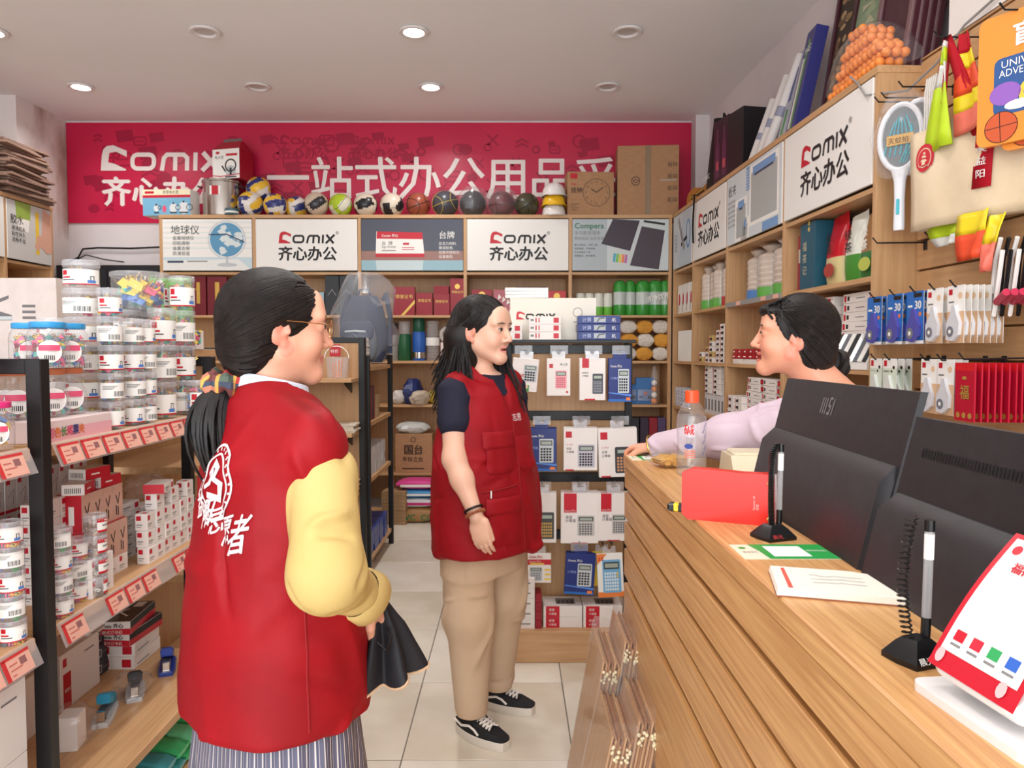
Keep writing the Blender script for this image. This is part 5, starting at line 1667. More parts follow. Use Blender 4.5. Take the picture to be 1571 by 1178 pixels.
# green cup packs and rubbish bag rolls
CUPW = mk((226, 226, 214), .4, name='cup_white')
for i in range(4):
	px = 890 + i * 14
	t=thing('paper_cup_sleeve', 'sleeve of green and white paper cups in clear film', 'cups', (SX(px,6.40),6.40, Zs1),0, 'green paper cup sleeves')
	m=MB(); m.lathe([(.036,0), (.04,.01), (.04,.075)], mk((110,190,70),.4),14); m.build('green_base', t)
	m=MB(); m.lathe([(.04,.075), (.04,.15), (.036,.19), (.001,.195)], CUPW,14, cap=False); m.build('cup_stack', t)
	if i == 0:
		m = MB(); m.box(-.015, .015, -.043, -.041, .12, .15, RED); m.build('red_label', t)
BAGG = mk((60, 150, 60), .25, name='green_bag')
for i, (px, w_) in enumerate(((950, .06), (966, .05), (985, .07), (1004, .07), (1019, .055))):
	t=thing('cup_pack', ('narrow silver and green pack of plastic cups', 'slim silver cup pack with green foot', 'green headed cup pack with yellow dots', 'large green cup pack with white lettering', 'silver cup pack against the corner')[i], 'cups', (SX(px,6.38),6.38, Zs1))
	m=MB(); m.lathe([(w_*.8,0), (w_*.9,.02), (w_*.9,.26), (w_*.6,.29), (.001,.30)], mk((196,204,198),.25, name='cup_silver'),14, cap=False); m.build('cups', t)
	m=MB(); m.lathe([(w_*.83,.0), (w_*.93,.02), (w_*.93,.09)], BAGG,14, cap=False); m.build('green_foot', t); m=MB(); m.lathe([(w_*.93,.2), (w_*.92,.26), (w_*.62,.295), (.001,.305)], BAGG,14, cap=False); m.build('green_head', t)
	if i == 3:
		m=MB(); m.text('洁净饮杯', PAPER, (0,-w_*.95-.004,.13), (.95,0,.2), UZ,-.1,0,.055, bold=.02, lift=0); m.build('lettering', t)
# bundles of knitted gloves
KW=noise_mat('white_yarn', (206,196,184), (228,220,210), (1,1,1),60,4,.9,.3,.7, bump=.6); KO=noise_mat('orange_yarn', (206,140,50), (226,164,70), (1,1,1),60,4,.9,.3,.7, bump=.6)
for r_ in range(3):
	for c_ in range(3):
		px = 962 + c_ * 25 + (r_ % 2) * 2
		mat = KO if (r_ + c_) % 2 else KW
		o=pillow(.15,.13,.118, mat,40+r_*3+c_, amp=.005).build('glove_bundle', None, (SX(px,6.40),6.40, Zs2+r_*.116), R(rg.uniform(-8,8)), smooth=50)
		tag(o, ('orange' if(r_+c_)%2 else 'white')+' bundle of knitted gloves in the '+('bottom', 'middle', 'top')[r_]+' row of the pile', 'gloves', ('orange' if(r_+c_)%2 else 'white')+' glove bundles')
# clothes bags on the lower boards
for i, (px, y, c_, sx_, lab)in enumerate(((612,6.38, (214,206,200),.07, 'clear bag of pale cloth at the end of the board'), (633,6.40, (44,56,110),.11, 'crumpled blue plastic bundle'), (668,6.42, (226,196,70),.09, 'yellow and white flat package heap'), (700,6.42, (60,64,110),.1, 'dark blue crumpled bundle near the hair'), (645,6.32, (196,180,160),.10, 'beige wrapped package under the yellow one'))):
	crumple('wrapped_bundle', lab, (SX(px, y), y, Zs3), i, sx_,.07,.12+.1*(i in(1,3)), mk(c_,.35),60+i, 'bundle', amp=.16)
for i, (px, lab)in enumerate(((965, 'blue toy car set in a window box'), (990, 'blue toy box beside the shuttlecock tube'))):
	w_ = .16
	t = thing('toy_box', lab, 'toy', (SX(px, 6.34), 6.34, Zs3), R(4 - 6 * i))
	m=MB(); m.box(-w_/2, w_/2,0,.08,0,.17+.06*i, mk((50,110,176),.35),.003); m.build('card', t)
	m = MB(); m.box(-w_ / 2 + .015, w_ / 2 - .015, -.012, -.0005, .03, .13, CLEAR, .004); m.build('blister', t)
	for q in range(3):
		m=MB(); m.box(-.05+q*.038,-.02+q*.038,-.010,-.001,.05+.03*(q%2),.075+.03*(q%2), mk(((30,60,130), (200,90,40), (40,44,60))[q],.3),.004); m.build('toy', t)
t=thing('ball_tube', 'clear tube with orange and white balls between blue toys', 'toy', (SX(1004,6.31),6.31, Zs3))
m = MB(); m.lathe([(.03, 0), (.03, .25), (.01, .33)], CLEAR, 14); m.build('tube', t)
for q in range(4):
	m=MB(); m.sphere((0,0,.03+q*.052),.025, (mk((236,140,50),.4), WHITE)[q%2],12,8); m.build('ball', t)
for i, (px, c_)in enumerate(((975, (40,36,44)), (990, (56,40,60)), (1004, (150,30,44)), (1016, (90,70,110)))):
	bb(px-7, px+6,640,725,.15, mk(c_,.4), None, 'game_box', ('black game box on the lowest visible board', 'dark violet game box beside the black one', 'crimson game box between violet ones', 'violet game box nearest the corner')[i], 'box', Zs4)
# wine carton, white bag, bags of PVC and brown paper at the floor
def d_wine(m, f):
	o, u, v=f['f']; ik=mk((70,48,36),.6); m.text('国台', ik, o, u, v,.155,.17,.085, 'c', bold=.03); m.text('年份之台.', ik, o, u, v,.155,.1,.045, 'c', bold=.02); m.ring2(ik, o, u, v,.155,.285,.02,.006,12); m.rect(ik, o, u, v,.155-.07,.155,.225,.16); m.rect(ik, o, u, v,.06,.03,.25,.04)
item(carton(.32,.28,.335, KRAFT, d_wine,.003), 'wine_carton', 'brown liquor carton with black characters below the clothes bags', 'box', (SX(634,6.32),6.32, Zs4))
crumple('plastic_bag', 'white plastic bag lying on the liquor carton', (SX(633,6.40),6.40, Zs4+.336),0,.15,.08,.1, mk((226,230,226),.3),71, amp=.1)
for i, (c_, lab)in enumerate((((176,130,80), 'kraft sack with green PVC lettering on the floor'), ((226,224,226), 'white and magenta sack of fill on the kraft one'), ((70,150,210), 'blue and white sack in the middle of the pile'), ((214,60,140), 'magenta and white sack on top of the pile'))):
	h = (.13, .08, .07, .08)[i]; z0 = (0, .13, .21, .28)[i]
	t = thing('sack', lab, 'sack', (SX(640, 6.16), 6.16, z0))
	pillow(.34, .22, h, mk(c_, .4), 80 + i, amp=.003).build('sack_body', t, smooth=50)
	m = MB()
	if i == 0:
		m.text('PVC  CO', mk((40, 120, 70), .5), (-.13, -.125, .03), UX, UZ, 0, 0, .07, bold=.02)
	else:
		m.box(-.13, .13, -.116, -.113, h * .3, h * .55, PAPER if i > 1 else mk((200, 40, 120), .4)); 
	m.build('print', t)
for k in range(9):
	o=item(carton(.2,.16,.03, noise_mat('brown_paper', (150,118,84), (176,142,104), (1,1,1),9)), 'paper_bundle', lv('brown paper bundle in the pile beside the sacks', k,9), 'paper', (SX(608,6.0)-.03,6.0, k*.0305), R(rg.uniform(-8,8)), 'brown paper bundles in a pile')

# ---------------------------------------------------------------- left back corner: flattened cardboard, black cabinet, cable
CBD=[noise_mat('grey_cardboard_%d'%q, c1, c2, (4,4,30),3,5,.85)for q, (c1, c2)in enumerate((((120,92,78), (140,110,94)), ((134,104,88), (154,122,104)), ((108,84,74), (128,100,86))))]
for k in range(22):
	w_, d_ = rg.uniform(.42, .62), rg.uniform(.3, .42)
	me = carton(d_ + .1, w_, .016, CBD[k % 3], None, .002)
	at(LW, me, 'flattened_carton', 'flattened grey-brown carton in the pile on the left wall shelving', 'cardboard',.22+rg.uniform(-.04,.06),-.03+rg.uniform(-.03,.02), ZT+k*.0185, R(rg.uniform(-7,7)), 'flattened cartons in a pile', (R(rg.uniform(-.6,.6)), R(rg.uniform(-.6,.6))))
for k in range(14):
	w_, d_ = rg.uniform(.42, .55), rg.uniform(.4, .5)
	at(LW, carton(d_, w_,.016, CBD[(k+1)%3], None,.002), 'flattened_carton', 'flattened carton in the second pile next to the first on the left shelving', 'cardboard',-.42+rg.uniform(-.03,.03),-.0, ZT+k*.0185, R(rg.uniform(-6,6)), 'flattened cartons in second pile')
t = thing('steel_cabinet', 'black steel cabinet standing under the stained wall', 'cabinet', (-3.5, 6.4, 0))
m = MB(); m.box(-.44, .47, 0, .26, 0, 2.17, mk((30, 30, 34), .4), .004); m.build('cabinet_body', t)
for q in (-1, 1):
	m=MB(); m.box(-.42 if q<0 else .02,.0 if q<0 else .45,-.012,0,.05,2.13, mk((38,38,42),.4),.004); m.build('door', t)
m=MB(); pts=[P(105,402,6.64), P(120,395,6.64), P(127,382,6.64), P(150,380,6.64), P(200,381,6.64), P(246,379,6.64)]
m.tube(pts,.008, BLACKP,6); tag(m.build('wall_cable'), 'black cable running along the stained back wall', 'cable')
m = MB(); pts = [P(118, 398, 6.64), P(132, 391, 6.64), P(160, 398, 6.64), P(190, 402, 6.64)]
m.tube(pts,.005, BLACKP,6); tag(m.build('wall_cable'), 'thin black cable drooping below the straight one', 'cable')

# ---------------------------------------------------------------- calculators on the rack
def calc_print(m, o, x0, y0, x1, y1, body, keys=INK, cols=4, rows=4, acc=None):
	w, h = x1 - x0, y1 - y0
	m.flat([p for p in _rrect(x0, x1, y0, y1, w * .08, 3)], body, o, UX, UZ, .0008)
	m.rect(mk((60, 64, 66), .3), o, UX, UZ, x0 + w * .08, y0 + h * .72, x1 - w * .08, y0 + h * .93, .0011)
	m.rect(mk((168, 178, 166), .3), o, UX, UZ, x0 + w * .14, y0 + h * .76, x1 - w * .14, y0 + h * .89, .0014)
	for r_ in range(rows):
		for c_ in range(cols):
			kx = x0 + w * (.1 + .8 * c_ / cols); ky = y0 + h * (.07 + .58 * r_ / rows)
			m.rect(acc if acc and(c_==cols-1 and r_>rows-3)else keys, o, UX, UZ, kx, ky, kx+w*.8/cols*.72, ky+h*.58/rows*.68,.0011)
def calc_pack(w, h, base, deco, d_=.03, label='x'):
	t = thing('calculator_pack', label, 'calculator')
	m = MB(); m.box(-w / 2, w / 2, 0, d_, 0, h, base, .0015); deco(m, (-w / 2, 0, 0), w, h); m.build('box', t)
	m=MB(); o=(-.03, d_*.5, h-.001); m.prism([(0,0), (.06,0), (.06,.034), (.042,.034), (.037,.02), (.023,.02), (.018,.034), (0,.034)], CLEAR2 if base is not NAVYB else NAVYB, o, UX, UZ,.001); m.build('hang_tab', t)
	t.location = (0, 0, -5)
	return t
LB = mk((200, 206, 210), .4); 
def dk_white(num, body, keys, acc=None, red=True):
	def deco(m, o, w, h):
		m.rect(RED, o, UX, UZ, w * .06, h * .78, w * .24, h * .93) if red else None
		m.text(num, RED, o, UX, UZ, w*.08, h*.6, h*.05, lift=.001); m.text('语音', INK, o, UX, UZ, w*.08, h*.5, h*.06, lift=.001); m.text('计算器', INK, o, UX, UZ, w*.08, h*.42, h*.06, lift=.001)
		m.rect(RED, o, UX, UZ, w * .06, 0, w * .3, h * .03)
		calc_print(m, o, w * .42, h * .08, w * .92, h * .62, body, keys, 5, 5, acc)
	return deco
def dk_navy(m, o, w, h):
	m.text('Comix 齐心', WHITE, o, UX, UZ, w * .08, h * .8, h * .07, lift=.001, bold=.02, maxw=w * .5)
	m.text('计算器', mk((150, 170, 220), .5), o, UX, UZ, w * .08, h * .52, h * .07, lift=.001)
	m.rect(BLUEB, o, UX, UZ, w*.0, h*.0, w, h*.06); m.flat([(0, h*.2), (w, h*.12), (w, h*.17), (0, h*.22)], mk((90,140,220),.4), o, UX, UZ,.0006)
	m.rect(ORNP, o, UX, UZ, w * .78, h * .03, w * .95, h * .1, .001)
	calc_print(m, o, w * .42, h * .2, w * .9, h * .76, LB, INK, 4, 5)
def dk_pink(m, o, w, h):
	m.rect(RED, o, UX, UZ, w*.1, h*.75, w*.26, h*.86); m.text('桌上型', INK, o, UX, UZ, w*.55, h*.82, h*.07, lift=.001); m.disc(RED, o, UX, UZ, w*.86, h*.1, w*.05)
	calc_print(m, o, w * .36, h * .2, w * .84, h * .68, mk((236, 160, 164), .4), mk((206, 90, 110), .4), 5, 5)
def dk_kids(m, o, w, h):
	m.text('计算器', RED, o, UX, UZ, w*.1, h*.45, h*.1, lift=.001); m.rect(GRNP, o, UX, UZ,0,0, w*.7, h*.2); m.disc(ORNP, o, UX, UZ, w*.3, h*.16, w*.13, None,14,.001); m.disc(mk((240,206,170),.5), o, UX, UZ, w*.55, h*.14, w*.1, None,14,.0012)
	calc_print(m, o, w * .45, h * .3, w * .95, h * .82, LGREY, INK, 4, 4)
def dk_sci(m, o, w, h):
	m.rect(RED, o, UX, UZ, w*.1, h*.78, w*.36, h,.0006); m.rect(RED, o, UX, UZ, w*.2,0, w*.6, h*.04); m.text('函数型', INK, o, UX, UZ, w*.1, h*.64, h*.05, lift=.001); m.text('计算器', INK, o, UX, UZ, w*.1, h*.57, h*.05, lift=.001)
	calc_print(m, o, w * .5, h * .16, w * .9, h * .64, mk((70, 72, 80), .4), mk((150, 152, 160), .4), 5, 7)
def dk_orange(m, o, w, h):
	m.flat([(0, h*.75), (w*.4, h), (0, h)], ORNP, o, UX, UZ); m.rect(ORNP, o, UX, UZ,0,0, w, h*.12); m.text('3.5', RED, o, UX, UZ, w*.05, h*.85, h*.1, lift=.001, bold=.03)
	calc_print(m, o, w*.2, h*.1, w*.9, h*.86, mk((120,180,220),.35), mk((230,240,246),.4),6,6, YELP)
def dk_small(m, o, w, h):
	m.text('Comix 齐心', RED, o, UX, UZ, w*.06, h*.86, h*.09, lift=.001, bold=.03, maxw=w*.85); m.rect(RED, o, UX, UZ,0, h*.62, w, h*.8); m.rect(YELP, o, UX, UZ, w*.1, h*.63, w*.7, h*.68,.001)
	m.text('Comix 齐心', WHITE, o, UX, UZ, w * .06, h * .7, h * .08, lift=.0012, maxw=w * .8)
	calc_print(m, o, w * .08, h * .08, w * .62, h * .54, LGREY, GREY)
	for q in range(3):
		m.rect(YELP, o, UX, UZ, w * .72, h * (.1 + q * .16), w * .96, h * (.16 + q * .16), .001)
def dk_tall(m, o, w, h):
	m.rect(RED, o, UX, UZ, w*.08, h*.62, w*.42, h,.0006); m.text('Comix 齐心', WHITE, o, UX, UZ, w*.1, h*.64, h*.045, lift=.001, maxw=w*.3); m.text('语音', INK, o, UX, UZ, w*.12, h*.5, h*.07, lift=.001); m.text('计算器', INK, o, UX, UZ, w*.12, h*.43, h*.07, lift=.001); m.rect(RED, o, UX, UZ, w*.3,0, w*.7, h*.02)
	calc_print(m, o, w * .44, h * .15, w * .9, h * .56, mk((200, 196, 190), .35), mk((90, 90, 96), .4), 5, 5)
rack_specs = [  # px centre, width px, top y, bottom y, bar, base, deco, copies, tilt, labels
	(803, 40, 547, 597, 0, CARD, dk_kids, 2, R(5), 'white calculator pack with cartoon children print'),
	(857, 36, 541, 598, 0, CARD, dk_pink, 2, 0, 'white pack with pink desk calculator'),
	(909, 40, 541, 605, 0, CARD, dk_sci, 4, 0, 'white pack with black scientific calculator and red corner'),
	(951, 35, 538, 604, 0, NAVYB, dk_navy, 3, 0, 'navy pack with slim silver calculator beside the glove pile'),
	(831, 46, 655, 721, 1, NAVYB, dk_navy, 3, 0, 'navy pack with large key calculator behind the red vest'),
	(891,52,652,717,1, CARD, dk_white('C-1200', mk((190,186,196),.35), INK),4,0, 'white pack with grey desk calculator and red number'),
	(950,60,652,727,1, CARD, dk_white('C-1567', mk((60,60,64),.35), mk((206,150,110),.4)),3, R(-2), 'white pack with dark calculator and copper keys'),
	(832,44,743,820,2, CARD, dk_white('A', mk((70,68,64),.35), mk((200,160,80),.4), None, False),3,0, 'white pack with gold and black calculator beside the vest hem'),
	(890, 58, 742, 820, 2, CARD, dk_tall, 4, 0, 'tall white pack with red panel and silver calculator'),
	(943, 48, 742, 816, 2, CARD, dk_tall, 3, 0, 'tall white red-panel pack half hidden by the counter'),
	(828, 36, 842, 888, 3, CARD, dk_small, 1, 0, 'small white and red pack with grey calculator'),
	(889, 46, 842, 906, 3, NAVYB, dk_navy, 2, R(3), 'navy pack with black calculator above the stacked boxes'),
	(940,40,842,910,3, PAPER, dk_orange,1, R(-3), 'orange and white pack with sky-blue scientific calculator'),
	(926, 30, 838, 892, 3, mk((236, 196, 60), .4), None, 1, 0, 'yellow calculator card behind the orange pack'),
]
HOOKD = .21
for q, (pc, wp, y0, y1, bar, base, deco, n, tl, lab) in enumerate(rack_specs):
	d0 = 3.37
	k = d0 / F_PX
	w, h = wp * k, (y1 - y0) * k
	zb = RBAR[bar] - .012 - .033 - h
	x = SX(pc, d0)
	pr=calc_pack(w, h, base, deco or(lambda m, o, w, h:m.rect(BLUEB, o, UX, UZ, w*.2, h*.6, w*.8, h*.9)),.018, lab)
	for i in range(n):
		y = 3.365 + i * .021 + (.03 if 'yellow calculator' in lab else 0)
		dup(pr, (x+.0015*i-.0*tl, y, zb+.0008*i), (0, tl,0), lab if i==0 else lab.replace('pack', 'pack hanging behind its twin')if 'pack' in lab else lab, 'packs on one rack hook' if i else None)
	drop_proto(pr)
	m=MB(); m.tube([(x,-.02, RBAR[bar]), (x,-.2, RBAR[bar]-.004), (x,-.222, RBAR[bar]+.018)],.0028, BLACKM,6); m.build('hook', RACK)
	if n > 1:
		m=MB(); m.rect(CLEAR2, (x-.04,-.224, RBAR[bar]-.025), UX, UZ,0,0,.08,.04); m.rect(GREY, (x-.04,-.2245, RBAR[bar]-.025), UX, UZ,.025,.016,.055,.02); m.build('ticket_holder', RACK)
# boxes on the rack's top shelf and base
def d_wb(m, f):
	o, u, v=f['f']; m.rect(RED, o, u, v,.115,.006,.14,.03); m.rect(RED, o, u, v,.045,.008,.05,.03); m.rect(RED, o, u, v,.03,.008,.036,.03); m.rect(GREY, o, u, v,.008,.014,.022,.024)
def d_nb(m, f):
	o, u, v=f['f']; m.rect(mk((170,176,180),.3), o, u, v,.075,.007,.13,.03); m.line2(mk((90,96,100),.4), o, u, v,[(.09,.008), (.1,.024), (.125,.027)],.006,.001); m.text('计算', mk((190,200,230),.5), o, u, v,.02,.01,.022, lift=.001); m.text('机', WHITE, o, u, v,.158,.01,.02, lift=.001)
ztop = 1.478
for k in range(3):
	item(carton(.15,.08,.036, CARD, d_wb), 'calculator_box', lv('flat white calculator box with red square on the rack top', k,3), 'box', (SX(836,3.46),3.46, ztop+k*.0365), R(rg.uniform(-2,2)), 'white boxes on the rack top')
	item(carton(.2,.09,.037, NAVYB, d_nb), 'calculator_box', lv('flat navy calculator box with window print on the rack top', k,3), 'box', (SX(919,3.46),3.46, ztop+k*.0375), R(rg.uniform(-2,2)), 'navy boxes on the rack top')
for k in range(2):
	item(carton(.08,.08,.036, CARD, lambda m, f:m.rect(RED,*f['f'],.045,.006,.07,.03)), 'calculator_box', lv('small white box with red square at the rack top end', k,2), 'box', (.008,3.50, ztop+k*.0365),0, 'small boxes on the rack top')
def d_cx(m, f):
	o, u, v=f['f']; m.logo(RED, INK, o, u, v,.03,.1,.04,.001); m.ring2(GREY, o, u, v,.33,.135,.022,.003,20); m.line2(GREY, o, u, v,[(.33,.11), (.33,.09)],.003); m.line2(GREY, o, u, v,[(.31,.088), (.35,.088)],.004)
item(carton(.42,.1,.205, mk((232,224,210),.5), d_cx), 'globe_carton', 'cream carton with wordmark and small globe print on the rack top', 'box', (SX(848,3.62),3.60, ztop),0)
for k in range(3):
	item(carton(.21,.1,.016, PAPER), 'paper_stack', lv('block of white paper lying on the cream carton', k,3), 'paper', (SX(808,3.6),3.6, ztop+.2055+k*.0165), R(k*2-2), 'paper on the cream carton')
def d_base(m, f):
	o, u, v=f['f']; m.rect(RED, o, u, v,.012,0,.075,.05); m.text('语音', WHITE, o, u, v,.025,.028,.014, lift=.001); m.text('计算器', WHITE, o, u, v,.025,.01,.012, lift=.001)
	o, u, v = f['t']; calc_print_top(m, o, u, v)
def calc_print_top(m, o, u, v):
	m.rect(mk((120, 118, 120), .4), o, u, v, .06, .03, .15, .11)
	for a in range(4):
		for b in range(3):
			m.rect(INK, o, u, v, .068 + a * .02, .036 + b * .016, .082 + a * .02, .047 + b * .016, .001)
BB_ = carton(.18, .14, .05, CARD, d_base)
for i in range(2):
	for k in range(2):
		item(BB_, 'calculator_box', lv('white calculator box with red end label '+('by the narrow boxes' if i==0 else 'by the counter'), k,2), 'box', (.235+i*.185,3.36,.145+k*.0505),0, 'four boxes on the rack base')
for k in range(5):
	item(carton(.11,.12,.047, CARD, lambda m, f:(m.rect(GREY,*f['f'],.02,.02,.09,.026), m.rect(RED,*f['r'],.0,.0,.12,.012))), 'calculator_box', lv('white box in the tall stack on the rack base', k,5), 'box', (.05,3.345,.145+k*.0475), R(rg.uniform(-2,2)), 'tall stack on the rack base')
for k in range(4):
	item(carton(.028,.1,.04, mk((150,20,40),.4)), 'small_box', lv('narrow dark red box between stacks on the rack base', k,4), 'box', (.122,3.345,.145+k*.0405),0, 'narrow red boxes on the rack base')

# ---------------------------------------------------------------- middle island and its end display
for k in range(9):
	item(carton(.24,.17,.009, noise_mat('kraft_envelope', (190,156,116), (206,174,134))), 'envelope_pack', lv('kraft envelope pack on the low ledge of the end display', k,9), 'envelopes', (-1.06+rg.uniform(-.01,.01),4.285,.57+k*.0095), R(rg.uniform(-6,6)), 'envelopes on the low ledge')
for k in range(5):
	item(carton(.22,.16,.010, noise_mat('pale_envelope', (206,192,172), (220,208,190))), 'envelope_pack', lv('pale envelope pack on the middle ledge of the end display', k,5), 'envelopes', (-1.03+rg.uniform(-.01,.01),4.29,.945+k*.0105), R(rg.uniform(-6,6)), 'envelopes on the middle ledge')
for k in range(6):
	item(carton(.2,.16,.012, noise_mat('kraft_envelope', (190,156,116), (206,174,134))), 'envelope_pack', 'bagged kraft envelope pack at the back of the low ledge', 'envelopes', (-1.33+rg.uniform(-.01,.01),4.29,.57+k*.0125), R(rg.uniform(-6,6)), 'bagged envelopes on the low ledge')
for k in range(2):
	item(carton(.06,.08,.10, PAPER), 'small_box', 'white upright box on the middle ledge', 'box', (-1.22-k*.075,4.30,.945), R(3), 'white boxes on the middle ledge')
t=thing('plastic_bucket', 'clear plastic bucket with a red label on the top ledge', 'bucket', (-1.04,4.39,1.265))
m=MB(); m.lathe([(.05,0), (.06,.004), (.07,.12), (.075,.125)], CLEAR2,20, cap=False); m.lathe([(.05,.001), (.001,.001)], CLEAR2,20, cap=False); m.build('bucket_body', t)
m=MB(); m.tube([(.072*math.cos(a),-.02,.12+.07*math.sin(a))for a in[PI*i/12 for i in range(13)]],.003, WHITE,5); m.build('handle', t)
m=MB(); m.box(-.045,.02,-.004,.0,.13,.2, RED,.001); m.text('特价', WHITE, (-.04,-.005,.15), UX, UZ,0,0,.025); m.build('red_label', t)
for k in range(4):
	m=MB(); m.cyl((-.02+k*.013,0,.004), (-.03+k*.02,.0,.09+.01*k),.004, ORNP, n=6); m.build('pencil', t)
# white pads, ring binders and packs on the aisle side
for k in range(16):
	at(MF, carton(.2,.15,.011, PAPER), 'notepad', 'white notepad in the stack in front of the bagged backpack', 'notepad',.13,.04+rg.uniform(0,.01),1.33+k*.0113, R(rg.uniform(-3,3)), 'stacked notepads before the backpack')
for i in range(7):
	at(MF, carton(.03,.2,.22, mk((40,44,70)if i%3 else(150,40,50),.4)), 'notebook', 'dark spiral notebook standing on the aisle side of the middle island', 'notebook',.1+i*.033,.03,.98,0, 'dark notebooks on the middle island')
for i in range(5):
	for k in range(4):
		at(MF, carton(.12,.2,.045, mk((206,208,212),.35)), 'paper_pack', 'glossy white paper pack on the low boards of the middle island', 'pack',.12+i*.13,.03,.62+k*.0455, R(rg.uniform(-3,3)), 'white paper packs on the middle island')
for i in range(4):
	for k in range(3):
		at(MF, carton(.16,.25,.05, mk((40,70,150),.35)), 'paper_pack', 'blue wrapped pack near the floor of the middle island', 'pack',.12+i*.18,.02,.12+k*.0505, R(rg.uniform(-4,4)), 'blue packs near the floor')
for i in range(5):
	at(MF, carton(.1,.2,.03, mk((180,150,110),.5)), 'envelope_pack', 'brown pack beside the dark notebooks on the middle island', 'envelopes',.45+.0*i,.03,.98+i*.0305, R(rg.uniform(-5,5)), 'brown packs beside notebooks')
# backpack in a clear bag
t=thing('backpack', 'navy and grey school backpack inside a clear plastic bag', 'backpack', (-.985,4.93,1.352), R(-10))
BP=fabric('backpack_navy', (58,66,88), (72,80,104),.7,200); BP2=fabric('backpack_grey', (110,118,128), (124,132,142),.7,200)
def soft(w, d_, h, mat, z0=0, y0=0, x0=0, p=3.2, taper=.8):
	m = MB(); rs_ = []
	for i in range(9):
		t_ = i / 8; k = (1 - abs(2 * t_ - 1) ** 5) * .25 + .75; wt = (1 - (1 - taper) * max(0, t_ - .5) * 2)
		rs_.append([(x0+w/2*k*wt*(abs(math.cos(a))**(2/p))*(1 if math.cos(a)>0 else-1), y0+d_/2*k*(abs(math.sin(a))**(2/p))*(1 if math.sin(a)>0 else-1), z0+h*t_)for a in[2*PI*j/24 for j in range(24)]])
	m.rings(rs_, mat); return m
soft(.31,.17,.44, BP, taper=.7).build('main_bag', t); soft(.25,.08,.25, BP2,.02,-.11).build('front_pocket', t); soft(.23,.05,.13, BP,.14,-.135).build('pocket_flap', t)
m=MB(); m.tube([(-.07,-.163,.2), (0,-.166,.205), (.07,-.163,.2)],.006, mk((200,204,208),.3),6); m.build('zip', t)
for q in (-1, 1):
	m=MB(); m.tube([(q*.1,.08,.42), (q*.13,.06,.46), (q*.17,.03,.3), (q*.165,.03,.06)],.016, BP,8); m.build('shoulder_strap', t)
m=MB(); m.tube([(-.05,.0,.43), (-.03,.0,.48), (.03,0,.48), (.05,0,.43)],.009, BP,6); m.build('grab_handle', t)
crumple('plastic_bag', 'clear plastic bag gathered around the navy backpack', (-.985,4.93,1.345),0,.22,.19,.60, film('milky_film', (226,230,236),.13,.15),77, amp=.16)
# ================================================================ goods in the bays of the right-wall shelving
def rr(x, y, z, me, name, label, cat, rz=0.0, group=None, tilt=None):
	return at(RF, me, name, label, cat, x, y, z, rz, group, tilt)
# level under the signs
for i in range(4):
	rr(.12+i*.115,.03, Zs1, carton(.09,.1,.24, CARD, lambda m, f:(m.disc(RED,*f['f'],.045,.12,.02,.05), m.rect(INK,*f['f'],.02,.02,.03,.1))), 'brush_box', 'white upright box with red oval in the corner bay', 'box', R(rg.uniform(-3,3)), 'white oval boxes in the corner bay')
def cup_sleeve(x, y, r_, h, c_, label, group):
	t = thing('cup_sleeve', label, 'cups', RF.pt(x, y, Zs1), RF.rz, group)
	n = 8
	m = MB(); prof = []
	for k in range(n):
		z = h * .78 * k / n
		prof += [(r_ * .9, z), (r_, z + h * .06), (r_ * .96, z + h * .07)]
	m.lathe(prof+[(r_*.9, h*.8), (r_*.4, h*.86), (r_*.75, h*.95), (r_*.3, h)], mk((224,206,190),.3, name='pale_cup'),14); m.build('cups', t)
	m = MB(); m.lathe([(r_ * 1.03, h * .03), (r_ * 1.03, h * .22)], c_, 14, cap=False); m.build('wrap', t)
	m=MB(); m.lathe([(r_*1.0,0), (r_*1.06, h*.1), (r_*1.06, h*.78), (r_*.5, h*.88), (r_*.9, h*.98)], FILM,12, cap=False); m.build('film', t)
GRW = mk((90, 180, 60), .35, name='green_wrap_band'); BLW = mk((60, 130, 200), .35)
for i in range(5):
	cup_sleeve(.71+i*.14,.10+.02*(i%2),.058,.33, GRW if i!=3 else RED, 'film wrapped sleeve of pale cups with green band under the small wordmark sign', 'wrapped cup sleeves')
for i in range(3):
	cup_sleeve(1.62+i*.24,.14,.095-.02*(i==0),.335, (BLW, GRW, GRW)[i], ('slim wrapped cup sleeve with blue band beside the divider', 'large wrapped cup sleeve with green band under the clipboard sign', 'large wrapped cup sleeve nearest the teal book box')[i], None)
# price rail on that board
t=thing('price_rail', 'grey price rail with faded tickets under the wrapped cups', 'price rail', RF.pt(1.415,-.006, Zs1-.024), RF.rz)
m = MB(); m.box(0, .90, 0, .006, 0, .03, mk((150, 146, 144), .35), .001); m.build('rail', t)
for q in (.2, .62, .8):
	m = MB(); m.box(q, q + .07, -.002, 0, .003, .027, TAGP); m.build('ticket', t)
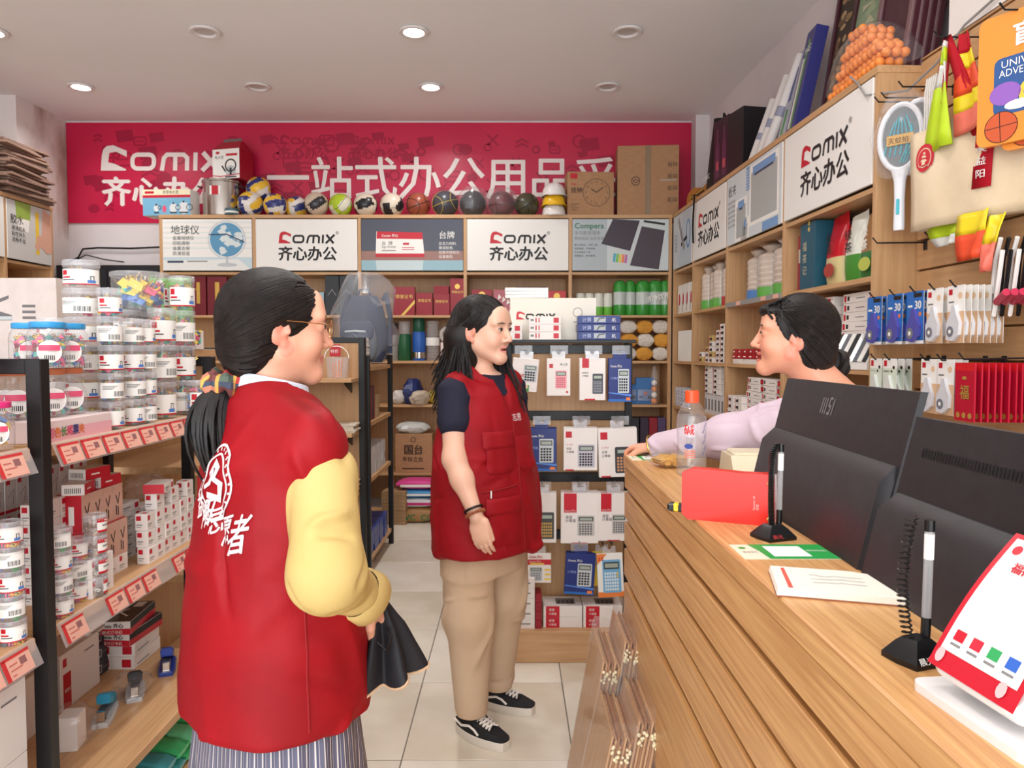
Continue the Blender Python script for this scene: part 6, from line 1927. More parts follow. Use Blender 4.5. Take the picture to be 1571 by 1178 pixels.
# tea corner
def d_teal(m, f):
	o, u, v = f['f']; g_ = mk((200, 190, 160), .5)
	for q, ch in enumerate('福茶记'):
		m.text(ch, g_, o, u, v, .03, .2 - q * .06, .05)
	m.disc(mk((206,180,90),.4), o, u, v,.1,.33,.012); m.disc(mk((206,180,90),.4), o, u, v,.1,.3,.012)
rr(2.43,.05, Zs1, carton(.06,.2,.29, mk((150,40,52),.45), lambda m, f:m.rect(mk((200,190,170),.5),*f['f'],.01,.15,.05,.22)), 'gift_box', 'maroon gift box squeezed beside the teal box', 'box')
rr(2.56,.03, Zs1, carton(.17,.24,.335, mk((30,84,104),.45, name='teal_box'), d_teal), 'gift_box', 'tall teal gift box with pale characters', 'box')
def tea_bag(x, w, h, c1, c2, label, txt, tcol, rz=0.0, c3=None):
	t = thing('tea_bag', label, 'tea bag', RF.pt(x, .10, Zs1), RF.rz + rz)
	mats = [mk(c1, .22), mk(c2, .3)]
	n = 20
	def rng(t_):
		dd=.05*math.sin(PI*min(1,.25+t_*.75))**.8*(1-t_**3*.9); ww=w/2*(1-.25*max(0, t_-.75)*2)
		return[(ww*(abs(math.cos(a))**.5)*(1 if math.cos(a)>0 else-1), dd*(abs(math.sin(a))**.8)*(1 if math.sin(a)>0 else-1), h*t_+.012*math.cos(a)*(t_>.9))for a in[2*PI*i/n for i in range(n)]]
	m = MB(); m.rings([rng(k / 10) for k in range(0, 5)], mats[1]); m.build('lower_pouch', t)
	m = MB(); m.rings([rng(k / 10) for k in range(4, 11)], mats[0]); m.build('upper_pouch', t)
	m = MB()
	for q, ch in enumerate(txt):
		m.text(ch, tcol, (-.03, -.056, h * .62), UX, UZ, 0, -q * .055, .05, bold=.02)
	m.build('lettering', t)
	if c3:
		m = MB(); m.disc(mk(c3, .4), (0, -.058, h * .22), UX, UZ, 0, 0, w * .3, h * .1); m.build('label', t)
tea_bag(2.77,.17,.335, (196,20,36), (214,196,140), 'glossy red tea bag with peaked top and cream foot', '红茶', INK,0, (170,60,50))
tea_bag(2.95,.13,.31, (230,230,216), (70,140,50), 'white and green tea bag behind the red one', '绿茶', INK, R(8))
tea_bag(3.1,.17,.30, (176,134,90), (50,120,60), 'kraft and green tea bag at the end of the shelf', '绿茶', PAPER,0, (190,200,90))
# level 2
for i in range(14):
	rr(.10+i*.034,.03, Zs2, carton(.028,.2,.25, PAPER), 'paper_ream', 'white bound paper block standing in the corner bay', 'paper',0, 'paper blocks in the corner bay')
def d_mk(m, f):
	o, u, v=f['f']; m.rect(RED, o, u, v,.0,.0,.012,.03); m.flat([(.02,.008), (.07,.004), (.07,.026), (.02,.02)], INK, o, u, v)
MKB = carton(.095, .12, .037, CARD, d_mk); YKB = carton(.1, .12, .04, mk((206, 176, 110), .45), d_mk)
for i, n in enumerate((2, 3, 5, 6, 7)):
	for k in range(n):
		rr(.74+i*.125,.03+.01*(i%2), Zs2+k*.0385, MKB if(i+k)%3 or i>2 else YKB, 'marker_box', 'small white marker box with black pen print stacked in the bay', 'box', R(rg.uniform(-4,4)), 'marker boxes in the middle bay')
for k in range(5):
	rr(1.31,.2, Zs2+.12+k*.0405-.12, YKB, 'marker_box', 'tan marker box at the back of the bay', 'box',0, 'tan marker boxes')
for i in range(5):
	for k in range(3):
		rr(1.50+i*.1,.03, Zs2+k*.032, carton(.085,.14,.030, mk((176,24,40),.4)if k else CARD, lambda m, f:m.rect(PAPER,*f['f'],.01,.01,.04,.018)), 'pencil_case', 'red and white pen box stacked beside the smiling face', 'box', R(rg.uniform(-5,5)), 'red pen boxes')
def d_fl(m, f):
	o, u, v=f['f']; m.rect(RED, o, u, v,.01,.006,.03,.034); m.rect(INK, o, u, v,.04,.01,.06,.03); m.rect(GREY, o, u, v,.12,.016,.2,.02); m.rect(RED, o, u, v,.24,.006,.27,.034)
FLB = carton(.30, .2, .042, CARD, d_fl)
for k in range(8):
	rr(3.02+rg.uniform(-.012,.012),.06, Zs2+.0+k*.0425, FLB, 'pen_box', lv('long white pen box in the pile behind the bun', k,8), 'box', R(rg.uniform(-2,2)), 'long pen boxes in a pile')
for k in range(8):
	rr(2.62+rg.uniform(-.012,.012),.06, Zs2+.0+k*.0425, FLB, 'pen_box', lv('long white pen box in the pile hidden by dark hair', k,8), 'box', R(rg.uniform(-2,2)), 'long pen boxes in second pile')
# pen trays leaning at the front of the board
t=thing('pen_tray', 'slanted white tray of black and silver pens beside the hair bun', 'pens', RF.pt(2.86,-.0, Zs2), RF.rz)
m=MB(); m.add([(0,0,0), (.36,0,0), (.36,.055,0), (0,.055,0), (0,.0,.03), (.36,.0,.03), (.36,.055,.15), (0,.055,.15)],[(0,3,2,1), (4,5,6,7), (0,1,5,4), (1,2,6,5), (2,3,7,6), (3,0,4,7)], PAPER); m.build('tray_card', t)
for i in range(26):
	x = .012 + i * .0133; c_ = (INK, CHROME, mk((90, 90, 96), .3), PAPER)[(i // 3) % 4]
	m = MB(); m.cyl((x, -.004, .034), (x + .01, .052, .155), .0045, c_, n=7); m.build('pen', t)
# level 3
for i in range(6):
	for k in range(3):
		rr(.09+i*.085,.02, Zs3+k*.052, carton(.075,.1,.05, mk((214,214,222),.4), lambda m, f:m.rect(NAVYB,*f['f'],.01,.015,.04,.02)), 'ink_box', 'small pale ink box on the low board of the corner bay', 'box', R(rg.uniform(-3,3)), 'ink boxes in the corner bay')
for i in range(2):
	for k in range(6):
		rr(.93+i*.21,.03, Zs3+.15+k*.0385, carton(.17,.14,.037, CARD, d_mk), 'marker_box', 'white box with black pen print in the upper pile of the low bay', 'box', R(rg.uniform(-2,2)), 'pile of pen print boxes')
for i in range(6):
	rr(.86+i*.075,.04, Zs3, carton(.07,.18,.149, mk((216,212,212),.45), lambda m, f:m.rect(GREY,*f['f'],.012,.03,.05,.11)), 'folder_box', 'pale upright folder box carrying the pen print boxes', 'box',0, 'folder boxes in the low bay')
for i in range(2):
	for k in range(7):
		rr(1.84+i*.24,.03, Zs3+k*.0425, carton(.22,.16,.041, CARD, d_fl), 'pen_box', 'white pen box with red and black print beside the pink sleeve', 'box', R(rg.uniform(-3,3)), 'pen boxes beside the pink sleeve')
for i in range(2):
	for k in range(4):
		rr(1.52+i*.14,.0, Zs3+k*.0425, carton(.13,.16,.041, CARD, d_mk), 'marker_box', 'white marker box at the front of the low board near the elbow', 'box', R(rg.uniform(-4,4)), 'marker boxes near the elbow')
for i in range(3):
	for k in range(3):
		rr(2.5+i*.26,.03, Zs3+k*.061, carton(.24,.2,.06, CARD, d_fl), 'pen_box', 'larger white carton on the low board behind the monitors', 'box',0, 'cartons behind the monitors')

# ---------------------------------------------------------------- things standing on top of the right-wall shelving
def lean(w, h, th, mat, x, y0, label, name, cat, ang, deco=None, rz=0.0, edge=None):
	"""slab standing on the shelf top, leaning back on the wall"""
	t = thing(name, label, cat, RF.pt(x, y0, ZT), RF.rz + rz)
	t.rotation_euler = (-R(ang), 0, RF.rz + rz)
	m = MB(); m.box(-w / 2, w / 2, 0, th, 0, h, mat, .002); m.build('panel', t)
	if edge:
		for a in((-w/2,-w/2+.03,0, h), (w/2-.03, w/2,0, h), (-w/2+.03, w/2-.03,0,.03), (-w/2+.03, w/2-.03, h-.03, h)):
			m = MB(); m.box(a[0], a[1], -.012, 0, a[2], a[3], edge, .002); m.build('frame_bar', t)
	if deco:
		m = MB(); deco(m, (-w / 2, 0, 0)); m.build('picture', t)
	return t
MAR = mk((70, 28, 38), .35, name='maroon_frame')
def d_stone(m, o):
	q = random.Random(9)
	for i in range(60):
		m.disc(mk(((150,120,80), (110,84,60), (176,150,110))[i%3],.5), o, UX, UZ, q.uniform(.06,.2), q.uniform(.05,.72), q.uniform(.02,.035), q.uniform(.014,.024),10,.0008+i*.00003)
def d_paint(m, o):
	q = random.Random(5)
	for i in range(30):
		x, z = q.uniform(.05, .3), q.uniform(.05, .7)
		m.flat([(x, z), (x+q.uniform(.03,.1), z+.01), (x+q.uniform(.02,.08), z+q.uniform(.02,.08)), (x-.01, z+.03)], mk(((120,150,110), (160,176,140), (100,130,110), (190,190,160))[i%4],.5), o, UX, UZ,.0008+i*.00004)
lean(.26,.78,.02, mk((60,46,38),.5),2.42,.20, 'dark framed panel of tumbled stones leaning on the right wall', 'picture_frame', 'picture',8, d_stone,0, MAR)
lean(.36,.76,.02, mk((140,160,128),.4),2.74,.17, 'green landscape picture in a maroon frame leaning on the right wall', 'picture_frame', 'picture',9, d_paint,0, MAR)
for i in range(4):
	lean(.3,.72,.022, MAR,3.08,.13+i*.035, 'maroon picture frame in the row leaning behind the orange balls', 'picture_frame', 'picture',8, None,0, mk((120,90,92),.4))['group']='maroon frames behind the balls'
def d_ruler(m, o):
	m.rect(PAPER, o, UX, UZ,.02,.1,.05,.5); m.rect(mk((120,190,90),.4), o, UX, UZ,.06,.05,.08,.6,.001)
	m.text('HG', PAPER, o, UX, UZ, .03, .52, .06, bold=.02)
lean(.13,.66,.07, mk((60,60,130),.35, name='violet_box'),2.1,.10, 'long violet box leaning among the poster rolls', 'long_box', 'box',12, d_ruler, R(-3))
lean(.10,.6,.04, mk((176,176,188),.35),1.97,.10, 'pale grey long box beside the violet one', 'long_box', 'box',14, lambda m, o:(m.rect(NAVYB, o, UX, UZ,.02,.3,.06,.5), m.rect(GRNP, o, UX, UZ,.03,.1,.06,.25)))
for i, (x, h) in enumerate(((1.72, .52), (1.83, .60), (1.60, .42))):
	t=thing('poster_roll', ('long white poster roll leaning before the grey box', 'tallest white poster roll in the group', 'short cream poster roll beside the purple boxes')[i], 'poster roll', RF.pt(x,.08, ZT), RF.rz)
	t.rotation_euler = (-R(16), R(12), RF.rz)
	m=MB(); m.lathe([(.028,0), (.03,.003), (.03, h-.003), (.028, h)], mk((226,218,214),.5),16); m.build('roll', t)
	m=MB(); m.lathe([(.0305, h*.4), (.0305, h*.5)], mk((150,150,170),.4),16, cap=False); m.build('band', t)
PUR = mk((52, 26, 44), .35, name='plum_box')
def d_bottle(m, f):
	o, u, v = f['f']
	for q in (.03, .13):
		m.flat([(q,.05), (q+.06,.05), (q+.06,.25), (q+.045,.3), (q+.045,.38), (q+.015,.38), (q+.015,.3), (q,.25)], mk((96,50,78),.35), o, u, v); m.rect(mk((190,80,90),.4), o, u, v, q+.01,.1, q+.05,.16,.001)
rr(1.16,.03, ZT, carton(.22,.16,.44, PUR, d_bottle), 'speaker_box', 'plum coloured box printed with tall bottles on the shelf top', 'box', R(8))
rr(1.40,.05, ZT, carton(.20,.2,.42, mk((28,26,30),.35), lambda m, f:m.text('COMFURY', mk((150,60,70),.5),*f['l'],.02,.36,.025)), 'speaker_box', 'tall matte black box beside the plum one', 'box', R(10))
t=thing('garment_bag', 'black zipped instrument bag slumped on the shelf top', 'bag', RF.pt(.86,.14, ZT), RF.rz)
m = MB(); BK = fabric('black_nylon', (22, 22, 24), (34, 33, 36), .5, 200)
m.rings([[(w_*math.cos(a)+xo,.1*math.sin(a), z)for a in[2*PI*i/20 for i in range(20)]]for z, w_, xo in((0,.2,0), (.06,.22,.0), (.2,.19,.03), (.34,.13,.07), (.45,.08,.10), (.5,.03,.11))], BK); m.build('bag_body', t)
m = MB(); m.text('COSMIC', PAPER, (-.15, -.104, .1), UX, UZ, 0, 0, .05, bold=.01); m.build('lettering', t)
m = MB(); m.tube([(.09, -.02, .44), (.12, -.03, .53), (.15, 0, .45)], .012, BK, 6); m.build('handle', t)
# ukulele lying at the corner
t=thing('ukulele', 'orange wooden ukulele lying on its side in the shelf corner', 'ukulele', RF.pt(.22,.12, ZT+.035), RF.rz)
OW = mk((206, 130, 50), .3, name='orange_varnish')
m = MB(); out = []
for i in range(40):
	a = 2 * PI * i / 40; k = .085 + .022 * math.cos(2 * a) + .012 * math.cos(a)
	out.append((k * math.cos(a) * 1.35, k * math.sin(a)))
m.prism(out, OW, (0, -.03, .06), UX, UZ, .06); m.build('body', t)
m = MB(); m.disc(INK, (0, -.031, .06), UX, UZ, .03, 0, .022, None, 18); m.build('sound_hole', t)
m = MB(); m.box(.1, .36, -.03, -.012, .045, .075, mk((120, 66, 36), .4), .002); m.build('neck', t)
m = MB(); m.box(.36, .43, -.03, -.012, .035, .085, OW, .003); m.build('headstock', t)
m = MB(); m.box(-.06, .36, -.034, -.032, .056, .064, mk((226, 200, 70), .4)); m.build('strings', t)
# strap hanging over the small wordmark sign
m=MB(); p0=[RF.pt(.72,.02, ZT+.01), RF.pt(.70,-.02, ZT+.02), RF.pt(.69,-.022, ZT-.1), RF.pt(.675,-.022, ZT-.22), RF.pt(.69,-.022, ZT-.34)]
m.tube(p0,.008, BLACKP,6); tag(m.build('bag_strap'), 'black strap dangling over the edge beside the small wordmark sign', 'strap')
# net bag of orange table-tennis balls
t=thing('ball_bag', 'big clear bag of orange table-tennis balls on the shelf end', 'balls', RF.pt(3.02,.02, ZT), RF.rz)
BO=mk((240,140,60),.35, name='orange_ball'); sm=MB(); sm.sphere((0,0,0),.02, BO,12,8); bm_=sm.mesh('ball',80)
q = random.Random(3)
pk = []
for k in range(7):
	for i in range(12):
		for j in range(4):
			x = -.2 + i * .038 + (k % 2) * .019; y = .02 + j * .038 + (k % 2) * .015; z = .022 + k * .033
			if z > .24 - 2.2 * abs(x - .03) ** 1.6 - .1 * (j == 3) or y > .2:
				continue
			pk.append((x + q.uniform(-.003, .003), y + q.uniform(-.003, .003) - .02, z))
for p in pk[:300]:
	o = bpy.data.objects.new('table_tennis_ball', bm_); COL.objects.link(o); o.parent = t; o.location = p
m = MB(); rs_ = []
for i in range(9):
	t_=i/8; rs_.append([(-.24+.52*t_,.065+(.105*math.sin(PI*(.1+.8*t_))**.5+.02)*math.cos(a), max(.001, (.26*math.sin(PI*(.08+.84*t_))**.8)*(.5+.5*math.sin(a))+.004*q.uniform(-1,1)))for a in[2*PI*j/16 for j in range(16)]])
m.rings(rs_, FILM); m.build('bag_film', t)

# ================================================================ hanging goods on the slat wall
SLAT = [o for o in COL.objects if o.name.startswith('slat_wall') and o.type == 'EMPTY'][0]
def hook(x, z, L_=.22):
	m=MB(); m.box(x-.012, x+.012,-.004,0, z-.03, z+.012, BLACKM,.001); m.tube([(x,-.002, z), (x,-L_, z-.003), (x,-L_-.018, z+.018)],.0032, BLACKM,6); m.build('hook', SLAT)
def sw(x, y, z, me, name, label, cat, rz=0.0, group=None, tilt=None):
	return at(SW, me, name, label, cat, x, y, z, rz, group, tilt)
# correction tape cards
def card_mesh(w, h, kind):
	m = MB(); m.box(-w / 2, w / 2, 0, .0015, 0, h, PAPER); o = (-w / 2, 0, 0)
	if kind == 0:
		m.rect(BLUEB, o, UX, UZ,0,0, w, h); m.rect(PAPER, o, UX, UZ,0,0, w, h*.06,.0007); m.text('30', PAPER, o, UX, UZ, w*.48, h*.66, h*.22, lift=.001, bold=.03, maxw=w*.45); m.rect(INK, o, UX, UZ, w*.42, h*.88, w*.9, h*.96,.0008); m.rect(PAPER, o, UX, UZ, w*.08, h*.7, w*.35, h*.74,.0008); m.disc(ORNP, o, UX, UZ, w*.8, h*.56, w*.08, None,12,.001)
		dev = mk((84, 84, 170), .25, name='violet_plastic')
	elif kind == 1:
		m.rect(mk((220,180,140),.5), o, UX, UZ,0,0, w, h*.55); m.rect(RED, o, UX, UZ, w*.08, h*.84, w*.3, h*.94); m.disc(mk((232,196,160),.5), o, UX, UZ, w*.75, h*.82, w*.12); m.rect(GREY, o, UX, UZ, w*.08, h*.7, w*.4, h*.73)
		dev = mk((214, 214, 218), .3, name='pale_plastic')
	elif kind == 2:
		m.rect(mk((214,224,206),.5), o, UX, UZ,0,0, w, h*.8); m.rect(RED, o, UX, UZ, w*.08, h*.84, w*.3, h*.96); m.disc(INK, o, UX, UZ, w*.8, h*.82, w*.08); m.disc(INK, o, UX, UZ, w*.65, h*.74, w*.06); m.rect(GREY, o, UX, UZ, w*.08, h*.72, w*.45, h*.76)
		dev = mk((220, 222, 216), .3)
	out=[(.15,.06), (.5,.03), (.85,.14), (.9,.34), (.72,.5), (.6,.66), (.45,.66), (.36,.5), (.14,.34)]
	m.prism([(a * w - w / 2, b * h) for a, b in out], dev, (0, -.012, 0), UX, UZ, .012)
	m.disc(mk((120,122,130),.3), (-w/2,-.0125,0), UX, UZ, w*.4, h*.2, w*.2, None,16); m.disc(PAPER, (-w/2,-.013,0), UX, UZ, w*.4, h*.2, w*.08, None,12)
	return m.mesh('card', 35)
K0, K1, K2 = card_mesh(.105, .19, 0), card_mesh(.09, .19, 1), card_mesh(.09, .19, 2)
for x, n, wh in((.08,5, 'beside the side panel'), (.225,6, 'between two blue bunches'), (.36,6, 'beside the tan cards')):
	hook(x, 1.64)
	for i in range(n):
		sw(x,-.215+i*.02,1.45, K0, 'correction_tape', ('foremost ' if i==0 else '')+'blue carded violet correction tape on the hook '+wh, 'correction tape', R(rg.uniform(-2,2)), 'blue correction tape cards', (0, R(rg.uniform(-1,1))))
for x, n in ((.475, 6), (.59, 7)):
	hook(x, 1.64)
	for i in range(n):
		sw(x,-.215+i*.022,1.45, K1, 'correction_tape', ('foremost ' if i==0 else '')+'white and tan carded correction tape '+('next to the blue cards' if x<.5 else 'next to the skipping ropes'), 'correction tape', R(rg.uniform(-2,2)), 'tan correction tape cards')
for x, n in ((.10, 4), (.20, 3)):
	hook(x, 1.395)
	for i in range(n):
		sw(x,-.215+i*.03,1.205, K2, 'glue_tape', 'white and pale green carded roller hanging on the lower hooks', 'glue tape', R(rg.uniform(-2,2)), 'green carded rollers')
for x, n in ((.435, 2), (.53, 3)):
	hook(x, 1.395)
	for i in range(n):
		sw(x,-.205+i*.024,1.205, K1, 'correction_tape', 'white and tan carded correction tape beside the red envelopes', 'correction tape', R(rg.uniform(-2,2)), 'correction tape beside red envelopes')
def env_mesh():
	w, h=.1,.19; m=MB(); m.box(-w/2, w/2,0,.006,0, h, mk((190,20,50),.3, name='envelope_red'),.001); o=(-w/2,0,0)
	m.rect(mk((214,30,40),.3), o, UX, UZ,0, h*.86, w, h,.0006); m.text('福', GOLD, o, UX, UZ, w*.28, h*.4, h*.26, lift=.001, bold=.02); m.disc(GOLD, o, UX, UZ, w*.5, h*.74, w*.12,.006,10,.001)
	for q in range(3):
		m.disc(GOLD, o, UX, UZ, w * (.2 + .3 * q), h * .1, w * .1, .01, 10, .0008)
	return m.mesh('env', 35)
EN = env_mesh()
hook(.645, 1.40)
for i in range(9):
	sw(.645+.003*i,-.215+i*.02,1.195, EN, 'red_envelope', ('foremost red packet with gold character in the hanging bunch' if i==0 else 'red packet with gold character hanging behind the foremost one'), 'red packet', R(rg.uniform(-3,3)), 'red packets hanging in a bunch')
# electric mosquito racket in a bag
def racket(x, y, z, rz, label):
	t = thing('mosquito_racket', label, 'racket', SW.pt(x, y, z), rz)
	WP = mk((232, 232, 236), .3, name='racket_white'); TB = mk((80, 190, 206), .35, name='racket_teal')
	ell_ = [(.078 * math.cos(2 * PI * i / 32), 0, .36 + .125 * math.sin(2 * PI * i / 32)) for i in range(32)]
	m = MB(); m.tube(ell_, .011, WP, 8, closed=True); m.build('rim', t)
	m=MB(); m.flat([(p[0]*.93, p[2]-.36+(0 if True else 0))for p in ell_], film('racket_mesh', (150,160,166),.55,.3), (0,0,.36), UX, UZ); m.build('net', t)
	m = MB()
	for i in range(6):
		a = .02 * i
		m.tube([(-.06+a,-.004,.29), (-.045+a*.9,-.005,.36), (-.02+a*.4,-.004,.42+.01*(i%3))],.0022, TB,5)
	for i in range(3):
		m.tube([(.01 * i, -.004, .26), (.03 + .01 * i, -.005, .33), (.04, -.004, .4)], .002, TB, 5)
	m.build('teal_swirls', t)
	m = MB()
	m.rings([[(w_*math.cos(a),.014*math.sin(a), zz)for a in[2*PI*i/14 for i in range(14)]]for zz, w_ in((0,.019), (.01,.021), (.12,.019), (.19,.022), (.235,.034))], WP); m.build('handle', t)
	m = MB(); m.box(-.006, .006, -.017, -.013, .06, .12, TB, .002); m.build('switch', t)
	m=MB(); m.box(-.05,.05,-.008,-.006,.33,.37, mk((220,170,90),.4),.001); m.text('灭蚊拍', INK, (-.045,-.0085,.338), UX, UZ,0,0,.026); m.build('sticker', t)
	return t
hook(.10, 2.42, .20); hook(.05, 2.42, .2); hook(.22, 2.42, .2)
racket(.135, -.155, 1.895, R(-48), 'white and teal mosquito racket facing out in a clear bag')
racket(.17, -.105, 1.90, R(-48), 'white mosquito racket hanging behind the first one')
crumple('plastic_bag', 'clear bag around the mosquito racket head', SW.pt(.135,-.155,2.10), R(-48),.11,.035,.33, FILM,12, amp=.08)
hook(.06, 1.86, .2); hook(.16, 1.87, .05)
# row of white hangers
for i in range(5):
	t=thing('wire_hanger', 'white plastic strap loop hanging above the rackets', 'hanger', SW.pt(.27+i*.014,-.13,2.12), RF.rz+R(20), 'white strap loops')
	m=MB(); m.tube([(-.012,0,0), (-.014,0,.26), (-.006,0,.31), (.006,0,.31), (.014,0,.26), (.012,0,0)],.0035, WHITE,6); m.build('loop', t)
	m = MB(); m.box(-.02, .02, -.004, .004, -.13, .005, mk((206, 200, 196), .4), .002); m.build('tag_card', t)
# tote bag with red straps
def sheet(grid, mat, th=.004, name='s', parent=None):
	"""cloth: grid[i][j] of points, thickened"""
	n, k = len(grid), len(grid[0]); m = MB(); v = [p for r_ in grid for p in r_]
	f=[(i*k+j, i*k+j+1, (i+1)*k+j+1, (i+1)*k+j)for i in range(n-1)for j in range(k-1)]
	m.add(v, f, mat); o = m.build(name, parent, smooth=60)
	md = o.modifiers.new('thickness', 'SOLIDIFY'); md.thickness = th; md.offset = 0
	return o
CANV = fabric('cream_canvas', (222, 200, 166), (234, 214, 184), .9, 260)
t = thing('tote_bag', 'cream canvas tote bag with red round seal hanging on the slat wall', 'bag', (0, 0, 0))
A0, A1 = Vector((1.500, 2.80, 0)), Vector((1.630, 2.33, 0))
du = (A1 - A0); nw = Vector((-du.y, du.x, 0)).normalized() * -1
if nw.x > 0: nw = -nw
def tp(u, z, bulge=.03):
	s_ = math.sin(PI * u)
	return tuple(A0+du*u+nw*(bulge*s_*(.4+.6*math.sin(PI*min(1, (z-1.87)/.36)))+.006*math.sin(u*14+z*9))+Vector((0,0, z-.05*math.sin(PI*u)*(z>2.1)*.3)))
gz = [1.87 + .36 * i / 10 for i in range(11)]
sheet([[tp(j/16, z-.02*(1-j/16)*(i==0)*0+(.05*(j/16)if i==10 else 0))for j in range(17)]for i, z in enumerate(gz)], CANV,.004, 'front_panel', t)
sheet([[tuple(Vector(tp(j/16, z,.0))-nw*.03)for j in range(17)]for z in gz], CANV,.004, 'back_panel', t)
def on_tote(u, z, l):
	return Vector(tp(u, z)) + nw * l
m = MB()
def disc_t(uc, zc, ru, rz_, mat, l, n=24):
	m.add([on_tote(uc+ru*math.cos(2*PI*i/n), zc+rz_*math.sin(2*PI*i/n), l)for i in range(n)],[tuple(range(n))], mat)
disc_t(.17,2.13,.085,.055, RED,.006); disc_t(.17,2.13,.062,.040, CANV,.007); disc_t(.17,2.13,.056,.036, RED,.008)
for a_, b_, w_ in ((0, .0, .03), (.0, .014, .022), (0, .026, .012)):
	m.add([on_tote(.17+a_+q[0]*w_,2.12+b_+q[1]*.008,.009)for q in((-1,0), (1,0), (.6,1), (-.6,1))],[(0,1,2,3)], CANV)
m.add([on_tote(.17+q[0]*.015,2.10+q[1]*.02,.009)for q in((-1,0), (1,0), (1,1), (-1,1))],[(0,1,2,3)], CANV)
m.build('printed_seal', t)
STR = fabric('red_strap', (176, 16, 34), (190, 22, 40), .7, 300)
for u0, u1, h_ in ((.20, .62, 2.50), (.26, .68, 2.50)):
	top = SW.pt(.42, -.16, 2.52)
	gr = []
	p0, p1 = Vector(tp(u0, 2.16)), Vector(tp(u1, 2.16))
	m = MB()
	pts = [p0 + (top - p0) * (k / 8) for k in range(9)] + [top + (p1 - top) * (k / 8) for k in range(1, 9)]
	wv = du.normalized() * .017
	v = []
	for p in pts:
		v += [p - wv, p + wv]
	m.add(v, [(2 * i, 2 * i + 1, 2 * i + 3, 2 * i + 2) for i in range(len(pts) - 1)], STR)
	o = m.build('strap', t); md = o.modifiers.new('thickness', 'SOLIDIFY'); md.thickness = .004
# red ribbon label over the tote
m = MB(); pA, pB = .62, .75
m.add([on_tote(pA,2.22,.012), on_tote(pA,1.965,.012), on_tote(pB,1.965,.012), on_tote(pB,2.22,.012)],[(0,1,2,3)], STR)
for q, ch in enumerate('益美益阳'):
	vv, ff=text_geo(ch); m.add([on_tote(pA+.03+a*.07,2.125-q*.042+b*.030,.0135)for a, b in vv], ff, PAPER)
o=m.build('ribbon_tag', None); tag(o, 'red ribbon tag with white characters hanging before the tote', 'ribbon'); md=o.modifiers.new('thickness', 'SOLIDIFY'); md.thickness=.002
hook(.42, 2.52, .19)
# reflective vests behind the tote: top bundle and hems showing below
NEON=mk((196,226,40),.5, name='neon_yellow'); ORG=mk((236,80,40),.5, name='neon_orange'); SIL=mk((226,226,220),.25, name='reflective_band'); NYEL=mk((244,220,40),.35, name='yellow_band'); SAL=mk((240,120,100),.5, name='salmon_mesh')
def drape(name, label, pts0, pts1, bands, cat='vest', bulge=.012):
	"""hanging cloth strip between an upper and a lower edge; bands = (t0, t1, material)"""
	t = thing(name, label, cat)
	for t0, t1, mat, nm in bands:
		g_ = []
		for i in range(5):
			k = t0 + (t1 - t0) * i / 4; row = []
			for j in range(len(pts0)):
				p=Vector(pts0[j]).lerp(Vector(pts1[j]), k); row.append(tuple(p+nw*(bulge*math.sin(j*1.7+k*3))))
			g_.append(row)
		sheet(g_, mat, .004, nm, t)
	return t
v0=[SW.pt(.40+.008*j,-.15-.006*j,2.50)for j in range(5)]; v1=[SW.pt(.30+.04*j,-.16-.01*(j%2),2.14)for j in range(5)]
drape('safety_vest', 'neon yellow mesh safety vest hanging behind the tote', v0, v1, ((0,.06, SIL, 'silver_band'), (.06,.2, NEON, 'mesh_panel'), (.2,.4, SIL, 'silver_band'), (.4,1, NEON, 'mesh_panel')))
v0=[SW.pt(.44+.012*j,-.13,2.51)for j in range(5)]; v1=[SW.pt(.46+.05*j,-.15-.01*(j%2),2.16)for j in range(5)]
drape('safety_vest', 'orange and red safety vest with yellow bands beside the tote straps', v0, v1, ((0,.2, STR, 'red_panel'), (.2,.36, NYEL, 'yellow_band'), (.36,.62, ORG, 'mesh_panel'), (.62,.78, NYEL, 'yellow_band'), (.78,1, SAL, 'mesh_panel')))
v0=[SW.pt(.26+.055*j,-.12,1.885)for j in range(5)]; v1=[SW.pt(.33+.035*j,-.12-.015*(j%2),1.80)for j in range(5)]
drape('safety_vest', 'neon yellow and silver vest hem showing below the tote', v0, v1, ((0,.6, NEON, 'mesh_panel'), (.6,1, SIL, 'silver_band')))
v0=[SW.pt(.46+.04*j,-.13,1.89)for j in range(5)]; v1=[SW.pt(.48+.035*j,-.14-.015*(j%2),1.73)for j in range(5)]
drape('safety_vest', 'orange vest hem with wide yellow band below the tote', v0, v1, ((0,.45, NYEL, 'yellow_band'), (.45,1, ORG, 'mesh_panel')))
v0=[SW.pt(.62+.02*j,-.13,1.86)for j in range(5)]; v1=[SW.pt(.61+.012*j,-.15-.01*(j%2),1.68)for j in range(5)]
drape('safety_vest', 'salmon vest side strip with yellow edge below the tote', v0, v1, ((0,.5, NYEL, 'yellow_band'), (.5,1, SAL, 'mesh_panel')))
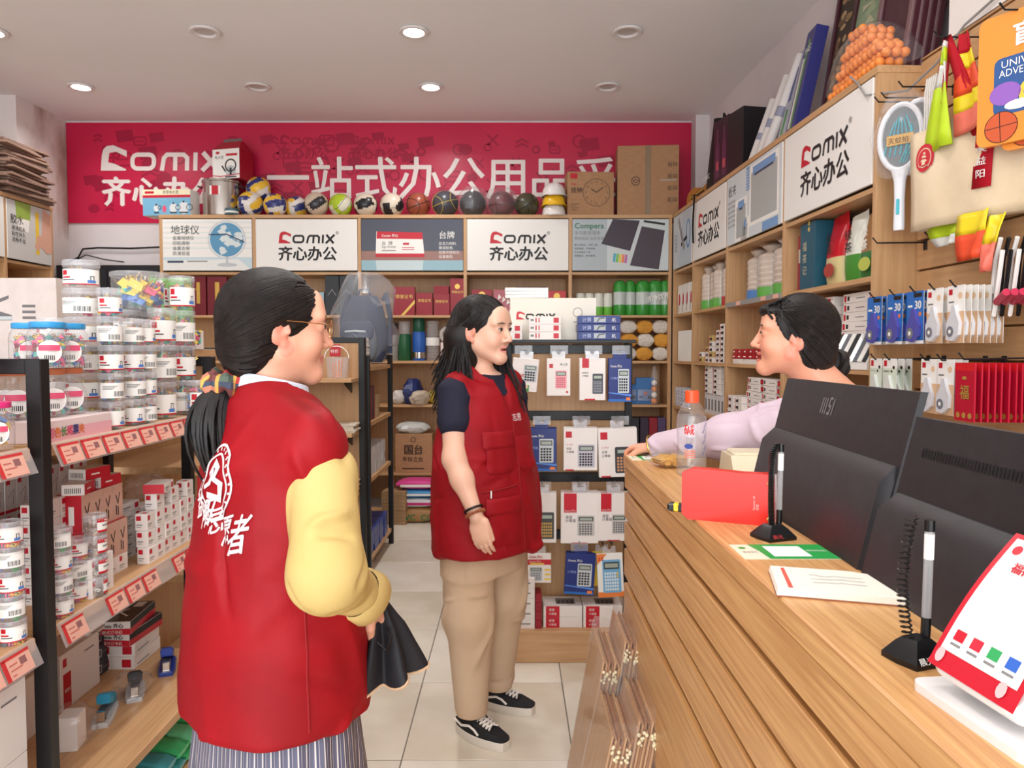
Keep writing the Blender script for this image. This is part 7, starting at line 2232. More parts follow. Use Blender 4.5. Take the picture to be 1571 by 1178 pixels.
# orange toy pouch
def pouch(x, y, z, w, h, rz, label, seed):
	t = thing('toy_pouch', label, 'toy pack', SW.pt(x, y, z), rz)
	OR = mk((240, 150, 60), .3, name='pouch_orange')
	m=MB(); out=_rrect(-w/2, w/2,0, h,.025,4); m.prism(out, OR, (0,0,0), UX, UZ,.02); m.build('pouch', t)
	m = MB(); o = (-w / 2, -.0, 0)
	bl = mk((50, 90, 150), .35)
	m.flat(_rrect(w * .2, w * .95, h * .22, h * .66, .02, 3), bl, o, UX, UZ, .001)
	m.text('UNIVERSE', PAPER, o, UX, UZ, w*.28, h*.58,.032, lift=.002); m.text('ADVENTURE', PAPER, o, UX, UZ, w*.26, h*.51,.032, lift=.002, maxw=w*.65)
	m.disc(mk((150,100,190),.4), o, UX, UZ, w*.34, h*.38,.045,.035,16,.002); m.disc(YELP, o, UX, UZ, w*.66, h*.36,.04, None,16,.002); m.disc(bl, o, UX, UZ, w*.66, h*.36,.025, None,16,.0025); m.disc(PAPER, o, UX, UZ, w*.5, h*.28,.04,.015,14,.0022)
	m.disc(mk((206,90,50),.4), o, UX, UZ, w*.3, h*.13,.048, None,22,.002); m.ring2(INK, o, UX, UZ, w*.3, h*.13,.047,.002,22,.0024); m.line2(INK, o, UX, UZ,[(w*.3-.045, h*.13), (w*.3+.045, h*.14)],.002,.0026); m.line2(INK, o, UX, UZ,[(w*.3, h*.13-.045), (w*.3-.005, h*.13+.045)],.002,.0028)
	for q, ch in enumerate('盲盒'):
		m.text(ch, PAPER, o, UX, UZ, w * .4 + q * .075, h * .74, .075, bold=.03, lift=.002)
	m.build('print', t)
pouch(.745,-.135,2.07,.24,.40, R(-58), 'bright orange toy pouch with printed basketball and blue panel',1)
pouch(.79, -.085, 2.05, .24, .40, R(-58), 'second orange toy pouch hanging behind the first', 2)
hook(.735, 2.47, .18)
# black and white cords with crimson handles at the end
for i in range(6):
	t=thing('skipping_rope', 'black and white skipping rope with crimson grips hanging at the wall end', 'rope', SW.pt(.69+.012*i,-.14+.018*i,1.52), RF.rz+R(-20), 'skipping ropes at the wall end')
	m=MB(); m.tube([(0,0,.26), (-.05,0,.2), (-.07,0,.09), (-.05,0,.02), (-.02,0,.1), (.02,0,.22)],.007, BLACKP if i%2 else WHITE,6); m.build('cord', t)
	m = MB(); m.cyl((-.02, -.0, .06), (.07, -.0, .085), .012, mk((190, 30, 70), .35), n=10); m.build('grip', t)
# grey wire looping over the racket
m=MB(); pts=[RF.pt(3.05,-.01, ZT+.03), RF.pt(3.12,-.015, ZT-.02), RF.pt(3.2,-.02, ZT-.10), SW.pt(.08,-.10, ZT-.13), SW.pt(.2,-.06, ZT-.07), SW.pt(.3,-.02, ZT+.03), SW.pt(.45,-.01, ZT+.06)]
m.tube(pts,.0045, mk((150,146,144),.4),6); tag(m.build('grey_wire'), 'grey wire looping from the shelf end over the racket hooks', 'wire')
# ================================================================ things on and around the counter
def yz(py, z=CZ):
	"""distance of a counter-top point seen at photo row py"""
	return (CAM_H - z) * F_PX / (py - HZ)
# water bottle
t=thing('water_bottle', 'clear plastic water bottle with orange-red cap on the counter ledge', 'bottle', (.497,2.03, CZ), R(-8))
GL = film('bottle_plastic', (244, 246, 250), .05, .05)
m=MB(); m.lathe([(.030,0), (.039,.004), (.041,.012), (.041,.05), (.0395,.055), (.0395,.1), (.041,.106), (.0415,.15), (.038,.17), (.026,.195), (.0155,.205), (.0155,.212)], GL,28, cap=False); m.lathe([(.001,.003), (.030,0)], GL,28, cap=False); m.build('bottle_body', t)
m=MB(); m.lathe([(.0385,.004), (.0395,.05), (.038,.1), (.0395,.148), (.037,.166), (.001,.167)], film('water', (232,238,244),.06,.03),28, cap=True); m.build('water', t)
m=MB(); m.lathe([(.0172,.2), (.019,.202), (.019,.232), (.0175,.234), (.001,.234)], mk((240,84,40),.3, name='cap_orange'),28, cap=False)
m.build('cap', t)
m = MB()
def onb(a_, z, r_=.0422):
	a = a_ / r_ - PI / 2
	return (r_ * math.cos(a), r_ * math.sin(a), z)
def cyl_text(s_, mat, x, z, k, r_=.0422, bold=0.0):
	vv, ff = text_geo(s_)
	for dx in ((0, bold, -bold) if bold else (0,)):
		m.add([onb(x + (a + dx) * k, z + b * k, r_ + abs(dx) * .004) for a, b in vv], ff, mat)
RINK = mk((210, 50, 44), .5)
cyl_text('碱', RINK, -.026, .118, .03, .0424, .015)
for q in range(3):
	cyl_text('天然碱水', GREY, -.02, .103 - q * .006, .006)
m.add([onb(-.012+.012*math.cos(2*PI*i/14),.084+.007*math.sin(2*PI*i/14))for i in range(14)],[tuple(range(14))], mk((50,70,150),.5))
for q in range(4):
	m.add([onb(-.024+.03*u_,.052+q*.006+.003*w_)for u_, w_ in((0,0), (1,0), (1,1), (0,1))],[(0,1,2,3)], mk((232,130,100),.5))
cyl_text('NET 500ml', GREY, -.022, .024, .007)
for q in range(6):
	a = .026 + .006 * (q % 2); z = .06 + q * .015
	m.add([onb(a, z), onb(a+.01, z+.012), onb(a+.012, z+.012), onb(a+.003, z)],[(0,1,2,3)], mk((70,100,170),.5))
m.build('print', t)
# bag of yellow snacks
o=pillow(.10,.075,.035, mk((206,150,50),.6, name='yellow_snack'),5, amp=.006).build('snack_bag', None, (.475,2.18, CZ), R(15), smooth=25)
tag(o, 'small clear bag of yellow snacks lying behind the bottle', 'snack bag')
m = pillow(.135, .095, .043, FILM, 8, amp=.006); m.build('bag_film', o)
# red plastic case with the box cutter poking out
t=thing('plastic_case', 'bright red plastic tool case standing on the counter ledge', 'case', (.352,1.505, CZ), R(-24))
RC = mk((226, 40, 26), .25, name='glossy_red_plastic')
m=MB(); pr=[(0.0,.012), (.012,.0), (.176,.0), (.18,.008), (.178,.098), (.172,.102), (.12,.101), (.055,.104), (.02,.1045), (.0,.095)]
m.prism(pr, RC, (0, -.014, 0), UX, UZ, .028); m.build('case_shell', t)
m=MB(); m.prism([(.174,.0), (.184,.0), (.182,.1), (.172,.1)], film('case_clear', (230,220,216),.3), (0,-.010,0), UX, UZ,.02); m.build('clear_edge', t)
for z in (.014, .084):
	m=MB(); m.lathe([(.0035,0), (.003,.0015), (.001,.002)], BRASS,10); o=m.build('rivet', t, (.168,-.014, z)); o.rotation_euler=(R(90),0,0)
m = MB()
for q, s_ in enumerate(('Exterior AI', '剪钳')):
	vv, ff = text_geo(s_); k = .006
	m.add([(.143 + q * .007 - b * k, -.0146, .03 + a * k) for a, b in vv], ff, mk((250, 200, 190), .5))
m.add([(.004+.06*u_,-.0145,.02+.0*u_+.001*w_)for u_, w_ in((0,0), (1,0), (1,1), (0,1))],[(0,1,2,3)], mk((200,30,20),.3))
m.build('print', t)
t=thing('box_cutter', 'black and yellow box cutter beside the red case', 'box cutter', (.335,1.57, CZ), R(-24))
m = MB(); m.box(.0, .09, -.010, .010, .0, .018, BLACKP, .004); m.build('handle', t)
m=MB(); m.box(.012,.026,-.0108,.0108,.0003,.0188, mk((236,206,40),.35, name='cutter_yellow'),.003); m.build('yellow_grip', t)
# pens on coiled stands
def pen_stand(label, X, Y, ph, coil, bx=.03):
	t = thing('pen_stand', label, 'pen', (X, Y, CZ), R(20))
	m=MB(); m.rings([[(p[0]*k, p[1]*k, z)for p in((-bx,-bx*.9), (bx,-bx*.9), (bx*1.1,0), (bx, bx*.9), (-bx, bx*.9), (-bx*1.1,0))]for z, k in((0,1), (.006,1.0), (.02,.62), (.026,.4))], BLACKP); m.build('base', t)
	m=MB(); m.text('晨光', mk((190,60,60),.5)if not coil else PAPER, (-.022,-bx*.93,.006), UX, (0,.5,.6),0,0,.011, lift=.0006); m.build('print', t)
	px_, py_ = .012, .0
	m = MB(); m.cyl((px_, py_, .018), (px_ + .001, py_, ph * .3), .0052, BLACKP, n=10); m.build('pen_grip', t)
	m=MB(); m.cyl((px_+.001, py_, ph*.3), (px_+.003, py_, ph*.93),.0050, film('pen_clear', (220,216,216),.35), n=10); m.build('pen_barrel', t)
	m=MB(); m.cyl((px_+.001, py_, ph*.3), (px_+.003, py_, ph*.85),.0016, INK, n=6); m.build('refill', t)
	m=MB(); m.cyl((px_+.0025, py_, ph*.72), (px_+.003, py_, ph*.9),.0053, PAPER, n=10); m.build('barrel_label', t)
	m=MB(); m.cyl((px_+.003, py_, ph*.92), (px_+.003, py_, ph),.0055, BLACKP, n=10); m.build('end_plug', t)
	m = MB(); pts = []
	n = 150 if coil else 220
	for i in range(n):
		u_ = i / (n - 1)
		if coil:
			c = Vector((-.004 - .012 * math.sin(PI * u_), .006, .016 + (ph + .004 - .016) * u_)); r_ = .0055
		else:
			c=Vector((-.006-.004*math.sin(PI*u_)+.012*max(0, u_-.9)*8,-.004,.012+(ph-.01)*u_)); r_=.0048
		a = u_ * (2 * PI * (24 if coil else 44))
		pts.append(c + Vector((r_ * math.cos(a), r_ * math.sin(a), 0)))
	m.tube(pts, .0012 if coil else .0018, BLACKP, 4); m.build('coil', t)
	return t
pen_stand('chained pen on a black stand beside the red case', .478, 1.335, .172, False)
pen_stand('chained clear pen on a black stand beside the payment sign', .447, .80, .155, True, .026)
# payment stickers (scan square left blank)
def sticker(label, x0, x1, y0, y1):
	t = thing('payment_sticker', label, 'sticker', (0, 0, CZ))
	GN = mk((24, 160, 70), .4, name='sticker_green')
	m=MB(); m.box(x0, x1, y0, y1,.0002,.0010, mk((232,226,200),.45, name='sticker_cream')); m.build('sheet', t)
	m = MB(); w = x1 - x0; h = y1 - y0; o = (x0, y0, .0012)
	m.flat([(w*.27,0), (w,0), (w, h), (w*.2, h), (w*.25, h*.5)], GN, o, UX, UY,.0002); m.rect(PAPER, o, UX, UY, w*.34, h*.14, w*.74, h*.86,.0004)
	m.disc(GN, o, UX, UY, w*.1, h*.74, w*.04, None,12,.0004); m.text('微信支付', GREY, o, UX, UY, w*.06, h*.4, h*.13, lift=.0004, maxw=w*.16)
	m.text('推荐使用微信支付', PAPER, o, UX, UY, w * .76, h * .5, h * .1, lift=.0005, maxw=w * .22)
	m.build('print', t)
sticker('green and cream payment sticker in front of the pen stand', .382, .54, 1.195, 1.285)
sticker('green payment sticker under the hand at the counter end', .378, .50, 2.30, 2.40)
# receipt pad
t=thing('receipt_pad', 'worn white receipt pad with red line lying on the ledge', 'notepad', (.462,1.045, CZ), R(-14))
PG = mk((238, 230, 216), .7, name='pad_paper')
m = MB(); out = [(-.083, -.055), (.083, -.06), (.086, -.02), (.072, .045), (.03, .06), (-.083, .062)]
for k in range(5):
	m.prism([(a*(1-.006*k), b*(1-.006*k))for a, b in out], PG if k else mk((150,90,60),.7), (0,0,.0022*(k+1)), UX, UY,.0021)
m.build('pages', t)
m = MB(); o = (0, 0, .0112)
m.flat([(-.066, -.045), (-.060, -.045), (-.062, .05), (-.067, .05)], mk((214, 90, 76), .6), o, UX, UY)
q = random.Random(2)
for s_ in range(3):
	pts = [(-.03 + i * .008, .02 - s_ * .016 + q.uniform(-.003, .003)) for i in range(10)]
	m.line2(mk((80, 80, 110), .6), o, UX, UY, pts, .0012)
m.build('handwriting', t)
# bank payment sound-box with a curved card (scan square left blank)
t=thing('payment_sign', 'white countertop payment sign with red bordered bank card', 'payment sign', (.447,.665, CZ), R(-90+6))
WPL = mk((236, 232, 230), .35, name='device_white')
m=MB(); m.prism(_rrect(-.075,.075,-.035,.09,.012,4), WPL, (0,0,.009), UX, UY,.009); m.build('base_plate', t)
m = MB(); m.cyl((.0, .05, .008), (.0, .035, .06), .016, WPL, .013, 16); m.build('stem', t)
tl = Matrix.Rotation(R(-36), 3, 'X')
def dv(x, y, z):
	v = tl @ Vector((x, y, z)); return (v.x, v.y - .028, v.z + .028)
m = MB(); out = _rrect(-.056, .056, 0, .162, .018, 5); rs_ = []
for y, k in ((-.004, .96), (0, 1.0), (.018, 1.0), (.024, .94)):
	rs_.append([dv(p[0] * k, y, .081 + (p[1] - .081) * k) for p in out])
m.rings([r_[::-1] for r_ in rs_], WPL); m.build('device_body', t)
m = MB(); N_ = 14
def cardpt(u_, w_, l):
	return dv((u_ - .5) * .108, -.0065 - .010 * (math.sin(PI * w_) ** 1.0) * .6 - l, .004 + .155 * w_)
def cpatch(u0, u1, w0, w1, mat, l, k=8):
	v = []
	for i in range(k + 1):
		w_ = w0 + (w1 - w0) * i / k; v += [cardpt(u0, w_, l), cardpt(u1, w_, l)]
	m.add(v, [(2 * i, 2 * i + 1, 2 * i + 3, 2 * i + 2) for i in range(k)], mat)
def ctext(s_, mat, u, w_, k, l=.0012, bold=0.0, c=True):
	vv, ff = text_geo(s_); W_ = vv[:, 0].max()
	for q, dx in enumerate((0, bold, -bold) if bold else (0,)):
		m.add([cardpt(u+((a+dx-(W_/2 if c else 0))*k)/.108, w_+b*k/.155, l+q*.0002)for a, b in vv], ff, mat)
cpatch(0, 1, 0, 1, RED, 0); cpatch(.06, .94, .12, .965, PAPER, .0004)
cpatch(.27, .73, .36, .66, mk((216, 212, 212), .5), .0008)
ctext('益阳农商银行', INK,.58,.86,.0095); m.add([cardpt(.16+.05*math.cos(2*PI*i/14),.885+.035*math.sin(2*PI*i/14),.0009)for i in range(14)],[tuple(range(14))], RED)
ctext('福祥e支付', RED, .5, .74, .0125, bold=.03)
for q, c_ in enumerate((RED, mk((200, 40, 60), .4), mk((50, 160, 90), .4), mk((50, 100, 190), .4))):
	cpatch(.14+q*.2,.26+q*.2,.2,.27, c_,.001,2); cpatch(.14+q*.2,.26+q*.2,.165,.18, GREY,.001,1)
for u_ in (.1, .82):
	m.add([cardpt(u_+.05*math.cos(2*PI*i/10),.08+.05*math.sin(2*PI*i/10),.0012)for i in range(10)],[tuple(range(10))], mk((240,180,180),.5))
m.build('curved_card', t)
m = MB()
m.box(-.0565, -.0555, .006, .012, .07, .085, INK); 
m.v = [dv(*p) for p in m.v]; m.build('charge_port', t)
# monitors seen from behind
def monitor(label, p_far, p_near, z1, h, logo):
	a, b = Vector(p_far), Vector(p_near); d_ = b - a; L_ = d_.length
	rz = math.atan2(d_.y, d_.x)
	t=thing('monitor', label, 'monitor', (a.x, a.y,.80), rz)  # local x toward the photographer, -y toward the customers
	z1 -= .80; z0 = z1 - h
	MBK = noise_mat('monitor_black', (30, 29, 32), (38, 36, 40), (1, 1, 1), 40, 3, .42, .3, .7, bump=.05)
	sl = .12
	m=MB(); m.rings([[(x, sl*(zc-z1)*-1*-1+y_+(zc-z1)*sl, zc)for x, y_ in((0,0), (L_,0), (L_,.012), (0,.012))]for zc in(z0, z1)], MBK); m.build('panel', t)
	m=MB(); m.rings([[(x, yo+(zc-z1)*sl*2, zc)for x, yo in((0.0+i_,-.0), (L_-i_,-.0), (L_-i_,-dp), (i_,-dp))]for zc, dp, i_ in((z0+.004,.022,.004), (z0+h*.58,.024,.004), (z0+h*.66,.004,.01))], MBK); m.build('rear_housing', t)
	m=MB(); m.box(.012, L_-.012,.0125,.014, z0+.02, z1-.012, mk((14,16,20),.1)); m.v=[(p[0], p[1]+(p[2]-z1)*sl*2, p[2])for p in m.v]; m.build('screen', t)
	m = MB(); m.box(L_ * .42, L_ * .58, .02, .05, .01, z0 + .1, BLACKP, .004); m.build('stand_neck', t)
	m = MB(); m.box(L_ * .3, L_ * .7, -.02, .11, 0, .012, BLACKP, .004); m.build('stand_foot', t)
	def pt(x, zc, l=.0):
		yy = (zc - z1) * sl * 2
		return Vector((x, yy - .0008 - l, zc))
	m = MB()
	if logo:
		LG = mk((120, 116, 118), .4)
		for q in range(3):
			x=L_*.40+q*.011; m.add([pt(x, z1-.062), pt(x+.005, z1-.062), pt(x+.009, z1-.03), pt(x+.004, z1-.03)],[(0,1,2,3)], LG)
		x = L_ * .40 + .035
		vv, ff = _ribbon([(.014, .032), (.003, .032), (.002, .018), (.012, .016), (.011, .002), (0, .002)], .005)
		m.add([pt(x + p[0] + p[1] * .12, z1 - .062 + p[1]) for p in vv], ff, LG)
		x+=.021; m.add([pt(x, z1-.062), pt(x+.005, z1-.062), pt(x+.009, z1-.03), pt(x+.004, z1-.03)],[(0,1,2,3)], LG)
		m.build('logo', t)
	else:
		for q in range(70):
			x = .04 + q * (L_ - .08) / 70
			m.add([pt(x, z1-.055), pt(x+.0035, z1-.055), pt(x+.0035, z1-.042), pt(x, z1-.042)],[(0,1,2,3)], mk((10,10,11),.6))
		m.build('vent', t, kind='stuff')
	return t
monitor('black monitor with silver maker mark seen from behind', (.655,1.75), (.628,1.13),1.358,.34, True)
monitor('black monitor with long vent slot beside the payment sign', (.606,1.10), (.60,.52),1.323,.33, False)
# beige printer and what carries it
t=thing('label_printer', 'beige label printer with ribbed front behind the ledge', 'printer', (.565,1.86,.80), R(-6))
BE = mk((214, 202, 172), .45, name='beige_plastic')
m=MB(); m.prism([(0,0), (.22,0), (.22,.29), (.19,.345), (.05,.35), (.0,.30)], BE, (0,0,0), UY, UZ,-.125); m.build('printer_body', t)
for q in range(9):
	m=MB(); m.box(.008+q*.0125,.013+q*.0125,-.003,.001,.18,.30, mk((110,104,92),.5)); m.build('vent_rib', t)
m = MB(); m.box(.01, .115, .06, .17, .345, .356, BE, .004); m.build('lid', t)
# kraft carrier bags leaning on the counter front
KB2 = noise_mat('kraft_bag_edge', (150, 98, 58), (170, 118, 74), (30, 30, 2), 3, 5, .7)
KB = noise_mat('kraft_bag', (190, 142, 96), (208, 162, 116), (30, 30, 2), 3, 5, .7)
for i, (y0, xb, xt, h, yaw)in enumerate(((2.31,.185,.275,.50,0), (2.31,.255,.34,.56,0), (2.03,.175,.265,.42,0), (2.03,.248,.335,.46,0))):
	t=thing('carrier_bag_bundle', ('bundle of kraft paper carrier bags in film with white rope handles, in the middle', 'tallest film wrapped bundle of kraft carrier bags touching the counter front', 'lowest bundle of kraft carrier bags leaning outermost', 'bundle of kraft carrier bags beside the lowest one')[i], 'paper bags', (xb, y0,0), R(90+yaw))
	lean_ = math.atan2(xt - xb, h)
	t.rotation_euler = (0, lean_, R(yaw))
	n = 10
	for k in range(n):
		m=MB(); m.box(k*.0062, k*.0062+.0056,-.135+.003*((k*7)%4),.135,.002*(k%3), h-.012*((k*5)%3), (KB, KB2)[k%2],.0006); m.build('paper_bag', t)
	for k in (2, 7):
		m = MB(); x = k * .0062 + .003
		if 1:
			q = random.Random(k + i)
			for z in range(9):
				m.sphere((x+q.uniform(-.011,.011),-.139-q.uniform(0,.006), h-.025-.0045*z), q.uniform(.0035,.0055), mk((238,226,186),.7, name='rope_cream'),7,5)
		m.build('rope_handle', t)
	m = MB(); q = random.Random(50 + i); rs_ = []
	for z in (0.002, h * .3, h * .6, h * .9, h + .02, h + .045):
		rs_.append([(x+q.uniform(-.003,.003), y+q.uniform(-.004,.004), z+q.uniform(-.006,.006)*(z>.01))for x, y in((-.003,-.148), (n*.0062+.002,-.148), (n*.0062+.003,0), (n*.0062+.002,.138), (-.003,.138), (-.004,0))])
	m.rings(rs_, FILM); m.build('plastic_film', t)
def right_of(h):
	return np.array([math.sin(h), -math.cos(h), 0.0])
def fwd_of(h):
	return np.array([math.cos(h), math.sin(h), 0.0])
WHITE_INK = mk((246, 226, 226), .6, name='vest_lettering')
rs = random.Random(11)

# ---------------------------------------------------------------- woman in front of the island shelf
def woman_left():
	TH = R(37); HH = R(27); s = .95
	c = np.array([-.474, 1.512, 1.472]); M = head_frame(HH, R(-3), R(1))
	tc = np.array([-.488, 1.50, 0])
	F = Field((-.80, 1.15, .02), (-.15, 1.85, 1.64), .0031)
	g = head_prims(F, c, M, s)
	nb = np.array([-.492, 1.50, 1.30])
	F.cone(g(0, -.026, -.05), nb, .046, .05, .03)
	F.loft([(.62, tc[0], tc[1],.14,.10), (.9, tc[0], tc[1],.15,.105), (1.1, tc[0], tc[1],.15,.10), (1.24, tc[0], tc[1],.15,.085), (1.31, tc[0], tc[1],.07,.06)], TH,.05)
	S = np.array([-.372, 1.375, 1.245]); E = np.array([-.325, 1.275, 1.03]); Wr = np.array([-.292, 1.44, .935])
	S2 = np.array([-.60, 1.63, 1.245]); E2 = np.array([-.63, 1.70, 1.0]); W2 = np.array([-.52, 1.80, .90])
	for a, b, d in ((S, E, Wr), (S2, E2, W2)):
		F.cone(a - np.array([0, 0, .03]), b, .034, .032, .04); F.cone(b, d, .034, .026, .03)
	hand_prims(F, Wr, (.25, .75, -.55), (.55, -.3, .5), 1, .9, 1, .5, .92)
	hand_prims(F, W2, (.7, .4, -.5), (-.3, .5, .6), -1, .6, 1, .5, .92)
	for q in (-1, 1):
		hp = tc + right_of(TH) * q * .075
		F.cone((hp[0], hp[1],.72), (hp[0], hp[1],.42),.085,.055,.03); F.cone((hp[0], hp[1],.42), (hp[0], hp[1],.09),.052,.038,.03)
	V, Q = F.mesh('b', 1)
	col = paint(V, c, M, s, (222, 164, 136), (196, 108, 98), cheek=.6)
	body = np_object('person', V, Q, [SKIN], None, col)
	tag(body, 'person in red vest and striped skirt with a low ponytail and round glasses', 'person')
	eyes(body, c, M, s)
	# hair: cap, gathered low, ponytail
	F = Field(c - .2, c + .2, .0036)
	e = lambda x, y, z, a, b, d, k=.012, op='u': F.ell(g(x, y, z), (a * s, b * s, d * s), M, k, op)
	e(0,-.022,.036,.086,.104,.085); e(0,-.05,-.015,.082,.072,.085,.04); e(0,-.07,-.06,.055,.05,.06,.03)
	e(0, .142, -.062, .14, .118, .118, .012, 's')
	for q in (-1, 1):
		e(q * .095, .002, -.03, .028, .034, .044, .008, 's')
	V, Q = F.mesh('h', 1)
	hair = np_object('hair', V, Q, [HAIRM], body)
	tie = P(348, 590, 1.475)
	m = MB(); paths = []
	tl = np.array([0, -.86, -.5])
	for q in (-1, 1):
		for i in range(110):
			a = i / 109
			d0 = [(q * .05 + q * .045 * a, .075 - .105 * a, .085 - .085 * a + .01 * math.sin(a * 9))]
			d0 = np.array(d0[0])
			p=slerp_path(g(0,-.022,.03), M, np.array((.087,.108,.095))*s, d0/np.array((.087,.108,.095)), tl+np.array([rs.uniform(-.1,.1),0, rs.uniform(-.12,.12)]),12, rs.uniform(-.004,.002))
			paths.append(p + [np.array(tie) + np.array([rs.uniform(-.012, .012), rs.uniform(-.012, .012), 0])])
	for i in range(110):
		a = rs.uniform(-1, 1)
		d0 = np.array([a * .6, rs.uniform(.35, .75), 1.0 - .25 * abs(a)])
		p=slerp_path(g(0,-.022,.035), M, np.array((.087,.108,.095))*s, d0, tl+np.array([a*.2,0,0]),14, rs.uniform(-.003,.003))
		paths.append(p + [np.array(tie)])
	for i in range(170):                                      # swept up from the nape and sides
		q=rs.choice((-1,1)); d0=np.array([q*rs.uniform(.35,.95), rs.uniform(-.5,-.1), rs.uniform(-.75,.1)])
		paths.append(slerp_path(g(0,-.035,.01), M, np.array((.084,.095,.1))*s, d0, tl,10, rs.uniform(-.004,.002))+[np.array(tie)])
	for i in range(260):
		q = rs.choice((-1, 1)); d0 = np.array([q * rs.uniform(.3, 1), rs.uniform(.0, .9), rs.uniform(-.1, .8)])
		paths.append(slerp_path(g(0, -.03, .01), M, np.array((.086, .1, .1)) * s, d0, tl, 18))
	hug(paths, V, Q, g(0, -.03, .0), 99, True)
	strands(m, paths, .0036, .003, HAIRM)
	m.build('hair_strands', hair)
	m = MB(); paths = []
	tip = P(330, 735, 1.44)
	for i in range(70):
		a, r_ = rs.uniform(0, 2 * PI), rs.uniform(.0, 1.0) ** .5
		o = np.array([math.cos(a) * r_, math.sin(a) * r_, 0])
		p0 = np.array(tie) + o * .013
		L_ = rs.uniform(.82, 1.03)
		p3 = np.array(tie) + (np.array(tip) - np.array(tie)) * L_ + o * .022
		p1 = np.array(tie) + np.array([-.035, -.035, -.03]) + o * .036
		p2 = (p0 + p3) / 2 + np.array([-.02, -.025, -.01]) + o * .04
		pts = []
		for k in range(9):
			t = k / 8
			pts.append((1 - t) ** 3 * p0 + 3 * t * (1 - t) ** 2 * p1 + 3 * t * t * (1 - t) * p2 + t ** 3 * p3)
		paths.append(pts)
	strands(m, paths, .007, .002, HAIRM)
	m.build('ponytail', hair)
	# scrunchie: ring of gathered plaid puffs
	m = MB(); ax = (np.array(tip) - np.array(tie)); ax = Vector(ax).normalized()
	u = ax.orthogonal().normalized(); w = ax.cross(u)
	cols=[mk(q,.85)for q in((176,52,50), (206,160,80), (84,96,84), (110,60,58), (190,120,96), (64,72,90))]
	n1, n2 = 48, 14; pv = []
	for i in range(n1):
		a = 2 * PI * i / n1
		for j in range(n2):
			b=2*PI*j/n2; pf=.019+.0045*math.sin(a*9+2*math.sin(b))+.003*math.sin(a*5+3*b)
			pv.append(Vector(tie)+(u*math.cos(a)+w*math.sin(a))*(.026+pf*math.cos(b))+ax*pf*1.25*math.sin(b))
	for i in range(n1):
		for j in range(n2):
			f_ = (i * n2 + j, ((i + 1) % n1) * n2 + j, ((i + 1) % n1) * n2 + (j + 1) % n2, i * n2 + (j + 1) % n2)
			k = 1 if i % 6 == 0 else 5 if j % 7 == 0 else (0, 2, 3, 4)[(i // 6 + j // 4) % 4]
			m.add([pv[q] for q in f_], [(0, 1, 2, 3)], cols[k])
	m.build('scrunchie', body)
	# glasses
	gm = mk((206, 160, 110), .25, 1.0, name='rose_gold_wire')
	t = MB()
	for q in (-1, 1):
		ring=[g(q*.033+.0235*math.cos(2*PI*i/20),.101-.5*(.0235*math.cos(2*PI*i/20))*q*.25,-.002+.0205*math.sin(2*PI*i/20))for i in range(20)]
		t.tube(ring, .0011, gm, 5, closed=True)
		t.tube([g(q*.057,.097,.004), g(q*.074,.085,.006), g(q*.082,.03,.008), g(q*.084,-.015,.008), g(q*.083,-.03,-.012)],.0012, gm,5)
	t.tube([g(-.01, .103, .002), g(0, .106, .005), g(.01, .103, .002)], .0011, gm, 5)
	gl = t.build('glasses', body)
	t = MB()
	for q in (-1, 1):
		t.poly([tuple(g(q*.033+.023*math.cos(2*PI*i/16),.101-.5*(.0235*math.cos(2*PI*i/16))*q*.25,-.002+.02*math.sin(2*PI*i/16)))for i in range(16)], CLEAR)
	t.build('lens', gl)
	# yellow shirt: sleeves, body under the vest, white collar
	YEL = fabric('yellow_cotton', (194, 166, 102), (206, 180, 118), .7, 350)
	F = Field((-.80, 1.12, .60), (-.15, 1.85, 1.40), .0055)
	F.loft([(.69, tc[0], tc[1],.205,.140), (.8, tc[0], tc[1],.19,.13), (1.1, tc[0], tc[1],.175,.11), (1.25, tc[0], tc[1],.17,.09), (1.31, tc[0], tc[1],.085,.075)], TH,.03)
	for a, b, d, big in ((S, E, Wr, 1), (S2, E2, W2, .9)):
		F.cone(a+np.array([.02,0,-.055]), b,.062*big,.063*big,.05); F.cone(b, b+(d-b)*.93,.058*big,.043,.04)
	F.half(np.array(Wr) + (Wr - E) * -.02, Wr - E, .004)
	V, Q = F.mesh('s', 1)
	V2 = creases(V, Q, 26, 1, ((.2, .1, 1), (.6, .3, .8)), (.1, .22), (.009, .018), (-.008, .007))
	V2=creases(V2, Q,26,2, ((1,.4,.5), (.8,.6,-.3)), (.05,.12), (.007,.012), (-.007,.006), (.9,1.12))
	shirt = np_object('yellow_shirt', V2, Q, [YEL], body)
	m = MB()                                                # turned-up cuff
	ax = Vector(Wr - E).normalized(); u = ax.orthogonal().normalized(); w = ax.cross(u)
	rg = []
	for t_, r_ in ((-.055, .046), (-.048, .051), (-.004, .055), (.0, .053), (-.002, .048), (-.03, .042)):
		rg.append([tuple(Vector(Wr)+ax*(t_+.004*math.sin(a*2))+(u*math.cos(a)+w*math.sin(a))*(r_+.003*math.sin(a*3+1)))for a in[2*PI*i/28 for i in range(28)]])
	m.rings(rg, YEL, cap=False); m.build('cuff', shirt)
	m = MB()                                                # pale collar above the vest neck
	rg = []
	for r_, z in ((.062, 1.315), (.067, 1.335), (.064, 1.362), (.059, 1.365), (.058, 1.33)):
		rg.append([(nb[0]+.004+r_*1.1*math.cos(2*PI*i/28), nb[1]+r_*1.05*math.sin(2*PI*i/28), z-.015*math.cos(2*PI*i/28-TH))for i in range(28)])
	m.rings(rg, fabric('pale_blue_collar', (206,214,228), (220,226,236)), cap=False); m.build('collar', body)
	# vest
	F = Field((-.84, 1.12, .66), (-.12, 1.88, 1.42), .0052)
	t0, t1 = tc[0], tc[1]
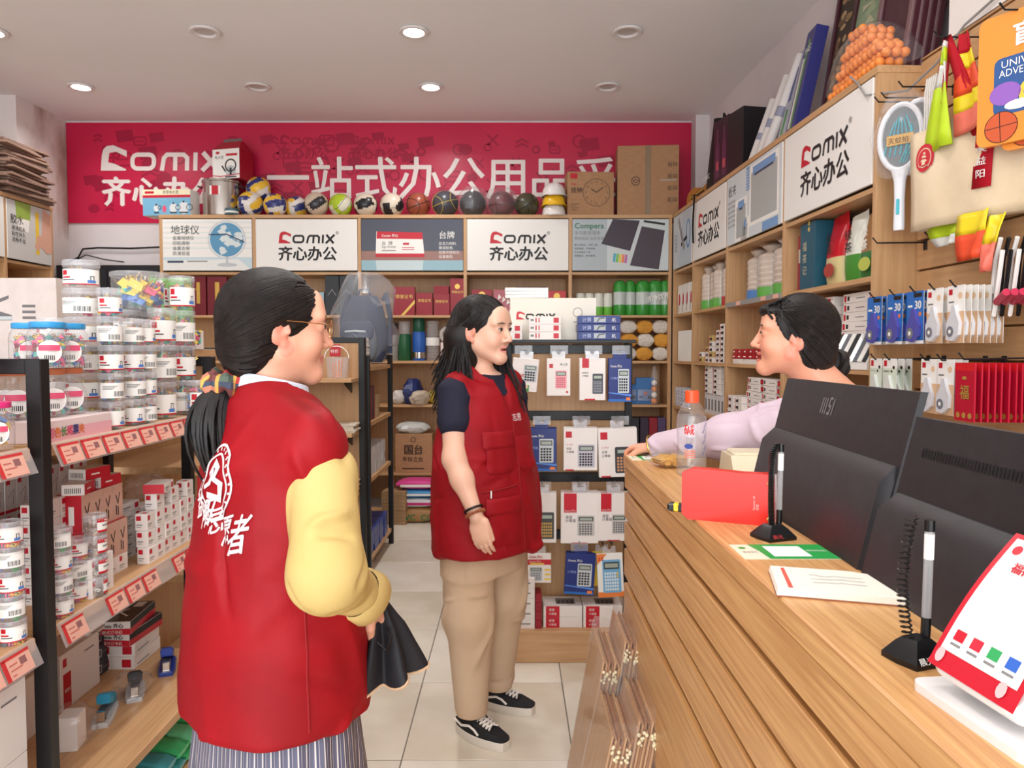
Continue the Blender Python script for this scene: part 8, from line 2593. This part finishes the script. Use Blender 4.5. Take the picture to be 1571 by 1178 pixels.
	F.loft([(.70, t0-.004, t1,.232,.180), (.80, t0-.004, t1,.228,.175), (.95, t0, t1,.218,.164), (1.10, t0, t1,.206,.146), (1.2, t0, t1,.195,.128), (1.27, t0, t1,.165,.105), (1.32, t0, t1,.10,.09), (1.355, t0, t1,.068,.07)], TH,.03, pw=2.3)
	F.cone(nb + right_of(TH) * .05 + np.array([0, 0, .0]), S + np.array([.0, -.004, .002]), .05, .062, .05)
	F.cone(nb - right_of(TH) * .05, S2 + np.array([.01, -.01, .028]), .05, .056, .05)
	F.half((t0, t1, .705), (0, 0, -1), .012)
	# arm hole: cut where the right sleeve passes
	F.cone(S+right_of(TH)*.07+np.array([.02,0,-.095]), E+right_of(TH)*.06+np.array([.03,.03,-.06]),.06,.085,.01, 's')
	F.ell(nb + np.array([.03, .015, .055]), (.07, .07, .085), None, .01, 's')
	V, Q = F.mesh('v', 1)
	V2=folds(V, Q,[((.9,-.5,.25),.16,.9,.7), ((.5,.8,.5),.1,1.3,2.2), ((-.3,.3,.9),.21,1.2,5.0)],.0022)
	V2 = creases(V2, Q, 46, 3, ((.1, .1, 1), (.5, .1, 1), (-.4, 0, 1)), (.12, .34), (.012, .026), (-.009, .009))
	V2 = creases(V2, Q, 30, 13, ((1, .2, .3),), (.06, .16), (.008, .016), (-.006, .006))
	N_ = normals(V2, Q)
	vest = np_object('red_vest', V2, Q, [REDV], body)
	bv = bvh_of(V2, Q)
	bn = Vector(-fwd_of(TH)); u = Vector(right_of(TH))
	m = MB()
	ce = Vector(tc) + Vector((0, 0, 1.175)) + u * .055
	for r_, w_ in ((.062, .005), (.047, .004)):
		stick(bv, m,_ribbon([(r_*.85*math.cos(2*PI*i/36), r_*1.12*math.sin(2*PI*i/36))for i in range(36)], w_, True), WHITE_INK, ce, u, UZ, bn)
	stick(bv, m,_ribbon([(-.018,-.025), (.012,-.03), (.024,.0), (.004,.008), (.012,.028), (-.01,.036), (-.024,.012)],.012), WHITE_INK, ce, u, UZ, bn)
	stick(bv, m, _ribbon([(-.028, -.012), (-.008, -.002), (-.006, .024)], .008), WHITE_INK, ce, u, UZ, bn, .003)
	for i in range(22):
		a = 2 * PI * i / 22
		stick(bv, m,_ribbon([(.0525*.85*math.cos(a),.0525*1.12*math.sin(a)), (.058*.85*math.cos(a+.05),.058*1.12*math.sin(a+.05))],.004), WHITE_INK, ce, u, UZ, bn)
	m.build('printed_emblem', vest)
	m = MB()
	for i, ch in enumerate('益阳志愿者'):
		vv, ff = text_geo(ch)
		k = (.054, .062, .052, .06, .078)[i]
		x0 = (-.005, .027, .06, .09, .12)[i]; z0 = (.0, -.012, -.02, -.035, -.045)[i]
		for dx, dy in ((0, 0), (.02, 0), (0, .02)):
			stick(bv, m, ([((a+dx+.18*b)*k*.55+x0, (b+dy)*k+z0+a*.012)for a, b in vv], ff), WHITE_INK, Vector(tc)+Vector((0,0,1.10)), u, UZ, bn,.003+dx*.02+dy*.03)
	m.build('printed_lettering', vest)
	# side seam and hem welt
	SEAM = mk((140, 8, 18), .7, name='vest_seam')
	m = MB(); pts = []
	for i in range(26):
		z = .73 + i * .017
		p = Vector((tc[0], tc[1], z)) + u * .6 + bn * .02
		h_ = bv.ray_cast(p, -u)
		if h_[0] is not None:
			pts.append(h_[0] + u * .0005)
	if len(pts) > 4:
		m.tube(pts, .0022, SEAM, 5); m.build('side_seam', vest)
	# skirt with vertical stripes
	mt, nt, b = new_mat('striped_skirt_cloth')
	N, L = nt.nodes, nt.links
	tcn = N.new('ShaderNodeTexCoord'); gr = N.new('ShaderNodeTexGradient'); gr.gradient_type = 'RADIAL'
	mul = N.new('ShaderNodeMath'); mul.operation = 'MULTIPLY'; mul.inputs[1].default_value = 84
	fr = N.new('ShaderNodeMath'); fr.operation = 'FRACT'
	cr = N.new('ShaderNodeValToRGB'); cr.color_ramp.interpolation = 'LINEAR'
	els = cr.color_ramp.elements
	els[0].position=0; els[0].color=rgba((92,92,112)); els[1].position=1; els[1].color=rgba((92,92,112))
	for p_, c_ in((.30, (98,98,118)), (.36, (206,196,192)), (.46, (206,196,192)), (.52, (70,72,96)), (.74, (86,86,108)), (.79, (186,176,176)), (.84, (90,90,112))):
		q = els.new(p_); q.color = rgba(c_)
	L.new(tcn.outputs['Object'], gr.inputs[0]); L.new(gr.outputs['Fac'], mul.inputs[0]); L.new(mul.outputs[0], fr.inputs[0]); L.new(fr.outputs[0], cr.inputs[0]); L.new(cr.outputs[0], b.inputs['Base Color'])
	b.inputs['Roughness'].default_value = .85
	m = MB(); rg = []; n = 180
	for z, a_, b_ in((.79,.19,.135), (.70,.214,.150), (.55,.222,.165), (.35,.23,.18), (.14,.238,.19), (.135,.232,.184), (.3,.21,.16)):
		ring = []
		for i in range(n):
			t_ = 2 * PI * i / n
			k=1+(.035*math.sin(t_*13+2*math.sin(t_*3))+.02*math.sin(t_*23))*min(1, (.8-z)/.3)
			p = right_of(TH) * a_ * k * math.cos(t_) + fwd_of(TH) * b_ * k * math.sin(t_)
			ring.append((p[0], p[1], z))
		rg.append(ring)
	m.rings(rg, mt, cap=False)
	m.build('striped_skirt', body, loc=(tc[0], tc[1], 0))
	for q in (-1, 1):
		hp = tc + right_of(TH) * q * .075
		m = MB(); f = Vector(fwd_of(TH)); rr_ = Vector(right_of(TH))
		rg = []
		for z, k in ((0, 1.0), (.02, 1.02), (.05, .9), (.085, .55)):
			rg.append([tuple(Vector(hp)+f*(.05+(.12 if z<.06 else .07)*k*math.cos(2*PI*i/20))+rr_*.042*k*math.sin(2*PI*i/20)+Vector((0,0, z)))for i in range(20)])
		m.rings(rg, BLACKP); m.build('shoe', body)
	return body, Wr
bodyA, WrA = woman_left()

# ---------------------------------------------------------------- young woman in the aisle
def woman_mid():
	TH = R(-36); HH = R(-30); s = 1.0
	c = np.array([-.098, 2.665, 1.502]); M = head_frame(HH, R(-4), R(-2))
	tc = np.array([-.102, 2.70, 0])
	F = Field((-.40, 2.25, .02), (.2, 3.0, 1.66), .0038)
	g = head_prims(F, c, M, s, .003, 0, -.0035)
	nb = np.array([-.112, 2.70, 1.325])
	F.cone(g(0, -.024, -.05), nb, .040, .046, .03)
	F.loft([(.62, tc[0], tc[1],.15,.11), (.9, tc[0], tc[1],.15,.11), (1.1, tc[0], tc[1],.145,.095), (1.27, tc[0], tc[1],.15,.085), (1.34, tc[0], tc[1],.07,.055)], TH,.05)
	S = np.array([-.205, 2.565, 1.28]); E = np.array([-.197, 2.50, 1.055]); Wr = np.array([-.118, 2.43, .872])
	S2 = np.array([.0, 2.84, 1.28]); E2 = np.array([.02, 2.90, 1.05]); W2 = np.array([.06, 2.84, .87])
	for a, b, d in ((S, E, Wr), (S2, E2, W2)):
		F.cone(a, b,.046,.037,.04); F.cone(b, b+(d-b)*.35,.037,.036,.03); F.cone(b+(d-b)*.35, d,.036,.024,.03)
	hand_prims(F, Wr, (.2, -.05, -.97), (-.35, -.9, .05), -1, .42, 1, .15, .92)
	hand_prims(F, W2, (.15, -.2, -.95), (.8, .5, .1), 1, .5, 1, .35, .92)
	F.cone((-.15,2.64,.85), (-.15,2.67,.1),.08,.04,.03); F.cone((-.04,2.77,.85), (-.06,2.89,.1),.08,.04,.03)
	V, Q = F.mesh('b', 2)
	col = paint(V, c, M, s, (230, 182, 156), (204, 112, 108), cheek=.3, open_=.003)
	body = np_object('person', V, Q, [SKIN], None, col)
	tag(body, 'person with long loose black hair in red utility vest and beige trousers', 'person')
	eyes(body, c, M, s, .002, 1.3)
	F = Field(c - np.array([.22, .22, .32]), c + .22, .004)
	e = lambda x, y, z, a, b, d, k=.012, op='u': F.ell(g(x, y, z), (a * s, b * s, d * s), M, k, op)
	e(0,-.024,.036,.084,.103,.086); e(0,-.06,-.03,.082,.07,.1,.04); e(0,-.06,-.11,.085,.055,.09,.04)
	e(0, .132, -.062, .088, .104, .124, .01, 's')
	e(.095, .006, -.035, .028, .022, .034, .008, 's')
	F.cone(g(.05,-.075,-.03), (-.20,2.725,1.27),.055,.035,.03); F.cone(g(.02,-.085,-.05), (-.14,2.80,1.24),.06,.05,.03)

	V, Q = F.mesh('h', 1)
	hair = np_object('hair', V, Q, [HAIRM], body)
	m = MB(); paths = []
	rad = np.array((.085, .105, .088)) * s
	for q in (-1, 1):
		for i in range(170):
			y0 = rs.uniform(-.08, .075)
			st = np.array([q * .004, y0, .085 * math.sqrt(max(.05, 1 - (y0 / .11) ** 2))])
			tw_ = rs.random()
			# where it passes the side of the head: behind the ear on her right, in front of it on her left
			yb = (-.035 - .055 * tw_) if q > 0 else (.035 - .11 * tw_)
			mid = np.array([q * (.086 - .045 * max(0, -yb - .04) / .05), yb, -.02])
			p=slerp_path(g(0,-.02,.03), M, rad, (st-np.array((0,-.0,.0)))/rad, mid/rad,9, rs.uniform(-.002,.005))
			end_z = rs.uniform(1.19, 1.27) if tw_ < .75 else rs.uniform(1.24, 1.36)
			a = p[-1]
			if q > 0:
				fall=np.array([-.065+.16*rs.random()**1.2,-.075+.05*rs.random(),0])*(1 if tw_<.6 else 1.0)
				if tw_ >= .55:
					fall = np.array([-.085 + .02 * rs.random(), .015 + .06 * rs.random(), 0])
			else:
				fall = np.array([.055 + .05 * rs.random(), -.055 + .05 * rs.random(), 0])
				if tw_ > .75:
					fall = np.array([-.05, .09, 0]) * rs.random()
			b = a + fall; b[2] = end_z
			for k in range(1, 9):
				t_ = k / 8
				w = a * (1 - t_) + b * t_
				w[:2]=a[:2]+(b[:2]-a[:2])*t_**1.3+np.array([.006*math.sin(t_*7+i),.006*math.cos(t_*6+i)])*t_
				p.append(w)
			paths.append(p)
	for q in (-1, 1):                                        # swept over the temple, then behind the ear
		for i in range(70):
			y0 = rs.uniform(.0, .085); k = rs.random()
			st = np.array([q * .004, y0, .088 * math.sqrt(max(.05, 1 - (y0 / .112) ** 2))])
			te=np.array([q*.079,.038-.05*k,.03+.01*k]); be=np.array([q*.083,-.034-.03*k,-.015])
			p=slerp_path(g(0,-.02,.03), M, rad, st/rad, (te-np.array([0,-.02,.03]))/rad,7,.003)+slerp_path(g(0,-.02,.03), M, rad, (te-np.array([0,-.02,.03]))/rad, (be-np.array([0,-.02,.03]))/rad,5,.003)[1:]
			a=p[-1]; b=a+(np.array([.06*rs.random()-.01,-.07+.04*rs.random(),0])if q>0 else np.array([.06+.04*rs.random(),-.03+.05*rs.random(),0])); b[2]=rs.uniform(1.2,1.3)
			for j in range(1, 8):
				t_=j/7; w=a*(1-t_)+b*t_; w[:2]=a[:2]+(b[:2]-a[:2])*t_**1.4+.005*math.sin(t_*7+i); p.append(w)
			paths.append(p)
	hug(paths, V, Q, g(0, -.02, .02), 9)
	strands(m, paths, .0042, .0012, HAIRM)
	m.build('hair_strands', hair)
	# dark T-shirt
	NAVY = fabric('navy_cotton', (30, 30, 46), (40, 40, 58), .8, 300)
	F = Field((-.42, 2.30, .85), (.22, 3.0, 1.42), .006)
	F.loft([(.9, tc[0], tc[1],.19,.125), (1.1, tc[0], tc[1],.175,.112), (1.27, tc[0], tc[1],.165,.095), (1.34, tc[0], tc[1],.085,.07)], TH,.03)
	for a, b in ((S, E), (S2, E2)):
		F.cone(a, a + (b - a) * .45, .056, .058, .03)
	F.ell(nb + np.array([.02, -.015, .06]), (.06, .06, .075), None, .008, 's')
	V, Q = F.mesh('s', 1)
	V = folds(V, Q, [((.3, .5, .8), .07, .8, .3), ((-.6, .3, .7), .05, 1.0, 1.9)], .002)
	np_object('dark_shirt', V, Q, [NAVY], body)
	# vest
	F = Field((-.42, 2.35, .64), (.22, 3.05, 1.42), .0052)
	t0, t1 = tc[0], tc[1]
	F.loft([(.685, t0+.014, t1,.236,.172), (.80, t0+.010, t1,.236,.17), (.95, t0+.004, t1,.23,.16), (1.08, t0, t1,.222,.146), (1.18, t0, t1,.205,.126), (1.27, t0, t1,.165,.108), (1.325, t0, t1,.095,.085), (1.35, t0, t1,.065,.07)], TH,.03, pw=2.2)
	F.cone(nb + right_of(TH) * .05, S + np.array([.012, .02, .026]), .046, .05, .05)
	F.cone(nb - right_of(TH) * .05, S2 + np.array([-.01, -.02, .026]), .046, .05, .05)
	F.half((t0, t1, .702), (0, 0, -1), .012)
	rt = right_of(TH)
	F.cone(S+rt*.075+np.array([0,0,.01]), S+rt*.09+np.array([-.005,-.01,-.2]),.062,.075,.012, 's')
	F.cone(S2 - rt * .075, S2 - rt * .09 + np.array([0, 0, -.2]), .062, .075, .012, 's')
	f = fwd_of(TH)                                          # V neck
	F.cone(nb + f * .11 + np.array([0, 0, .06]), nb + f * .15 + np.array([0, 0, -.15]), .062, .004, .006, 's')
	F.ell(nb + np.array([.022, -.016, .04]), (.072, .072, .085), None, .01, 's')
	V, Q = F.mesh('v', 1)
	V2=folds(V, Q,[((.9,-.5,.25),.17,.9,.7), ((.5,.8,.5),.11,1.3,2.2), ((-.3,.3,.9),.2,1.2,5.0)],.0018)
	V2 = creases(V2, Q, 46, 4, ((.1, .1, 1), (.5, .1, 1), (-.4, 0, 1)), (.1, .3), (.011, .024), (-.008, .008))
	V2 = creases(V2, Q, 26, 14, ((1, .2, .3),), (.06, .15), (.008, .015), (-.006, .005))
	vest = np_object('red_vest', V2, Q, [REDV], body)
	bv = bvh_of(V2, Q)
	fv = Vector(f); u = Vector(-rt)                         # facing her: left of the garment is picture right
	SEAM = MATS['vest_seam']
	def patch(name, outline, o, n, uu, lift, th=.006, grid=8):
		"""stitched-on cloth piece following the vest"""
		x0, x1=min(p[0]for p in outline), max(p[0]for p in outline); z0, z1=min(p[1]for p in outline), max(p[1]for p in outline)
		m = MB(); top = []
		def drop(a, b, l):
			p = Vector(o) + Vector(uu) * a + Vector(UZ) * b + Vector(n) * .3
			h_ = bv.ray_cast(p, -Vector(n))
			return (h_[0] if h_[0] is not None else p - Vector(n) * .3) + Vector(n) * l
		k = grid
		v = []
		for i in range(k + 1):
			for j in range(k + 1):
				a, b = x0 + (x1 - x0) * j / k, z0 + (z1 - z0) * i / k
				cr_ = .012 if (i in (0,) and j in (0, k)) else 0
				a += cr_ * (1 if j == 0 else -1) if cr_ else 0
				edge = i in (0, k) or j in (0, k)
				v.append(drop(a, b, lift - (th if edge else 0)))
		m.add(v,[(i*(k+1)+j, i*(k+1)+j+1, (i+1)*(k+1)+j+1, (i+1)*(k+1)+j)for i in range(k)for j in range(k)], REDV)
		return m.build(name, vest, smooth=80)
	n1 = Vector((.35, -.93, 0)).normalized(); uu = Vector((.93, .35, 0))
	oc = Vector((tc[0], tc[1], 0))
	patch('chest_pocket', [(-.052, 1.00), (.062, 1.105)], oc, n1, uu, .010)
	patch('chest_flap', [(-.066, 1.085), (.066, 1.145)], oc, n1, uu, .016)
	patch('side_pocket', [(-.05, .75), (.085, .885)], oc, n1, uu, .010)
	patch('side_flap', [(-.062, .86), (.088, .918)], oc, n1, uu, .016)
	patch('chest_pocket', [(-.05, 1.0), (.05, 1.12)], oc, Vector((.95, -.3, 0)), Vector((.3, .95, 0)), .010)
	m = MB()
	pts = []
	for i in range(14):
		a = -.075 + .15 * i / 13
		p = oc + uu * a + Vector((0, 0, .945 + a * .08)) + n1 * .3
		h_ = bv.ray_cast(p, -n1); pts.append(h_[0] + n1 * .001)
	m.tube(pts, .003, SEAM, 5); zp = m.build('zip', vest)
	m = MB(); q0 = pts[3] + n1 * .004
	m.box(-.003, .003, -.002, .002, -.03, .004, CHROME, .001); m.build('zip_pull', zp, loc=q0)
	m = MB(); pts = []                                      # front opening
	for i in range(30):
		z = .70 + i * .0165
		h_ = bv.ray_cast(oc + Vector((0, 0, z)) + fv * .4, -fv)
		if h_[0] is not None:
			pts.append(h_[0] + fv * .001)
	m.tube(pts, .003, SEAM, 5); m.build('front_zip', vest)
	m = MB()
	vv, ff = text_geo('志愿')
	n2 = Vector((.8, -.6, 0)); u2 = Vector((.6, .8, 0))
	stick(bv, m, ([(a*.03+.0, b*.03)for a, b in vv], ff), WHITE_INK, oc+Vector((0,0,1.175))+u2*.0, u2, UZ, n2)
	m.build('printed_lettering', vest)
	# trousers
	BEI = fabric('beige_cotton', (198, 168, 138), (212, 184, 156), .8, 400)
	F = Field((-.42, 2.35, .06), (.22, 3.08, .98), .0058)
	F.loft([(.62, tc[0]-.003, tc[1]+.005,.185,.13), (.75, tc[0], tc[1],.18,.135), (.95, tc[0], tc[1],.16,.12)], TH,.05)
	F.cone((-.155,2.635,.78), (-.152,2.62,.47),.1,.087,.03); F.cone((-.152,2.62,.47), (-.15,2.672,.07),.087,.058,.04)
	F.cone((-.04,2.775,.78), (-.034,2.80,.47),.097,.084,.02); F.cone((-.034,2.80,.47), (-.058,2.885,.07),.084,.055,.04)
	F.half((0, 0, .085), (0, 0, -1), .003)
	V, Q = F.mesh('t', 2)
	V2 = creases(V, Q, 34, 5, ((.3, .2, 1), (-.3, -.1, 1)), (.12, .3), (.01, .022), (-.007, .008))
	V2 = creases(V2, Q, 26, 6, ((1, .5, .5), (1, .4, -.4)), (.06, .13), (.007, .013), (-.006, .006), (.1, .6))
	np_object('beige_trousers', V2, Q, [BEI], body)
	# bracelet beads and a black band at the wrist
	m = MB(); ax = Vector(Wr - E).normalized(); uq = ax.orthogonal().normalized(); w = ax.cross(uq)
	cc = Vector(Wr) - ax * .012
	for i in range(18):
		a = 2 * PI * i / 18
		m.sphere(cc+(uq*math.cos(a)+w*math.sin(a))*.0315,.0058, mk((150,84,52),.3, name='wood_bead'),8,6)
	m.build('bead_bracelet', body)
	m = MB(); cc = Vector(Wr) - ax * .028
	m.tube([cc+(uq*math.cos(2*PI*i/20)+w*math.sin(2*PI*i/20))*.0325 for i in range(20)],.004, BLACKP,6, closed=True); m.build('wrist_band', body)
	# sneakers
	SH=mk((26,25,28),.75, name='black_canvas'); SO=mk((222,212,198),.6, name='white_rubber'); LA=mk((238,232,224),.7, name='white_lace')
	for (hx, hy), hd in (((-.205, 2.725), R(-40)), ((-.135, 2.935), R(-25))):
		sh = MB(); f_ = Vector(fwd_of(hd)); r_ = Vector(right_of(hd)); o = Vector((hx, hy, 0))
		L_ = .245
		def wid(t): return .034 + .012 * math.sin(min(1, t * 1.25) * PI * .85) + .004 * t
		def ring(z, k, top):
			out = []
			n = 28
			for i in range(n):
				a = 2 * PI * i / n
				t = .5 - .5 * math.cos(a)
				half_ = wid(t) * k * (abs(math.sin(a)) ** .6)
				out.append(tuple(o+f_*(L_*(.5+(t-.5)*(1 if k>.9 else k)))+r_*half_*(1 if math.sin(a)>=0 else-1)+Vector((0,0, z(t)if callable(z)else z))))
			return out
		sh.rings([ring(0, 1.0, 0), ring(.004, 1.03, 0), ring(.03, 1.03, 0), ring(.032, .98, 0)], SO)
		sole = sh
		up = MB()
		up.rings([ring(.03,.985,0), ring(lambda t:.052-.012*t,.96,0), ring(lambda t:.082-.034*t if t>.45 else .082,.80,0), ring(lambda t:.095-.045*t if t>.45 else .098,.55,0)], SH)
		shoe = up.build('shoe', body)
		sole.build('sole', shoe)
		l = MB()
		for i in range(5):
			t = .46 + i * .06
			z = .095 - .045 * t
			cpt = o + f_ * L_ * t + Vector((0, 0, z + .006))
			l.tube([cpt+r_*.024+f_*.008-Vector((0,0,.008)), cpt+f_*.0, cpt-r_*.024-f_*.008-Vector((0,0,.008))],.0036, LA,5)
			l.tube([cpt-r_*.024+f_*.008-Vector((0,0,.008)), cpt+Vector((0,0,.003)), cpt+r_*.024-f_*.008-Vector((0,0,.008))],.0036, LA,5)
		l.build('laces', shoe)
		st = MB()
		for q in (-1, 1):
			pts=[o+f_*L_*t+r_*q*(wid(t)*.985+.0005)+Vector((0,0, z))for t, z in((.08,.06), (.25,.05), (.42,.062), (.52,.055), (.6,.04))]
			st.tube(pts, .0045, LA, 5)
		st.build('side_stripe', shoe)
	return body
woman_mid()

# ---------------------------------------------------------------- shopkeeper behind the counter
def woman_right():
	TH = R(160); HH = R(160); s = .97
	c = np.array([.80, 2.105, 1.466]); M = head_frame(HH, R(4), R(0))
	tc = np.array([.93, 2.10, 0])
	F = Field((.28, 1.75, .02), (1.25, 2.65, 1.62), .0033)
	g = head_prims(F, c, M, s, .005, .8, .003)
	nb = np.array([.895, 2.095, 1.315])
	F.cone(g(0, -.022, -.06), nb, .052, .06, .03)
	F.loft([(.62, tc[0], tc[1],.15,.11), (1.1, tc[0], tc[1],.15,.1), (1.26, tc[0], tc[1],.15,.085), (1.32, tc[0], tc[1],.07,.06)], TH,.05)
	S = np.array([.855, 1.975, 1.25]); E = np.array([.65, 2.20, 1.165]); Wr = np.array([.462, 2.395, 1.112])
	S2 = np.array([.99, 2.24, 1.25]); E2 = np.array([1.02, 2.27, 1.0]); W2 = np.array([.85, 2.3, .9])
	F.cone(S, E,.05,.04,.04); F.cone(E, Wr,.04,.026,.03); F.cone(S2, E2,.05,.04,.04); F.cone(E2, W2,.04,.026,.03)
	hand_prims(F, Wr, (-.62, .72, -.12), (-.05, .1, 1), -1, 1.0, 1.05, .5, .92)
	hand_prims(F, W2, (-.9, 0, -.4), (0, 0, 1), 1, .5, 1, .5, .92)
	F.cone((.88,2.06,.8), (.88,2.06,.05),.08,.04,.03); F.cone((.98,2.14,.8), (.98,2.14,.05),.08,.04,.03)
	V, Q = F.mesh('b', 1)
	col = paint(V, c, M, s, (224, 158, 128), (198, 96, 88), cheek=.8, smile=.8, open_=.005)
	body = np_object('person', V, Q, [SKIN], None, col)
	tag(body, 'person in pale pink shirt with hair in a bun leaning on the counter', 'person')
	eyes(body, c, M, s, 0, .55)
	m = MB()
	m.box(-.014, .014, -.003, .003, -.0035, .0035, mk((240, 232, 222), .3, name='teeth'), .001)
	tt = m.build('teeth', body); tt.location = g(0, .0795, -.0645); tt.rotation_euler = (0, 0, HH - PI / 2)
	F = Field(c - .24, c + .24, .004)
	e = lambda x, y, z, a, b, d, k=.012, op='u': F.ell(g(x, y, z), (a * s, b * s, d * s), M, k, op)
	e(0,-.024,.038,.086,.100,.086); e(0,-.05,-.015,.082,.066,.08,.04); e(0,-.075,-.055,.055,.045,.045,.03)
	e(0, .122, -.055, .13, .120, .130, .012, 's')
	e(0, .07, .07, .055, .03, .022, .02)
	for q in (-1, 1):
		e(q * .096, .006, -.03, .03, .036, .046, .008, 's')
	V, Q = F.mesh('h', 1)
	hair = np_object('hair', V, Q, [HAIRM], body)
	bun = np.array(P(1282, 562, 2.17))
	m = MB(); paths = []
	tl = np.linalg.inv(M) @ (bun - g(0, -.022, .03)); tl /= np.linalg.norm(tl)
	rad = np.array((.086, .102, .088)) * s
	for i in range(260):
		a = rs.uniform(-1, 1)
		q = 1 if a > 0 else -1
		b = abs(a)
		d0=np.array([q*(.15+.8*b),.55-.5*b,.85-.5*b])if rs.random()<.6 else np.array([a*.7, rs.uniform(-.2,.7),1.0])
		p=slerp_path(g(0,-.025,.032), M, rad, d0, tl+np.array([q*rs.uniform(0,.25),0, rs.uniform(-.2,.1)]),12, rs.uniform(-.004,.003))
		paths.append(p)
	for i in range(120):                                     # from the nape
		q = rs.choice((-1, 1)); d0 = np.array([q * rs.uniform(.4, 1.0), rs.uniform(-.6, .05), rs.uniform(-.7, .2)])
		paths.append(slerp_path(g(0, -.03, .01), M, rad, d0, tl + np.array([q * .1, 0, 0]), 9))
	for i in range(260):
		q = rs.choice((-1, 1)); d0 = np.array([q * rs.uniform(.3, 1), rs.uniform(.0, .9), rs.uniform(-.1, .9)])
		paths.append(slerp_path(g(0, -.03, .01), M, rad, d0, tl, 18))
	hug(paths, V, Q, g(0, -.03, .01), 99, True)
	for i in range(26):                                      # short fringe over the brow
		x = rs.uniform(-.05, .05)
		p0=g(x*.7,.03,.108); p1=g(x,.074,.085); p2=g(x*1.15,.087-abs(x)*.3,.068-rs.uniform(0,.008)); p3=g(x*1.5,.084-abs(x)*.55,.052-rs.uniform(0,.01))
		paths.append([p0, p1, p2, p3])
	strands(m, paths, .0038, .002, HAIRM)
	m.build('hair_strands', hair)
	m=MB(); ax=Vector(bun-g(0,-.05,-.02)).normalized(); u=ax.orthogonal().normalized(); w=ax.cross(u)
	for k in range(7):
		r_ = .039 - .0045 * k; pts = []
		for i in range(20):
			a = 2 * PI * i / 20 + k
			pts.append(Vector(bun)+(u*math.cos(a)+w*math.sin(a))*r_+ax*(.008*k-.016+.006*math.sin(a*2+k)))
		m.tube(pts, .0125, HAIRM, 7, closed=True)
	m.sphere(bun, .038, HAIRM, 14, 10)
	m.build('hair_bun', hair)
	PINK = fabric('pink_shirt_cloth', (200, 178, 190), (212, 192, 203), .75, 350)
	F = Field((.36, 1.70, .60), (1.30, 2.60, 1.40), .0058)
	F.loft([(.62, tc[0], tc[1],.2,.14), (.9, tc[0], tc[1],.2,.14), (1.1, tc[0], tc[1],.19,.125), (1.24, tc[0], tc[1],.18,.1), (1.3, tc[0], tc[1],.10,.085), (1.33, nb[0], nb[1],.066,.066)], TH,.03)
	F.cone(S, E, .075, .062, .06); F.cone(E, E + (Wr - E) * .9, .06, .043, .05)
	F.cone(S2, E2, .072, .06, .05); F.cone(E2, E2 + (W2 - E2) * .9, .06, .043, .05)
	V, Q = F.mesh('s', 1)
	V2 = creases(V, Q, 44, 7, ((-1, .9, .1), (-1, .6, .5)), (.08, .22), (.007, .014), (-.007, .007), (1.0, 1.4))
	V2 = creases(V2, Q, 22, 8, ((0, 0, 1),), (.05, .1), (.006, .011), (-.006, .006), (1.05, 1.3))
	np_object('pink_shirt', V2, Q, [PINK], body)
	m=MB(); ax=Vector(Wr-E).normalized(); u=ax.orthogonal().normalized(); w=ax.cross(u); cc=Vector(Wr)+ax*.006
	m.tube([cc+(u*math.cos(2*PI*i/28)+w*math.sin(2*PI*i/28))*.036+ax*.012*math.cos(2*PI*i/28)for i in range(28)],.0032, BRASS,6, closed=True); m.build('gold_bangle', body)
	m = MB(); rg = []
	for z, a_, b_ in ((.95, .17, .13), (.8, .175, .135), (.4, .16, .13), (.05, .14, .11)):
		rg.append([tuple(np.array([tc[0], tc[1], z])+right_of(TH)*a_*math.cos(2*PI*i/28)+fwd_of(TH)*b_*math.sin(2*PI*i/28))for i in range(28)])
	m.rings(rg, fabric('dark_skirt_cloth', (50, 50, 60), (60, 60, 70))); m.build('skirt', body)
	for q in (-1, 1):
		m = MB(); hp = tc + right_of(TH) * q * .07; f_ = Vector(fwd_of(TH)); r_ = Vector(right_of(TH))
		m.rings([[tuple(Vector((hp[0], hp[1], z))+f_*(.05+.12*k*math.cos(2*PI*i/18))+r_*.042*k*math.sin(2*PI*i/18))for i in range(18)]for z, k in((0,1), (.03,1), (.06,.6))], BLACKP); m.build('shoe', body)
	return body
woman_right()

# ---------------------------------------------------------------- folded umbrella in the hand of the woman with the ponytail
t=thing('umbrella', 'loosely folded black umbrella with beige edging held beside the red vest', 'umbrella', (0,0,0))
UMB = fabric('umbrella_cloth', (22, 20, 24), (32, 30, 34), .55, 500)
top = Vector(WrA) + Vector((.02, .05, -.02)); bot = P(592, 1040, 1.50)
ax = (bot - top)
u = Vector((1, 0, .35)).normalized(); w = Vector((.0, 1, 0))
def umb_ring(t_, k0=1.0):
	out = []
	for i in range(64):
		a = 2 * PI * i / 64
		r_ = (.012 + .058 * t_ ** .9) * (1 + .34 * math.sin(a * 6 + 1.2 * t_) * min(1, t_ * 2.5)) * k0
		out.append(tuple(top+ax*(t_*(1+.035*math.sin(a*6+2.2)*t_))+u*r_*math.cos(a)+w*r_*.8*math.sin(a)))
	return out
m=MB(); m.rings([umb_ring(t_)for t_ in(.0,.1,.25,.4,.55,.7,.85,1.0)], UMB, cap=False); m.rings([umb_ring(1.0,1.0), umb_ring(.9,.8)], UMB, cap=False); m.build('canopy', t, smooth=60)
m=MB(); m.tube([Vector(p)+Vector((0,0,-.001))for p in umb_ring(1.0,1.01)],.0028, mk((196,160,126),.7, name='beige_edging'),5, closed=True); m.build('edging', t)
m=MB(); m.tube([top+Vector((0,0,.05)), top, top+ax*1.06],[.008,.006,.004], BLACKM,8); m.build('shaft', t)
m=MB(); m.tube([top+ax*.3+u*.02-w*.04, top+ax*.4+u*.03-w*.055, top+ax*.55+u*.02-w*.06, top+ax*.42+u*.0-w*.055],.0035, BLACKP,5); m.build('strap', t)
